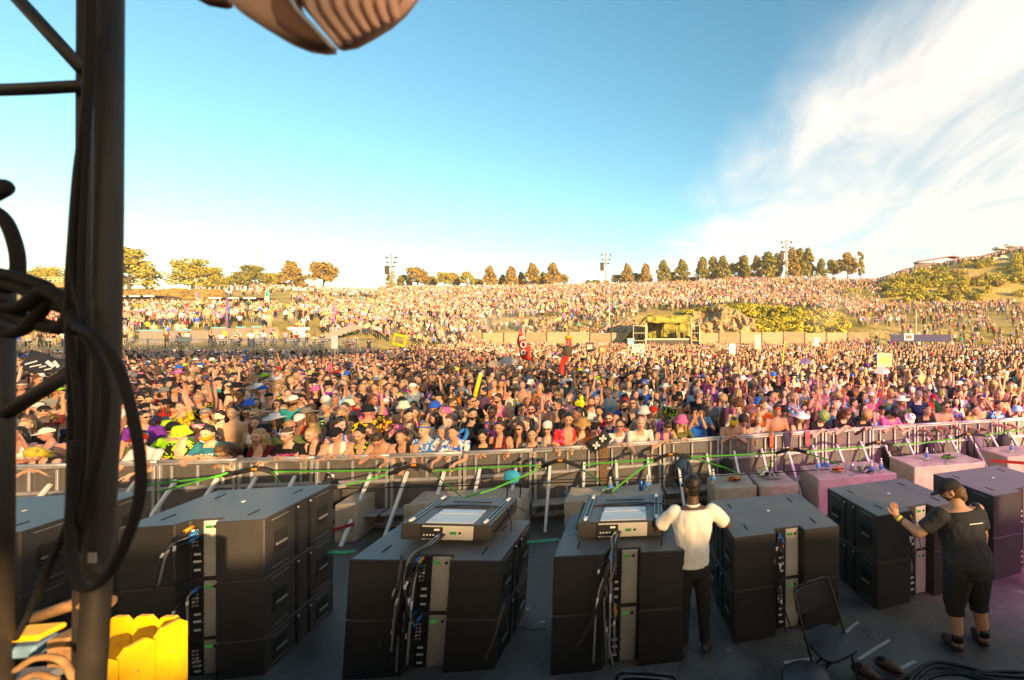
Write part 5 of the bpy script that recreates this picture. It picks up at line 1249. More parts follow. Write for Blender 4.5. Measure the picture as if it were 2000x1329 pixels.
rucksack(hang(1822, .34), (.05, .03, .06), 'dark slanted rucksack on the right-hand barrier', 1.2, .5)
rucksack(hang(1908, .36), (.16, .15, .17), 'grey rucksack with tangled kit on the right-hand barrier', 1.25)
rucksack(hang(1962, .34), (.03, .035, .04), 'dark shapeless bag near the right edge of the barrier', 1.2)
# blue pouch on a brace
t = thing('pouch', 'bright blue pouch hanging on a brace of the middle barrier', 'bag', at(1000, 945, 6.9)); 
mb = MB(); mb.ball((0, 0, .1), (.13, .07, .1), n=12, k=8); mb.v = [(x, y, z + .02 * mnoise.noise(Vector((x * 14, y * 14, z * 14)))) for x, y, z in mb.v]; mb.build('pouch_body', mat('pouch_cyan', (.01, .33, .52), .7, var=.2), t)
for x in (-.09, .11): mb = MB(); mb.tube(spline([(x, 0, .1), (x + .03, -.02, -.05), (x + .01, 0, -.22)], 4), .009, 6); mb.build('strap', M_SLEEVE, t)
# cloths over the rail
def cloth(px, w, drop, col, label, seed, col2=None):
    x = bl_px(px); y, a = bl_at(x); n, k = 12, 10; V = []; F = []
    for j in range(k + 1):
        for i in range(n + 1):
            u_ = (i / n - .5) * w * (1 - .25 * (j / k)); s = (j / k) * (drop + .16) - .16; f = .02 * math.sin(i * 1.9 + seed) * min(1, abs(s) * 8)
            if s < 0: p = (u_, .03 + .0 - s * .35, 1.235 + s * .9 + .015)
            else: p = (u_, -.036 - abs(f) - .01 * math.sin(seed + j), 1.232 - s)
            V.append(p)
    for j in range(k):
        for i in range(n): F.append((j * (n + 1) + i, j * (n + 1) + i + 1, (j + 1) * (n + 1) + i + 1, (j + 1) * (n + 1) + i))
    mb = MB(); mb.add(V, F, 0, True); o = mb.build('cloth', mat('cloth_' + label[:12], col, .9, var=.3, vscale=12, col2=col2), None, (x, y, 0), a); so = o.modifiers.new('s', 'SOLIDIFY'); so.thickness = .006
    tag(o, label, 'cloth')
cloth(1505, .10, .30, (.55, .16, .10), 'orange-red towel hung over the right-hand rail', 1)
cloth(1536, .17, .30, (.045, .035, .09), 'dark purple cloth hung over the rail beside the orange towel', 2)
cloth(1575, .13, .32, (.40, .12, .14), 'pinkish towel hung over the rail right of the dark cloth', 3)
cloth(1638, .20, .36, (.20, .15, .12), 'thin brown net hung over the right-hand rail', 4)
cloth(1178, .16, .75, (.17, .10, .05), 'long brown cloth hung over the middle rail beside the black flag', 5)
cloth(600, .07, .3, (.30, .27, .2), 'thin beige cord hung over the left-hand rail', 6)
# tangled kit on blocks
def tangle(p, rad, n, mats_, label, seed, r0=.010):
    r = random.Random(seed); t = thing('tangled_kit', label, 'rope', p)
    for k in range(n):
        q = [(r.uniform(-rad, rad), r.uniform(-rad, rad) * .7, abs(r.gauss(0, .035)) + .015) for _ in range(6)]; mb = MB(); mb.tube(spline(q, 5), r0, 6); mb.build('coil', mats_[k % len(mats_)], t)
M_RAG = mat('rag_grey', (.30, .31, .32), .9, var=.4, vscale=30)
tangle(onz(1432, 940, .63), .13, 5, [M_ORNG, M_SLEEVE], 'orange and black straps lying on the pale block', 1)
tangle(onz(1510, 935, .63), .14, 8, [M_RAG, M_RAG, M_SLEEVE], 'grey rope rags lying on the pale block', 2, .017)
tangle(onz(1488, 930, .64), .09, 6, [M_STRAP, M_CGREY], 'green strap tail bunched on the pale block', 3)
tangle(onz(1186, 960, .64), .10, 7, [M_STRAP, M_STRAP, M_CGREY], 'green strap tail bunched behind the flat speaker', 4)
tangle(onz(1690, 922, .68), .13, 8, [M_STRAP, M_CGREY, M_WHITE, M_SLEEVE], 'green and white straps bunched on the purple block', 5)
tangle(onz(1636, 922, .68), .10, 5, [M_ORNG, M_SLEEVE], 'red and black straps lying on the purple block', 6)
tangle(onz(1852, 896, .70), .12, 6, [M_STRAP, M_SLEEVE], 'strap tails lying on the long purple block', 7)
tangle(onz(1720, 905, .30), .16, 9, [M_CABLE, M_BLUE, M_CABLE], 'coil of dark and blue cable beside the right-hand braces', 8)
# left steel barricade
M_GALV = mat('galvanised', (.45, .45, .43), .4, .7)
t = thing('steel_barricade', 'bent-tube steel barricade at the left edge behind the subwoofers', 'barricade', onz(66, 1010, .25)); t.location.z = 0; t.rotation_euler.z = R(6)
mb = MB(); mb.tube(spline([(-1.2, 0, 1.05), (.32, 0, 1.06), (.42, 0, .98), (.44, 0, .5), (.44, 0, .1)], 6), .021, 8); mb.tube([(-1.2, 0, .2), (.44, 0, .2)], .018, 8); mb.build('frame', M_GALV, t)
for k in range(14): mb = MB(); mb.cyl((-1.15 + k * .115, 0, .2), (-1.15 + k * .115, 0, 1.05), .009, n=6); mb.build('bar', M_GALV, t)

# ------------------------------------------------------------------ folding chairs
M_CHAIR = mat('chair_plastic', (.022, .020, .024), .4); M_CHFR = mat('chair_frame', (.02, .02, .022), .35, .5)
def folding_chair(p, rz, label, cloth_m=M_CHAIR, frame_m=M_CHFR, group='black folding chairs in the pit'):
    t = thing('folding_chair', label, 'chair', p, rz, group)
    bm = bmesh.new(); pts = []
    def pad(w0, w1, d, c, tilt, nme, th=.025):
        V = []; N = 18
        for zz in (-th / 2, th / 2):
            for k in range(N):
                a = 2 * PI * k / N; ca, sa = math.cos(a), math.sin(a); q = 2 / 4.2
                y = d / 2 * abs(sa) ** q * (1 if sa > 0 else -1); ww = w0 + (w1 - w0) * (y / d + .5); x = ww / 2 * abs(ca) ** q * (1 if ca > 0 else -1); V.append((x, y, zz))
        F = [list(reversed(range(N))), [N + k for k in range(N)]] + [(k, (k + 1) % N, N + (k + 1) % N, N + k) for k in range(N)]
        M = Matrix.Translation(c) @ Matrix.Rotation(tilt, 4, 'X'); mb = MB(); mb.add([M @ Vector(v) for v in V], F); mb.build(nme, cloth_m, t)
    pad(.40, .36, .40, (0, 0, .45), R(3), 'seat'); pad(.40, .38, .22, (0, .23, .74), R(80), 'backrest', .02)
    for sx in (-1, 1):
        mb = MB(); mb.tube(spline([(sx * .215, -.20, .01), (sx * .215, .02, .43), (sx * .21, .22, .82), (sx * .16, .245, .875)], 5), .012, 7); mb.build('leg', frame_m, t)
        mb = MB(); mb.tube([(sx * .195, .24, .01), (sx * .195, -.10, .44)], .011, 7); mb.build('leg', frame_m, t)
    mb = MB(); mb.tube([(-.165, .245, .875), (.165, .245, .875)], .012, 7); mb.build('top_bar', frame_m, t)
    mb = MB(); mb.tube([(-.2, .2, .08), (.2, .2, .08)], .009, 6); mb.build('stretcher', frame_m, t)
    return t
folding_chair((1.00, 4.04, .006), R(30), 'black folding chair before the stack right of the white shirt')
t = thing('stool', 'low black padded stool cut by the bottom edge', 'stool', (.72, 3.66, .006))
mb = MB(); mb.lathe([(.18, 0), (.2, .02), (.2, .05), (.17, .065), (.01, .07)], 16, (0, 0, .38)); mb.build('seat', M_CHAIR, t)
for k in range(4): a = PI / 4 + PI / 2 * k; mb = MB(); mb.cyl((.13 * math.cos(a), .13 * math.sin(a), .39), (.18 * math.cos(a), .18 * math.sin(a), 0), .012, n=7); mb.build('leg', M_CHFR, t)
folding_chair((-.50, 2.86, .006), R(-5), 'black folding chair of which only the top of the back shows at the bottom edge')

# ------------------------------------------------------------------ cables on the tarmac at lower right
r = random.Random(31)
for k in range(7):
    a = Vector((1.5 + r.uniform(-.1, .1), 3.75 + .07 * k, .02)); pts = [a]
    for j in range(1, 7): pts.append(Vector((1.5 + j * .55 + r.uniform(-.1, .1), 3.8 + .07 * k + .10 * j + r.uniform(-.12, .12) + .25 * math.sin(j * .9 + k * .4), .018)))
    mb = MB(); mb.tube(spline(pts, 7), .014, 7); tag(mb.build('floor_cable', M_CABLE), f'black cable snaking across the tarmac at lower right, {ORD[k]} from the bottom', 'cable', 'floor cables at lower right')
for px, py, lab in ((1735, 1310, 'pair of brown shoes lying at the bottom edge, nearer one'), (1690, 1322, 'pair of brown shoes lying at the bottom edge, cut-off one')):
    p = onz(px, py, .03); mb = MB(); mb.ball((0, 0, .05), (.05, .14, .055), n=12, k=8); mb.v = [(x, y, max(0, z - (.02 if y < -.03 else 0))) for x, y, z in mb.v]; t = tag(mb.build('shoe', mat('shoe_leather', (.10, .04, .025), .5), None, p, R(60)), lab, 'shoe')
    mb = MB(); mb.ball((0, .05, .085), (.035, .055, .02), n=10, k=6); mb.build('shoe_opening', M_HOLE, t)

# ------------------------------------------------------------------ two crew members in the pit
def crew(name_pos, rz, s, P, vox=.011):
    """body as one surface in the given pose; local frame faces +Y; returns arrays"""
    B = P['bend']; mb = MB()
    rr = []
    for z, rx, ry, oy in P['rings']:
        c = B((0, oy, z)); t = (B((0, oy, z + .01)) - B((0, oy, z - .01))).normalized(); ay = Vector((1, 0, 0)).cross(t).normalized() * -1
        rr.append((c, Vector((rx, 0, 0)), ay * ry))
    loft(mb, rr, 18)
    for sx, (hip, kn, an, toe) in P['legs'].items():
        limb(mb, hip, kn, P['lr'][0], P['lr'][1]); limb(mb, kn, an, P['lr'][1], P['lr'][2])
        f = Vector(toe) - Vector(an); f.z = 0; c = Vector(an) + f * .45; c.z = .05
        Mx = Matrix((f.normalized().cross(Vector((0, 0, 1))), f.normalized(), Vector((0, 0, 1)))).transposed(); mb.ball(c, (.045, .13, .05), n=10, k=8, M=Mx)
    fm = MB()
    for sx, (W, hint, hd, pn, curl) in P['arms'].items():
        S = B((sx * P['sw'], 0, 1.42)); E, W = ik(S, W, P.get('ua', .30), P.get('fa', .265), hint); P.setdefault('joints', {})[sx] = (S, E, W)
        limb(mb, S, E, P['ar'][0], P['ar'][1]); limb(mb, E, W, P['ar'][1], P['ar'][2]); mb.ball(S, P['ar'][0] * 1.12, n=10, k=8)
        hd = Vector(hd).normalized(); pn = Vector(pn); pn = (pn - hd * pn.dot(hd)).normalized(); sd = hd.cross(pn); Mx = Matrix((sd, hd, pn)).transposed(); mb.ball(Vector(W) + hd * .048, (.043, .055, .02), n=10, k=8, M=Mx)
        hand_tubes(fm, W, hd, pn, curl, r=.0092, L=.08, side=sx)
    V, F = remesh(mb, vox, 3)
    hv, hf, hm = HEADS[P['beard']]; Mh = P['Mh']; Mn = np.array(Mh); hv = hv @ Mn[:3, :3].T + Mn[:3, 3]
    Vs = np.vstack([V, hv, np.array([tuple(p) for p in fm.v])]); Fs = list(F); o = len(V); Fs += [tuple(i + o for i in f) for f in hf]; o += len(hv); Fs += [tuple(i + o for i in f) for f in fm.f]
    return Vs, Fs, [0] * len(F) + list(hm) + [0] * len(fm.f)
def garment(P, name, m, parent, sleeves=None, z0=.9, z1=1.46, puff=.02, legs=False, wrinkle=.012, seedv=0.0, flare=0.0):
    B = P['bend']; mb = MB()
    if not legs:
        rr = []
        for z, rx, ry, oy in P['rings']:
            if z < z0 - .02 or z > z1 + .005: continue
            fl = flare * max(0, (1.15 - z) / .3)
            c = B((0, oy, z)); t = (B((0, oy, z + .01)) - B((0, oy, z - .01))).normalized(); ay = Vector((1, 0, 0)).cross(t).normalized() * -1
            rr.append((c, Vector((rx + puff + fl, 0, 0)), ay * (ry + puff + fl)))
        loft(mb, rr, 20)
        for sx, (S, E, W) in P['joints'].items(): e = S.lerp(E, sleeves); mb.tube([S, S.lerp(e, .5), e], [P['ar'][0] + puff * .7, P['ar'][0] + puff * .55, P['ar'][0] + puff * .75], 12); mb.ball(S, P['ar'][0] + puff * .55, n=12, k=8)
    else:
        for sx, (hip, kn, an, toe) in P['legs'].items():
            hip, kn, an = Vector(hip), Vector(kn), Vector(an); e = kn.lerp(an, sleeves) if sleeves > 0 else hip.lerp(kn, 1 + sleeves)
            if sleeves > 0: mb.tube([hip, hip.lerp(kn, .5), kn, kn.lerp(e, .5), e], [P['lr'][0] + puff, P['lr'][0] * .85 + puff, P['lr'][1] + puff, P['lr'][2] + puff * 1.2, P['lr'][2] + puff * 1.3], 12)
            else: mb.tube([hip, hip.lerp(e, .5), e], [P['lr'][0] + puff, P['lr'][0] + puff, P['lr'][0] + puff * .9], 12)
            mb.ball(hip, P['lr'][0] + puff, n=10, k=8)
        rr = [(B((0, oy, z)), Vector((rx + puff * .7, 0, 0)), Vector((0, ry + puff * .7, 0))) for z, rx, ry, oy in P['rings'] if z <= 1.0]; loft(mb, rr, 18)
    V, F = remesh(mb, .013, 2); W = []
    for p in V:
        q = Vector(p); n = mnoise.noise(Vector((q.x * 9, q.y * 9, q.z * 5 + seedv))) + .5 * mnoise.noise(Vector((q.x * 22, q.y * 22, q.z * 12 + seedv))); W.append(q + Vector((q.x, q.y - B((0, 0, q.z)).y, 0)).normalized() * n * wrinkle)
    me = fast_mesh(name, np.array([tuple(w) for w in W]), F, [0] * len(F), [m]); return link(name, me, parent)
M_WSHIRT = mat('white_shirt', (.78, .74, .66), .85, var=.05, vscale=8, bump=.25, bscale=30); M_BTROU = mat('black_trousers', (.012, .012, .013), .85); M_BTEE = mat('black_tee', (.016, .017, .020), .85, var=.2, bump=.2, bscale=25)
def ident(p): return Vector(p)
# person in white, back to the camera, elbows out on the two stacks
L0 = 1.0
bw = bendf(-9)
PW = dict(bend=bw, rings=[(.80, .145, .105, 0), (.90, .158, .112, 0), (1.0, .148, .105, 0), (1.1, .146, .104, 0), (1.2, .165, .112, 0), (1.30, .182, .118, 0), (1.38, .188, .10, 0), (1.44, .15, .08, 0), (1.49, .062, .06, 0), (1.58, .056, .058, 0)],
 legs={-1: ((-.088, 0, .88), (-.10, .02, .49), (-.11, -.02, .09), (-.13, .14, .04)), 1: ((.088, 0, .88), (.105, .03, .49), (.12, .0, .09), (.16, .15, .04))}, lr=(.086, .06, .043), sw=.188, ar=(.056, .042, .028),
 arms={-1: ((-.34, .44, 1.16), (-1, .0, -1.1), (.2, .9, .1), (0, 0, -1), .5), 1: ((.36, .44, 1.16), (1, .0, -1.0), (-.2, .9, .05), (0, 0, -1), .5)}, beard=False)
PW['Mh'] = Matrix.Translation(bw((0, 0, 1.58))) @ Matrix.Rotation(R(180 + 38), 4, 'Z') @ Matrix.Rotation(R(6), 4, 'X') @ Matrix.Translation((0, -.02, .075))
V, F, ms = crew(None, 0, 1, PW)
AW = base_A('m', 'tee', 'white', 9, 'black', 'cropped hair', 'sides')
wx, wy = -.235, 4.56
pw = link('person', fast_mesh('body', V, F, ms, PM), None, (wx, wy, .006), R(6)); tag(pw, 'person in white short-sleeved shirt and black trousers leaning between two stacks, seen from behind', 'person', 'crew in the pit'); pw.scale = (.985, .985, .985); setc(pw, AW)
garment(PW, 'shirt', M_WSHIRT, pw, .80, z0=.92, puff=.024, seedv=1.0, wrinkle=.020); garment(PW, 'trousers', M_BTROU, pw, .93, legs=True, puff=.016, seedv=2.0, wrinkle=.01)
bmb = MB(); bmb.tube([bw((.066 * math.cos(a), .066 * math.sin(a), 1.475)) for a in [2 * PI * k / 14 for k in range(14)]], .014, 6, closed=True); bmb.build('collar', M_WSHIRT, pw)
h = link('hair', HP['hair_short'], pw); h.matrix_local = PW['Mh']; setc(h, AW); g = link('sunglasses', HP['sunglasses'], pw); g.matrix_local = PW['Mh']; setc(g, AW)
for sx in (-1, 1):
    mb = MB(); a = Vector(PW['legs'][sx][2]); b = Vector(PW['legs'][sx][3]); f = (b - a); f.z = 0; f.normalize(); Mx = Matrix((f.cross(Vector((0, 0, 1))), f, Vector((0, 0, 1)))).transposed(); mb.ball((a.x + f.x * .06, a.y + f.y * .06, .05), (.052, .145, .055), n=12, k=8, M=Mx); mb.v = [(x, y, max(0, z)) for x, y, z in mb.v]; mb.build('shoe', M_SHOE, pw)
# person in black, stooping, left hand flat on the cabinet
bb = bendf(-14)
PB = dict(bend=bb, rings=[(.80, .19, .15, 0), (.90, .205, .165, 0), (1.0, .205, .165, .01), (1.1, .205, .165, .015), (1.2, .21, .16, .01), (1.30, .215, .15, 0), (1.38, .205, .125, 0), (1.44, .16, .095, 0), (1.49, .075, .07, 0), (1.58, .066, .066, 0)],
 legs={-1: ((-.105, 0, .86), (-.13, .03, .49), (-.14, -.02, .09), (-.16, .14, .04)), 1: ((.105, 0, .86), (.14, .02, .49), (.16, -.03, .09), (.19, .13, .04))}, lr=(.115, .075, .052), sw=.215, ar=(.07, .054, .034),
 arms={-1: ((-.50, .42, 1.30), (-.3, -.2, -1), (-.12, .10, 1), (.25, 1, 0), .12), 1: ((.34, .16, .82), (1, -.4, 0), (0, .4, -.9), (-1, 0, 0), .7)}, beard=True)
PB['Mh'] = Matrix.Translation(bb((0, 0, 1.58))) @ Matrix.Rotation(R(180 + 52), 4, 'Z') @ Matrix.Rotation(R(26), 4, 'X') @ Matrix.Translation((0, -.022, .075))
V, F, ms = crew(None, 0, 1, PB)
AB = base_A('m', 'tee', 'black', 3, 'brown', 'backward cap', 'sides', hat=(.03, .028, .03))
pb = link('person', fast_mesh('body', V, F, ms, PM), None, (2.56, 4.64, .006), R(16)); tag(pb, 'person in black cap and black t-shirt with one hand on a subwoofer, seen from behind', 'person', 'crew in the pit'); setc(pb, AB); pb.scale = (1.06, 1.03, .945)
tee = garment(PB, 't_shirt', M_BTEE, pb, .72, z0=.84, puff=.022, seedv=5.0, wrinkle=.022, flare=.02); garment(PB, 'shorts', M_BTROU, pb, .30, legs=True, puff=.03, seedv=6.0)
c = bb((.02, -.178, 1.33)); mb = MB(); mb.box(c, (.15, .006, .010), R(-2)); mb.build('white_stripe', M_WHITE, tee)
for k in ('cap', 'hair_short'):
    q = link(PART_NAME[k], HP[k], pb); q.matrix_local = PB['Mh'] @ (Matrix.Translation((0, .03, -.06)) @ Matrix.Diagonal((1.0, .95, .85, 1)) if k == 'hair_short' else Matrix.Diagonal((1.13, 1.13, 1.12, 1))); setc(q, AB)
S, E, W = PB['joints'][-1]; d = (E - W).normalized(); mb = MB(); mb.tube([W + d * .03, W + d * .055], .042, 12); mb.build('wristband', mat('band_yellow', (.75, .62, .05), .5), pb)
mb = MB(); mb.tube([W + d * .07, W + d * .085], .042, 12); mb.build('wristband', M_BLK, pb)
for sx in (-1, 1):
    mb = MB(); a = Vector(PB['legs'][sx][2]); b = Vector(PB['legs'][sx][3]); f = (b - a); f.z = 0; f.normalize(); Mx = Matrix((f.cross(Vector((0, 0, 1))), f, Vector((0, 0, 1)))).transposed(); mb.ball((a.x + f.x * .06, a.y + f.y * .06, .055), (.05, .135, .06), n=12, k=8, M=Mx); mb.v = [(x, y, max(0, z)) for x, y, z in mb.v]; mb.build('shoe', mat('shoe_brown', (.09, .04, .03), .55), pb)
    mb = MB(); mb.tube([a + Vector((0, 0, .02)), a + Vector((0, 0, .10))], .056, 10); mb.build('sock', M_BLK, pb)
# ------------------------------------------------------------------ truss, cables, picket crate and hanging decoration close to the lens
M_TRUSS = mat('truss_black', (.020, .016, .014), .6, var=.35, vscale=10, bump=.08); M_CAB2 = mat('cable_matt', (.010, .0095, .0095), .75, spec=.25)
t = thing('truss', 'dark tubular lighting truss standing at the left edge, out of focus', 'truss', at(212, 652, .76)); t.location.z = 1.484; o = t.location.copy()
def tt_(px, py, d): return at(px, py, d) - o
mb = MB(); mb.tube([tt_(214, -60, .78), tt_(212, 400, .77), tt_(207, 800, .765), tt_(188, 1160, .76), tt_(172, 1420, .755)], [.0165] * 5, 20); mb.build('chord', M_TRUSS, t)
mb = MB(); mb.tube([tt_(168, -60, .95), tt_(166, 400, .95), tt_(158, 1400, .95)], .0125, 16); mb.build('chord', M_TRUSS, t)
mb = MB(); mb.tube([tt_(6, 560, .93), tt_(4, 900, .93), tt_(2, 1420, .93)], .016, 16); mb.build('chord', M_TRUSS, t)
mb = MB(); mb.tube([tt_(-60, 178, .93), tt_(60, 174, .93), tt_(170, 168, .93)], .0115, 14); mb.build('cross_bar', M_TRUSS, t)
mb = MB(); mb.tube([tt_(-18, -60, .93), tt_(74, 41, .93), tt_(166, 142, .93)], .0115, 14); mb.build('diagonal', M_TRUSS, t)
mb = MB(); mb.tube([tt_(-10, 822, .93), tt_(70, 771, .93), tt_(150, 720, .93)], .013, 14); mb.build('diagonal', M_TRUSS, t)
# cables tied to the truss
t = thing('cable_bundle', 'black cables tied along the truss and hanging in a long loop', 'cables', o); 
def cab(pts, r_, n=10): mb = MB(); mb.tube(spline([tt_(*p) for p in pts], 7), r_ * .56, n); mb.build('cable', M_CAB2, t)
cab([(176, -40, .74), (172, 150, .74), (160, 280, .74), (150, 380, .74), (142, 480, .74), (146, 560, .74), (172, 640, .73), (200, 720, .72)], .0085)
cab([(182, -40, .74), (180, 120, .74), (170, 260, .74), (162, 420, .74), (158, 560, .74), (160, 800, .74), (150, 1000, .74)], .007)
cab([(170, 60, .75), (165, 220, .75), (150, 330, .75), (140, 450, .75), (132, 600, .75), (138, 800, .75), (134, 1040, .75)], .0075)
cab([(150, 640, .71), (190, 660, .70), (232, 720, .70), (256, 800, .70), (274, 900, .70), (270, 985, .70), (236, 1080, .70), (196, 1138, .70), (158, 1146, .70), (140, 1090, .71), (140, 980, .72), (150, 860, .72)], .0115, 12)
cab([(140, 620, .72), (186, 690, .72), (206, 760, .72), (200, 850, .72), (176, 950, .72), (146, 1080, .73)], .010)
cab([(132, 640, .73), (150, 760, .73), (152, 880, .73), (140, 1000, .73), (100, 1100, .74), (70, 1180, .75)], .008)
cab([(150, 980, .73), (130, 1030, .74), (95, 1100, .75), (60, 1190, .76), (30, 1250, .76)], .007)
# knotted slings at left
t = thing('rigging_slings', 'thick dark slings knotted round the truss at the left edge', 'slings', o)
def sl(pts, r_): mb = MB(); mb.tube(spline([tt_(*p) for p in pts], 7), r_ * .68, 12); mb.build('sling', M_CAB2, t)
sl([(-30, 372, .80), (6, 358, .80), (14, 372, .80), (-20, 392, .80)], .011)
sl([(-30, 400, .80), (10, 430, .80), (34, 500, .80), (26, 560, .80), (-20, 560, .80)], .013)
sl([(-30, 545, .78), (40, 560, .78), (100, 590, .78), (140, 610, .78), (120, 640, .78), (60, 628, .78), (-20, 600, .78)], .018)
sl([(-30, 590, .76), (40, 600, .76), (90, 570, .76), (140, 600, .76), (150, 650, .75)], .016)
sl([(-30, 640, .77), (30, 650, .77), (70, 620, .77), (96, 570, .77), (60, 548, .77), (-20, 530, .77)], .014)
# kit at the truss foot
M_PICK = mat('yellow_paint', (.80, .42, .02), .6, var=.16, vscale=7, bump=.25, bscale=18); M_SAND = mat('sandbag_tan', (.20, .11, .05), .85, var=.5, vscale=25); M_LBLUE = mat('cloth_blue', (.10, .20, .32), .8, var=.4, vscale=20)
t = thing('truss_ballast', 'tan and blue padding lashed at the foot of the truss', 'padding', at(90, 1290, .9)); o2 = t.location
mb = MB(); mb.tube([at(70, 1206, .95) - o2, at(140, 1182, .95) - o2, at(215, 1176, .95) - o2], .012, 10); mb.build('pad', M_SAND, t)
for px, py, w, h, m in ((66, 1236, .07, .012, M_PICK), (60, 1262, .068, .024, M_LBLUE), (140, 1262, .04, .06, M_SAND), (60, 1325, .08, .02, mat('padding_grey', (.12, .12, .14), .8))):
    mb = MB(); mb.box(at(px, py, .96) - o2, (w, .05, h), R(8), bev=.004); mb.build('pad', m, t)
for pts in ([(30, 1310, .88), (70, 1286, .88), (120, 1290, .88), (150, 1340, .88)], [(20, 1342, .88), (70, 1318, .88), (110, 1330, .88)]):
    mb = MB(); mb.tube(spline([at(*p) - o2 for p in pts], 6), .006, 8); mb.build('rope', M_SAND, t)
mb = MB(); mb.box(at(180, 1090, .735), (.012, .002, .016)); tag(mb.build('tape_scrap', mat('tape_grey', (.30, .28, .27), .7)), 'scrap of pale tape stuck on the truss', 'tape')

# yellow picket crate on the stage edge
M_PICK = mat('yellow_paint', (.80, .42, .02), .6, var=.16, vscale=7, bump=.25, bscale=18)
t = thing('picket_crate', 'bright yellow crate of dog-eared wooden pickets at the stage edge', 'crate', (-2.74, 2.0, 1.484)); o3 = t.location
def picket(p, w, h, rz):
    c = .03; th = .018; poly = [(-w / 2, 0), (w / 2, 0), (w / 2, h - c), (w / 2 - c, h), (-w / 2 + c, h), (-w / 2, h - c)]; n = 6
    V = [(x, -th / 2, z) for x, z in poly] + [(x, th / 2, z) for x, z in poly]; F = [list(range(n)), list(reversed(range(n, 2 * n)))] + [(i, n + i, n + (i + 1) % n, (i + 1) % n) for i in range(n)]
    q = Matrix.Translation(p) @ Matrix.Rotation(rz, 4, 'Z'); mb = MB(); mb.add([q @ Vector(v) for v in V], F); b = mb.build('picket', M_PICK, t)
    mb = MB()
    for z in (.08, .22): mb.cyl(q @ Vector((.0, -.012, z)), q @ Vector((.0, -.009, z)), .004, n=6)
    mb.build('nail', M_STEEL, b)
zt = 1.835 - o3.z
for k in range(4): picket(Vector((-2.645 - .118 * k, 2.20, 0)) - Vector((o3.x, o3.y, 0)), .114, zt + (.004 if k == 1 else 0), 0)
for k in range(3): picket(Vector((-2.575, 2.145 - .128 * k, 0)) - Vector((o3.x, o3.y, 0)), .124, zt - .004 * k, R(90))
mb = MB(); mb.box((-.02, .02, .03), (.40, .36, .04)); mb.build('base_board', M_PICK, t)

# decoration hanging into the frame at the top: a tan padded lobe and a ribbed pink half
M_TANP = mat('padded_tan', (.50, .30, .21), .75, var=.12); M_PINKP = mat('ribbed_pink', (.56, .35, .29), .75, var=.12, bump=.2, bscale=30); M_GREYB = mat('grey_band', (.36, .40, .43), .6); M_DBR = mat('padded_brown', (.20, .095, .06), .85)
c0 = at(640, -90, 0.625); t = thing('stage_decoration', 'tan padded and pink ribbed decoration hanging into the top of the picture', 'decoration', c0)
def lobe(poly, d0, bulge, m, name):
    """a padded panel from an outline, thick in depth"""
    P = [at(px, py, d0) - c0 for px, py in poly]; cen = sum(P, Vector()) / len(P); V = []; F = []; N = len(P)
    rings = ((1.0, 0), (.96, -.45), (.8, -.8), (.5, -.97), (.2, -1.0)); 
    for sgn in (1, -1):
        base = len(V)
        for s, b in rings:
            for p in P: q = cen + (p - cen) * s; q = q + Vector((0, sgn * b * bulge, 0)); V.append(q)
        for i in range(len(rings) - 1):
            for k in range(N): f = (base + i * N + k, base + i * N + (k + 1) % N, base + (i + 1) * N + (k + 1) % N, base + (i + 1) * N + k); F.append(f if sgn > 0 else tuple(reversed(f)))
        f = [base + (len(rings) - 1) * N + k for k in range(N)]; F.append(f if sgn > 0 else list(reversed(f)))
    mb = MB(); mb.add(V, F, 0, True); mb.build(name, m, t)
lobe([(450, -60), (452, 6), (480, 32), (520, 58), (560, 82), (595, 96), (628, 101), (650, 99), (640, 84), (600, 40), (570, 0), (560, -60)], 0.625, .025, M_TANP, 'padded_lobe')
lobe([(540, -60), (534, 20), (545, 52), (590, 80), (648, 96), (612, 50), (575, 5), (572, -60)], 0.600, .01, M_DBR, 'dark_fold')  # fold nearer than the lobe, in a darker brown
mb = MB(); mb.tube(spline([at(560, -60, 0.585) - c0, at(572, 5, 0.585) - c0, at(610, 50, 0.585) - c0, at(655, 98, 0.590) - c0], 6), .0028, 8); mb.build('band', M_GREYB, t)
lobe([(578, -60), (580, 0), (618, 46), (662, 97), (690, 92), (720, 76), (760, 52), (790, 26), (815, -6), (820, -60)], 0.620, .016, M_PINKP, 'ribbed_half')
for k in range(7):
    u_ = k / 6; a = at(600 + 200 * u_, -40, 0.600); b = at(664 + 110 * u_, 90 - 52 * u_, 0.605); mid = a.lerp(b, .5) + Vector((-.006, -.008, -.003)); mb = MB(); q = spline([a - c0, mid - c0, b - c0], 6); mb.tube(q, [.0058 - .0025 * abs(i / (len(q) - 1) - .4) for i in range(len(q))], 10); mb.build('rib', M_PINKP, t)
lobe([(376, -40), (378, -4), (400, 8), (436, 14), (448, 10), (442, -40)], 0.650, .012, M_DBR, 'side_lobe')
mb = MB(); mb.cyl((0, 0, .05), (0, 0, 7.9), .005, n=8); mb.build('hanging_cable', M_CAB2, t)
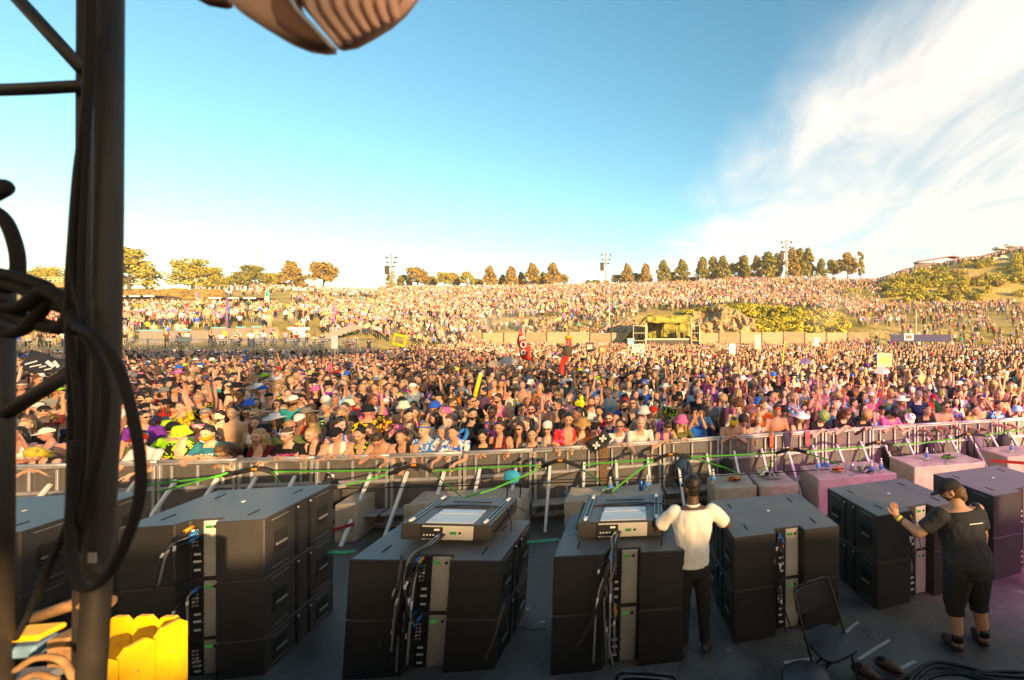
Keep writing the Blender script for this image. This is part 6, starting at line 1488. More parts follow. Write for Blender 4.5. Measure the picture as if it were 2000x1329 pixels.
# ------------------------------------------------------------------ beyond the field: fence, tent, rock, towers, flags
M_BEIGE = mat('beige_sheet', (.36, .255, .16), .8, var=.15, vscale=1.5); M_BEIGE_UNLIT = mat('beige_sheet_unlit', (.27, .19, .12), .85, var=.25, vscale=1.1); M_POST = mat('dark_post', (.06, .05, .045), .6); M_WOODP = mat('pale_post', (.5, .42, .3), .7)  # second sheet is the beige darkened; lit and unlit panels put into colour
t = thing('screen_fence', 'long beige sheet fence with dark posts behind the level field', 'fence', (0, 72, 0)); fx = [(906, 0)]; px = 900
while px < 1665:
    x0, x1 = (px - CX) / FPX * 72, (px + 42 - CX) / FPX * 72
    if not (1225 < px < 1340):
        zb = 1.1; zt = yz(72, 648.5) - .22 * ((px * 7) % 5) / 5
        mb = MB(); mb.box(((x0 + x1) / 2, 0, (zb + zt) / 2), (x1 - x0 - .16, .05, zt - zb), bev=.01); mb.build('panel', M_BEIGE if (px // 42) % 3 else M_BEIGE_UNLIT, t)
        mb = MB(); mb.box((x0, -.02, (zb + zt) / 2), (.12, .12, zt - zb + .25)); mb.build('post', M_POST, t)
    px += 42
# camouflage tent with two speaker scaffolds
def camo():
    m = bpy.data.materials.new('camouflage_net'); m.use_nodes = True; N, L = m.node_tree.nodes, m.node_tree.links; b = N['Principled BSDF']; b.inputs['Roughness'].default_value = .9
    tc_ = N.new('ShaderNodeTexCoord'); n = N.new('ShaderNodeTexNoise'); n.inputs['Scale'].default_value = 1.1; n.inputs['Detail'].default_value = 5; L.new(tc_.outputs['Object'], n.inputs['Vector'])
    r_ = N.new('ShaderNodeValToRGB'); e = r_.color_ramp.elements; e[0].position = .40; e[0].color = (.10, .10, .025, 1); e[1].position = .60; e[1].color = (.36, .30, .06, 1); L.new(n.outputs[0], r_.inputs[0]); L.new(r_.outputs[0], b.inputs['Base Color']); return m
M_CAMO = camo(); TD = 69.0
t = thing('camouflage_tent', 'camouflage-net tent over a small platform at the back of the field', 'tent', at(1305, 652, TD)); t.location.z = 0; o = t.location.copy()
def sheet(a, b, c, d, nu, nv, amp, m, name, par, seed=0, thick=.06):
    V = []; F = []
    for j in range(nv + 1):
        for i in range(nu + 1):
            u_, v_ = i / nu, j / nv; p = a.lerp(b, u_).lerp(d.lerp(c, u_), v_); q = p + Vector((0, mnoise.noise(Vector((u_ * 5 + seed, v_ * 5, 1))) * amp, mnoise.noise(Vector((u_ * 6, v_ * 6 + seed, 4))) * amp - amp * .6 * math.sin(PI * u_) * (1 if v_ > 0 else .5))); V.append(q - o)
    for j in range(nv):
        for i in range(nu): F.append((j * (nu + 1) + i, j * (nu + 1) + i + 1, (j + 1) * (nu + 1) + i + 1, (j + 1) * (nu + 1) + i))
    mb = MB(); mb.add(V, F, 0, True); ob = mb.build(name, m, par); s = ob.modifiers.new('s', 'SOLIDIFY'); s.thickness = thick; return ob
d0, d1 = TD, TD + 5
sheet(at(1262, 617, d0), at(1350, 617, d0), at(1348, 616, d1), at(1264, 616, d1), 12, 6, .25, M_CAMO, 'roof_net', t, 1)
sheet(at(1262, 617, d0), at(1350, 617, d0), at(1350, 629, d0 - .3), at(1262, 630, d0 - .3), 16, 4, .22, M_CAMO, 'valance', t, 2)
sheet(at(1264, 616, d1), at(1348, 616, d1), at(1348, 664, d1), at(1264, 664, d1), 12, 8, .3, M_CAMO, 'back_net', t, 3)
sheet(at(1318, 634, d0 + 1.5), at(1328, 628, d0 + 1.5), at(1330, 664, d0 + 1.5), at(1322, 664, d0 + 1.5), 4, 8, .3, M_CAMO, 'hanging_net', t, 4)
sheet(at(1262, 617, d0 + .5), at(1262, 618, d1), at(1216, 668, d1), at(1216, 664, d0 + .5), 8, 8, .3, mat('tarp_green', (.12, .14, .04), .8, var=.2), 'side_tarp', t, 5)
for px in (1262, 1350):
    for d in (d0, d1): mb = MB(); mb.cyl(at(px, 617, d) - o, at(px, 690, d) - o, .07, n=8); mb.build('post', M_WOODP, t)
mb = MB(); a = at(1306, 664, d0 + 2.5) - o; mb.box((a.x, a.y, 1.2), (6.6, 5, 2.4)); mb.build('platform', M_POST, t)
mb = MB(); mb.box((a.x, a.y - 2.6, 2.35), (6.7, .1, .25)); mb.build('platform_edge', M_WOODP, t)
mb = MB(); mb.box((a.x + 1.6, a.y - .5, 2.9), (1.6, .7, .9), bev=.05); mb.build('mixing_desk', M_BLK, t)
for (xa, xb, lab) in ((1237, 1261, 'scaffold tower with dark speakers left of the camouflage tent'), (1351, 1366, 'scaffold tower with dark speakers right of the camouflage tent')):
    t2 = thing('scaffold_tower', lab, 'scaffold', at((xa + xb) / 2, 652, TD - .4)); t2.location.z = 0; o = t2.location; zt = yz(TD, 636); w = (xb - xa) / FPX * TD
    for sx in (-1, 1):
        for y in (0, 1.6): mb = MB(); mb.cyl((sx * w / 2, y, 0), (sx * w / 2, y, zt), .05, n=6); mb.build('upright', M_WOODP, t2)
    for z in (zt - .04, zt - 1.15, zt - 2.3):
        [MB().beam((-w / 2, y, z), (w / 2, y, z), .07, .07).build('ledger', M_WOODP, t2) for y in (0, 1.6)]
    mb = MB(); mb.box((-w * .38 if xa < 1300 else w * .3, .8, zt / 2), (w * .3, 1.3, zt - .15)); mb.build('dark_skirt', M_BLK, t2)
    mb = MB(); mb.box((w * .12, 1.3, zt - 1.0), (w * .4, .5, 1.6), bev=.03); mb.build('speaker', M_BLK, t2)
o = Vector((0, 0, 0))
mb = MB(); p = at(1232, 655, 66); mb.box((0, 0, 0), (.9, .9, 2.4), bev=.05); c_ = mb.build('toilet_cabin', mat('cabin_blue', (.05, .30, .42), .6), None, (p.x, p.y, 1.2)); tag(c_, 'pale blue cabin left of the scaffold tower', 'cabin')
mb = MB(); mb.box((0, -.46, .0), (.6, .02, 1.9)); mb.build('door', M_WHITE, c_); mb = MB(); mb.box((0, 0, 1.24), (1.0, 1.0, .1), bev=.04); mb.build('roof', M_WHITE, c_)

# rock outcrop with green on its crown
M_ROCK = mat('rock', (.44, .31, .16), .95, bump=1.0, bscale=1.6, col2=(.15, .105, .06), vscale=.5)
def rock(px0, px1, ytop, ybot, d, label, seed):
    V = []; F = []; nu, nv = 80, 26
    for j in range(nv + 1):
        for i in range(nu + 1):
            u_, v_ = i / nu, j / nv; px = px0 + (px1 - px0) * u_; env = math.sin(PI * u_) ** .35
            yt = ybot + (ytop - ybot) * env * (1 + .12 * mnoise.noise(Vector((u_ * 5, seed, 0)))); py = ybot + 4 + (yt - ybot - 4) * v_; dd = d + 6 * v_ ** 1.6
            p = at(px, py, dd); n = mnoise.ridged_multi_fractal(Vector((p.x * .22, p.z * .4 + seed, p.y * .15)), 1.0, 2.2, 6, 1.0, 2.0) - 1; p.y -= n * 2.2 + 1.6 * abs(mnoise.noise(Vector((p.x * .7, seed, p.z * .35)))); p.z += .5 * mnoise.noise(Vector((p.x * .9, seed + 3, p.z))); V.append(p)
    for j in range(nv):
        for i in range(nu): F.append((j * (nu + 1) + i, j * (nu + 1) + i + 1, (j + 1) * (nu + 1) + i + 1, (j + 1) * (nu + 1) + i))
    # back closes onto the slope
    o_ = len(V)
    for i in range(nu + 1): q = V[nv * (nu + 1) + i]; V.append(Vector((q.x, q.y + 7, q.z - 1.5)))
    for i in range(nu): F.append((nv * (nu + 1) + i, nv * (nu + 1) + i + 1, o_ + i + 1, o_ + i))
    mb = MB(); mb.add(V, F, 0, False); ob = mb.build('rock_outcrop', M_ROCK); ob['kind'] = 'structure'; ob['label'] = label; return ob
rock(1330, 1480, 600, 656, 77, 'sunlit rough rock outcrop right of the camouflage tent', 1.0); rock(1180, 1270, 626, 654, 78, 'low rock bank left of the camouflage tent', 9.0)

# leaf clusters
def leaves(pts, size, rnd, mats_n=2):
    """pts: (x,y,z,radius) clumps -> many small leaf faces"""
    V = []; F = []; M = []
    for (x, y, z, rx, rz_, n) in pts:
        for _ in range(n):
            while True:
                a, b, c = rnd.uniform(-1, 1), rnd.uniform(-1, 1), rnd.uniform(-1, 1)
                q = a * a + b * b + c * c
                if .15 < q < 1: break
            p = Vector((x + a * rx, y + b * rx, z + c * rz_)); s = size * rnd.uniform(.6, 1.3)
            n1 = Vector((a + rnd.uniform(-.8, .8), b + rnd.uniform(-.8, .8), c + rnd.uniform(-.5, 1.0))).normalized(); t1 = n1.orthogonal().normalized(); t1.rotate(Quaternion(n1, rnd.uniform(0, 6.28))); t2 = n1.cross(t1)
            o_ = len(V); V += [p - t1 * s * .5, p + t2 * s * .32, p + t1 * s * .5, p - t2 * s * .32]; F.append((o_, o_ + 1, o_ + 2, o_ + 3)); M.append(rnd.randrange(mats_n))
    return V, F, M
def leafmat(name, col):
    m = mat(name, col, .7, var=.3, vscale=.8, spec=.2); N, L = m.node_tree.nodes, m.node_tree.links; b = N['Principled BSDF']
    return m
LM = {'yellow': [leafmat('leaf_yellow_a', (0.306, 0.252, 0.040)), leafmat('leaf_yellow_b', (0.198, 0.198, 0.036))], 'green': [leafmat('leaf_green_a', (0.20, 0.175, 0.035)), leafmat('leaf_green_b', (0.12, 0.125, 0.03))], 'rust': [leafmat('leaf_rust_a', (0.288, 0.180, 0.045)), leafmat('leaf_rust_b', (0.180, 0.135, 0.036))]}
M_BARK = mat('bark', (.075, .05, .032), .9, bump=.6, bscale=12)
def tree_proto(kind, seed):
    r_ = random.Random(seed); H = 8.0; tm = MB(); cl = []
    if kind == 'broad':
        tm.tube([(0, 0, -.5), (.05, 0, 1.2), (.1, .05, 3), (0, .1, 5)], [.26, .2, .14, .06], 8)
        for k in range(34):
            a = r_.uniform(0, 6.28); z = r_.uniform(1.5, 7.4); e = (z - 4.0) / 3.7; rad = 3.9 * math.sqrt(max(.05, 1 - e * e)) * math.sqrt(r_.random()); tip = Vector((math.cos(a) * rad, math.sin(a) * rad, z))
            if k % 2: tm.tube([(0, 0, max(1.2, z - 1.6)), tip * .5 + Vector((0, 0, z * .3)), tip], [.09, .06, .02], 5)
            cl.append((tip.x, tip.y, tip.z, r_.uniform(.8, 1.25), r_.uniform(.6, .95), 50))
    elif kind == 'round':
        tm.tube([(0, 0, -.5), (0, 0, 1.5), (.1, 0, 4)], [.22, .17, .06], 8)
        for k in range(26):
            a = r_.uniform(0, 6.28); e = r_.uniform(-.7, 1.5); q = r_.uniform(.55, 1.0); p = Vector((math.cos(a) * math.cos(e) * 2.9 * q, math.sin(a) * math.cos(e) * 2.9 * q, 4.6 + math.sin(e) * 3.0 * q)); cl.append((p.x, p.y, p.z, r_.uniform(.7, 1.1), r_.uniform(.6, 1.0), 62))
            if k % 2: tm.tube([(0, 0, 1.4 + r_.random()), p * .5 + Vector((0, 0, 1.2)), p], [.07, .05, .015], 5)
    elif kind == 'cone':
        tm.tube([(0, 0, -.5), (0, 0, 2), (.05, 0, 6.5)], [.2, .15, .04], 8)
        for k in range(34):
            z = 1.3 + 6.4 * (k / 33); rad = 3.1 * (1 - (k / 33) ** 1.15) + .15; a = r_.uniform(0, 6.28); q = r_.uniform(.4, 1.0); p = Vector((math.cos(a) * rad * q, math.sin(a) * rad * q, z)); cl.append((p.x, p.y, p.z, r_.uniform(.55, .95), r_.uniform(.45, .85), 48))
            if k % 3 == 0: tm.tube([(0, 0, z - .5), p * .5 + Vector((0, 0, z * .5)), p], [.05, .04, .012], 5)
    elif kind == 'poplar':
        tm.tube([(0, 0, -.5), (0, 0, 2.5), (.05, 0, 7)], [.17, .12, .03], 8)
        for k in range(26):
            z = 1.2 + 6.6 * (k / 25); rad = 1.5 * math.sin(PI * (.12 + .88 * k / 25)) ** .6; a = r_.uniform(0, 6.28); q = r_.uniform(.3, 1.0); p = Vector((math.cos(a) * rad * q, math.sin(a) * rad * q, z)); cl.append((p.x, p.y, p.z, r_.uniform(.4, .65), r_.uniform(.6, 1.0), 46))
            if k % 3 == 0: tm.tube([(0, 0, z - .8), p], [.04, .012], 5)
    elif kind == 'sparse':
        tm.tube([(0, 0, -.5), (0, 0, 3), (.03, 0, 7.8)], [.12, .09, .02], 8)
        for k in range(16):
            z = 2 + 5.8 * (k / 15); a = r_.uniform(0, 6.28); p = Vector((math.cos(a) * .6, math.sin(a) * .6, z + .6)); tm.tube([(0, 0, z - .4), p], [.03, .01], 5); cl.append((p.x, p.y, p.z, .28, .5, 22))
    cl = [(x, y, z, rx * 1.25, rz_ * 1.3, int(n * 1.7)) for x, y, z, rx, rz_, n in cl]; V, F, M = leaves(cl, .62, r_)
    return tm, V, F, M
TREEM = {}
def tree(px, ybase, h_px, d, kind, tone, label, seed=0, sx=1.0):
    key = (kind, seed % 3)
    if key not in TREEM:
        tm, V, F, M = tree_proto(kind, seed % 3 + hash(kind) % 1 + len(kind) * 7)
        TREEM[key] = (tm.mesh('trunk', M_BARK), V, F, M, {})
    tmesh, V, F, M, tones = TREEM[key]
    if tone not in tones:
        me = bpy.data.meshes.new('crown'); me.from_pydata(V, [], F); [me.materials.append(m) for m in LM[tone]]; me.polygons.foreach_set('material_index', M); me.update(); tones[tone] = me
    p = at(px, ybase, d); g = tz(p.x, p.y); s = h_px * 1.12 / FPX * d / 8.3
    t = thing('tree', label, 'tree', (p.x, p.y, min(p.z, g + .6)), seed * 1.7, 'trees along the skyline'); t.scale = (s * sx * 1.15, s * sx * 1.15, s); link('trunk', tmesh, t); link('crown', tones[tone], t)
TREES = [(95, 545, 46, 118, 'broad', 'yellow', 'broad tree behind the wooden deck left of the truss', 0, 1), (252, 562, 76, 122, 'broad', 'yellow', 'tall layered tree right of the truss', 1, 1.0),
 (376, 566, 56, 130, 'broad', 'yellow', 'spreading golden tree on the left grass bank', 2, 1.05), (416, 566, 34, 133, 'broad', 'yellow', 'small tree leaning against the spreading golden tree', 0, .9), (456, 566, 24, 138, 'round', 'yellow', 'low bushy tree left of the lamp post', 1, 1.2),
 (498, 566, 43, 138, 'broad', 'green', 'broad dark tree behind the lamp post', 1, 1.1), (534, 566, 30, 140, 'round', 'yellow', 'small round tree right of the lamp post', 2, 1.0), (568, 566, 50, 140, 'cone', 'rust', 'pointed rust-coloured tree left of the big wheel', 0, 1.15), (632, 564, 51, 134, 'round', 'rust', 'dense round golden tree right of the big wheel', 0, 1.02),
 (762, 566, 34, 158, 'sparse', 'yellow', 'thin tree at the foot of the left speaker tower', 0, 1.5), (790, 564, 28, 172, 'round', 'green', 'dark low tree left of the middle grove', 1, 1.0), (815, 564, 39, 168, 'round', 'rust', 'large rounded tree of the middle grove', 2, 1.15), (843, 564, 27, 176, 'round', 'green', 'dark tree behind the large rounded tree', 0, .9),
 (868, 563, 30, 168, 'round', 'yellow', 'yellow round tree left in the middle grove', 0, 1.05), (886, 563, 32, 174, 'round', 'rust', 'rust tree beside the yellow round tree', 2, .8), (913, 562, 30, 168, 'round', 'yellow', 'single yellow lollipop-shaped tree', 1, .95), (934, 562, 20, 172, 'round', 'green', 'small dark tree right of the lollipop-shaped tree', 2, 1.0),
 (957, 561, 38, 168, 'cone', 'rust', 'first conical tree of the middle row', 1, .95), (982, 560, 26, 176, 'cone', 'green', 'pale tree between the first two conical trees', 2, 1.0), (998, 560, 38, 168, 'cone', 'rust', 'second conical tree of the middle row', 2, .95), (1018, 559, 30, 176, 'cone', 'green', 'dark tree behind the tallest conical tree', 0, .9), (1040, 558, 42, 168, 'cone', 'rust', 'tallest conical tree of the middle row', 0, 1.0), (1061, 558, 30, 178, 'cone', 'green', 'thin pale tree right of the tallest conical tree', 1, .8), (1080, 558, 41, 168, 'cone', 'rust', 'last conical tree of the middle row', 1, 1.0), (1100, 558, 24, 172, 'round', 'rust', 'small round tree at the end of the middle row', 0, .9),
 (1150, 558, 13, 176, 'round', 'green', 'low dark bush on the skyline left of the middle tower', 1, 1.5), (1165, 558, 14, 176, 'round', 'green', 'low dark bush beside the middle tower', 2, 1.5),
 (1206, 558, 22, 172, 'round', 'green', 'low dark tree right of the middle tower', 0, 1.2), (1225, 556, 38, 168, 'cone', 'rust', 'pointed tree right of the middle tower', 0, .85), (1244, 556, 24, 174, 'round', 'green', 'dark tree between two pointed trees', 2, 1.1), (1261, 556, 38, 168, 'cone', 'rust', 'second pointed tree right of the middle tower', 2, .85),
 (1296, 554, 42, 168, 'cone', 'green', 'pointed tree before the brown roof, left one', 1, .9), (1315, 554, 24, 174, 'round', 'rust', 'small tree before the brown roof', 1, 1.0), (1332, 553, 42, 168, 'cone', 'green', 'pointed tree before the brown roof, right one', 0, .9), (1372, 551, 44, 168, 'cone', 'green', 'pointed tree at the start of the dense grove', 2, .85), (1392, 550, 42, 170, 'poplar', 'green', 'first slim tree of the dense grove', 0, 1.2), (1412, 550, 44, 168, 'cone', 'green', 'second pointed tree of the dense grove', 1, .9),
 (1436, 549, 32, 172, 'round', 'green', 'dark rounded tree of the dense grove', 0, .9), (1453, 548, 42, 168, 'poplar', 'green', 'second slim tree of the dense grove', 1, 1.4), (1478, 547, 42, 170, 'cone', 'rust', 'pale pointed tree of the dense grove', 0, .8), (1500, 546, 46, 168, 'poplar', 'green', 'third slim tree of the dense grove', 2, 1.5), (1518, 545, 44, 172, 'poplar', 'green', 'slim tree left of the right tower', 0, 1.2), (1548, 545, 54, 168, 'cone', 'rust', 'bright tree right of the right tower', 1, .7), (1562, 544, 52, 170, 'poplar', 'green', 'tall slim tree right of the right tower', 1, 1.0), (1578, 543, 52, 170, 'poplar', 'green', 'second tall slim tree right of the right tower', 2, 1.0),
 (1604, 542, 36, 168, 'cone', 'green', 'short pointed tree left of the broad tree', 2, .9), (1627, 541, 36, 168, 'round', 'green', 'rounded tree left of the broad tree', 2, .8), (1656, 540, 48, 168, 'round', 'rust', 'broad tree on the right skyline', 1, .85), (1682, 540, 50, 172, 'sparse', 'yellow', 'thin pale poplar right of the broad tree', 1, .9)]
for i, T in enumerate(TREES): tree(*T)

# shrubs on the right-hand slope and on the rock: one thicket
def shrubs():
    r_ = random.Random(9); V = []; F = []; M = []
    def bush(px, d, h, w, tn):
        x = (px - CX) / FPX * d; z = tz(x, d); cl = [(x + r_.uniform(-w, w) * .7, d + r_.uniform(-w, w) * .5, z + h * r_.uniform(.25, .75), w * r_.uniform(.4, .7), h * r_.uniform(.25, .45), 60) for _ in range(5)]
        v, f, m = leaves(cl, .5, r_, 1); o_ = len(V); V.extend(v); F.extend([tuple(i + o_ for i in q) for q in f]); M.extend([tn] * len(f))
    for _ in range(330):
        px = r_.uniform(1660, 2080); u_ = r_.random(); lo = 116; hi = float(np.interp(px, [1660, 1700, 1800, 1900, 2000], [124, 134, 140, 139, 140])); d = lo + (hi - lo) * u_
        if px < 1760 and d < 119: continue
        n = mnoise.noise(Vector((px * .012, d * .08, 2)));
        if n < -.12: continue
        bush(px, d, r_.uniform(1.4, 3.0), r_.uniform(1.4, 2.6), 0 if r_.random() < .62 else 1 if r_.random() < .7 else 2)
    for _ in range(210):
        px = r_.uniform(1345, 1640); d = r_.uniform(81, 91)
        bush(px, d, r_.uniform(.6, 1.3), r_.uniform(.8, 1.5), 0 if r_.random() < .6 else 1)
    for _ in range(130):
        px = r_.uniform(1440, 1650); d = r_.uniform(75.5, 85); bush(px, d, r_.uniform(.8, 1.8), r_.uniform(.8, 1.4), 0 if r_.random() < .75 else 1)
    for _ in range(90):
        px = r_.uniform(240, 430); d = r_.uniform(100, 128); bush(px, d, r_.uniform(.4, .9), r_.uniform(1.0, 1.8), 2)
    me = bpy.data.meshes.new('shrubs'); me.from_pydata(V, [], F); [me.materials.append(m) for m in (leafmat('shrub_yellow', (.40, .34, .045)), leafmat('shrub_green', (.18, .19, .03)), leafmat('shrub_dry', (.26, .18, .06)))]; me.polygons.foreach_set('material_index', M); me.update()
    o_ = link('shrubs', me); tag(o_, 'yellow-green shrubs covering the right-hand slope and the rock', 'shrubs', kind='stuff')
shrubs()

# speaker and light towers on the hill
def tower(px, ybase, ytop, d, label, side):
    p = at(px, ybase, d); zb = tz(p.x, p.y); H = (CH - (ytop - YH) / FPX * d) - zb; t = thing('speaker_tower', label, 'tower', (p.x, p.y, zb), 0, 'speaker towers on the hill')
    M_T = mat('mast_alu', (.40, .38, .36), .5, .5); M_DK = mat('tower_speaker', (.05, .035, .03), .7)
    for sx in (-1, 1):
        for sy in (-1, 1): mb = MB(); mb.cyl((sx * .3, sy * .3, 0), (sx * .3, sy * .3, H), .06, n=6); mb.build('chord', M_T, t)
    mb = MB(); n = int(H / .8)
    for k in range(n):
        for sy in (-1, 1): mb.cyl((-.3, sy * .3, k * .8), (.3, sy * .3, k * .8 + .8) if k % 2 else (.3, sy * .3, k * .8 + .8), .03, n=5); mb.cyl((-.3, sy * .3, k * .8 + .8), (.3, sy * .3, k * .8 + .8), .03, n=5)
    b_ = mb.build('lacing', M_T, t); b_['kind'] = 'stuff'
    mb = MB(); mb.box((0, 0, 1.3), (1.7, 1.6, 2.6), bev=.05); mb.build('base_wrap', mat('wrap_olive', (.16, .13, .05), .8), t)
    for z, w in ((H - .6, 3.0), (H - 2.2, 2.4), (H - 3.6, 1.6)):
        mb = MB(); mb.beam((-w / 2, 0, z), (w / 2, 0, z), .1, .1); bar = mb.build('lamp_bar', M_T, t)
        for sx in (-1, 1):
            mb = MB(); mb.box((sx * w / 2, -.1, z - .15), (.55, .55, .5), bev=.08); mb.cyl((sx * w / 2, -.35, z - .2), (sx * w / 2, -.55, z - .28), .22, .26, n=10); mb.build('floodlight', M_DK, bar)
    mb = MB(); mb.box((0, 0, H), (.7, .7, .25)); mb.build('top_cap', M_T, t)
    zs = H - 3.4; ar = MB(); ar.beam((0, 0, zs + .3), (side * 1.5, -.2, zs + .3), .09, .09); ar.cyl((side * 1.4, -.2, zs + .3), (side * 1.4, -.2, zs - .1), .03, n=5); ar.build('bracket', M_T, t)
    for k in range(5): mb = MB(); mb.box((side * 1.4, -.3 + .03 * k, zs - .35 - k * .56), (1.15, .8, .52), bev=.04); mb.build('line_array_box', M_DK, t)
tower(765, 566, 499, 150, 'light and speaker tower left on the hill beside the thin tree', -1); tower(1184, 558, 494, 158, 'light and speaker tower in the middle of the hill', -1); tower(1536, 572, 469, 142, 'tallest light and speaker tower right on the hill', -1)
# lamp post, big wheel, flags
p = at(506, 566, 140); zb = tz(p.x, p.y); H = yz(140, 489) - zb; t = thing('lamp_post', 'pale lamp post standing among the left trees', 'lamp post', (p.x, p.y, zb)); M_PALE = mat('pale_metal', (.66, .56, .36), .5, .1)
mb = MB(); mb.cyl((0, 0, -.3), (0, 0, H), .22, .15, n=10); mb.build('pole', M_PALE, t); mb = MB(); mb.beam((-1.0, 0, H), (.7, 0, H), .14, .14); mb.build('arm', M_PALE, t)
for x in (-1.0, .75): mb = MB(); mb.box((x, -.2, H + .05), (.9, .55, .22), bev=.05); mb.build('lamp_head', M_PALE, t)
p = at(608, 540, 190); t = thing('ferris_wheel', 'thin rim of a ferris wheel behind the round golden tree', 'ferris wheel', (p.x, p.y, tz(p.x, p.y))); M_WH = mat('wheel_red', (.62, .32, .20), .5, .2); rad = 26 / FPX * 190; cz = p.z - t.location.z
for rr, th in ((rad, .09), (rad * .9, .06)): mb = MB(); mb.tube([(rr * math.cos(a), 0, cz + rr * math.sin(a)) for a in [2 * PI * k / 48 for k in range(48)]], th, 6, closed=True); mb.build('rim', M_WH, t)
for k in range(12): a = 2 * PI * k / 12; mb = MB(); mb.cyl((0, 0, cz), (rad * math.cos(a), 0, cz + rad * math.sin(a)), .04, n=5); mb.build('spoke', M_WH, t); mb = MB(); mb.box((rad * math.cos(a), 0, cz + rad * math.sin(a) - .5), (.7, .7, .7), bev=.1); mb.build('gondola', M_WHITE, t)
for sx in (-1, 1): mb = MB(); mb.cyl((0, sx * .5, cz), (sx * 3.2, sx * .5, -1), .14, n=6); mb.build('support', M_WH, t)
def feather(px, ytop, ybot, d, col, label, txt):
    p = at(px, ybot, d); g = tz(p.x, p.y); H = (ybot - ytop) / FPX * d; zb = p.z; t = thing('feather_flag', label, 'flag', (p.x, p.y, min(zb, g)), R(8), 'feather flags on the left terraces'); dz = zb - t.location.z
    mb = MB(); q = spline([(0, 0, 0), (0, 0, dz + H * .6), (.06 * H, 0, dz + H * .95), (.16 * H, 0, dz + H)], 6); mb.tube(q, .035, 6); mb.build('pole', M_PALE, t)
    V = []; n = 12
    for k in range(n + 1): z = k / n; w = H * .17 * (1 - max(0, z - .75) * 1.6); V += [(.02 + .08 * H * max(0, z - .6), .02 * math.sin(k), dz + z * H), (.02 + w + .06 * H * max(0, z - .6), .06 * math.sin(k * 1.3), dz + z * H)]
    mb = MB(); mb.add(V, [(2 * k, 2 * k + 1, 2 * k + 3, 2 * k + 2) for k in range(n)], 0, True); f = mb.build('banner', mat('flag_' + label[:11], col, .7), t); s = f.modifiers.new('s', 'SOLIDIFY'); s.thickness = .02
    mb = MB()
    for k in range(txt): mb.box((.02 + H * .085, -.06, dz + H * (.30 + .09 * k)), (H * .09, .02, H * .05))
    mb.build('lettering', M_WHITE, f)
feather(383, 570, 597, 86, (.20, .07, .30), 'purple feather flag on the upper left terrace', 3); feather(517, 565, 612, 84, (.03, .24, .32), 'tall teal feather flag with white lettering', 5); feather(646, 597, 640, 70, (.12, .06, .30), 'purple feather flag above the left seating', 4)
p = at(443, 652, 56); mb = MB(); zb = tz(p.x, p.y); mb.cyl((0, 0, 0), (0, 0, yz(56, 580) - zb), .11, n=8); po = mb.build('purple_pole', mat('pole_purple', (.16, .07, .20), .6), None, (p.x, p.y, zb)); tag(po, 'purple wrapped pole standing on the left seating terrace', 'pole'); mb = MB(); mb.lathe([(.3, 0), (.3, .7), (.1, .75)], 10); mb.build('base_drum', mat('drum_pink', (.5, .15, .42), .6), po)

# left seating terrace: front wall, railing, chairs, blue-edged platforms, sign, booths, deck
M_TWALL = mat('terrace_wall', (.22, .19, .17), .9); M_RAIL = mat('rail_grey', (.22, .22, .23), .5, .4)
t = thing('terrace_wall', 'low grey-brown retaining wall below the left seating terrace', 'wall', (0, 43.0, 0)); mb = MB(); mb.box((-45.5, 0, .75), (36, .5, 1.7), bev=.04); mb.build('wall_face', M_TWALL, t)
for k in range(16):
    x = -62.5 + k * 2.0; px = CX + x / 43.6 * FPX
    if px > 712: break
    t = thing('railing', f'grey barred railing panel on the left terrace edge, {ORD[k]} from the left', 'railing', (x, 43.6, 1.62), 0, 'railing panels on the left terrace')
    for z in (.12, 1.05): mb = MB(); mb.beam((0, 0, z), (1.94, 0, z), .05, .05); mb.build('rail', M_RAIL, t)
    for j in range(13): mb = MB(); mb.cyl((.05 + j * .153, 0, .12), (.05 + j * .153, 0, 1.05), .014, n=5); mb.build('bar', M_RAIL, t)
    mb = MB(); mb.beam((0, 0, 0), (0, 0, 1.1), .08, .08); mb.build('post', M_RAIL, t)
M_CHG = mat('chair_grey', (.55, .54, .52), .6); CHM = None
cpx = [62, 96, 252, 286, 300, 336, 372, 384, 430, 446, 462, 500, 516, 532, 562, 578, 592, 626, 642, 668, 684, 700]; first = None; k = 0
for j, px in enumerate(cpx):
    x = (px - CX) / FPX * 45.4; lab = f'grey folding chair behind the left terrace railing, {ORD[j]} from the left'
    if first is None: first = folding_chair((x, 45.4, 1.66), R(180 + 8), lab, M_CHG, M_CHG, 'grey chairs behind the railing'); first.scale = (1.25,) * 3
    else: c_ = copy_tree(first); c_.location = (x, 45.4 + .2 * (j % 3), 1.66); c_.rotation_euler.z = R(180 + (j * 37) % 20 - 10); c_['label'] = lab
for px0, px1, y, lab in ((272, 315, 646, 'platform edge painted light blue, leftmost'), (345, 372, 645, 'platform edge painted light blue, second from the left'), (414, 440, 641, 'platform edge painted light blue beside the purple pole'), (462, 478, 640, 'short light blue platform edge right of the purple pole'), (492, 510, 639, 'light blue platform edge nearest the sign')):
    a, b = at(px0, y, 52), at(px1, y, 52); zc = a.z; g = tz(a.x, 52); t = thing('platform', lab, 'platform', ((a.x + b.x) / 2, 53, g)); w = b.x - a.x; mb = MB(); mb.box((0, 0, (zc - g) / 2), (w, 2.0, max(.2, zc - g - .05))); mb.build('box', M_TWALL, t); mb = MB(); mb.box((0, -1.0, zc - g + .02), (w + .06, .12, .12)); mb.build('edge_strip', mat('edge_blue', (.12, .48, .60), .5), t)
t = thing('info_sign', 'white notice board on the grey ramp behind the left railing', 'sign', at(583, 655, 50)); mb = MB(); mb.box((0, 0, .72), (2.4, .06, .3), bev=.01); mb.build('header', M_WHITE, t); mb = MB(); mb.box((.05, 0, .15), (1.3, .06, .75), bev=.01); mb.build('board', M_WHITE, t)
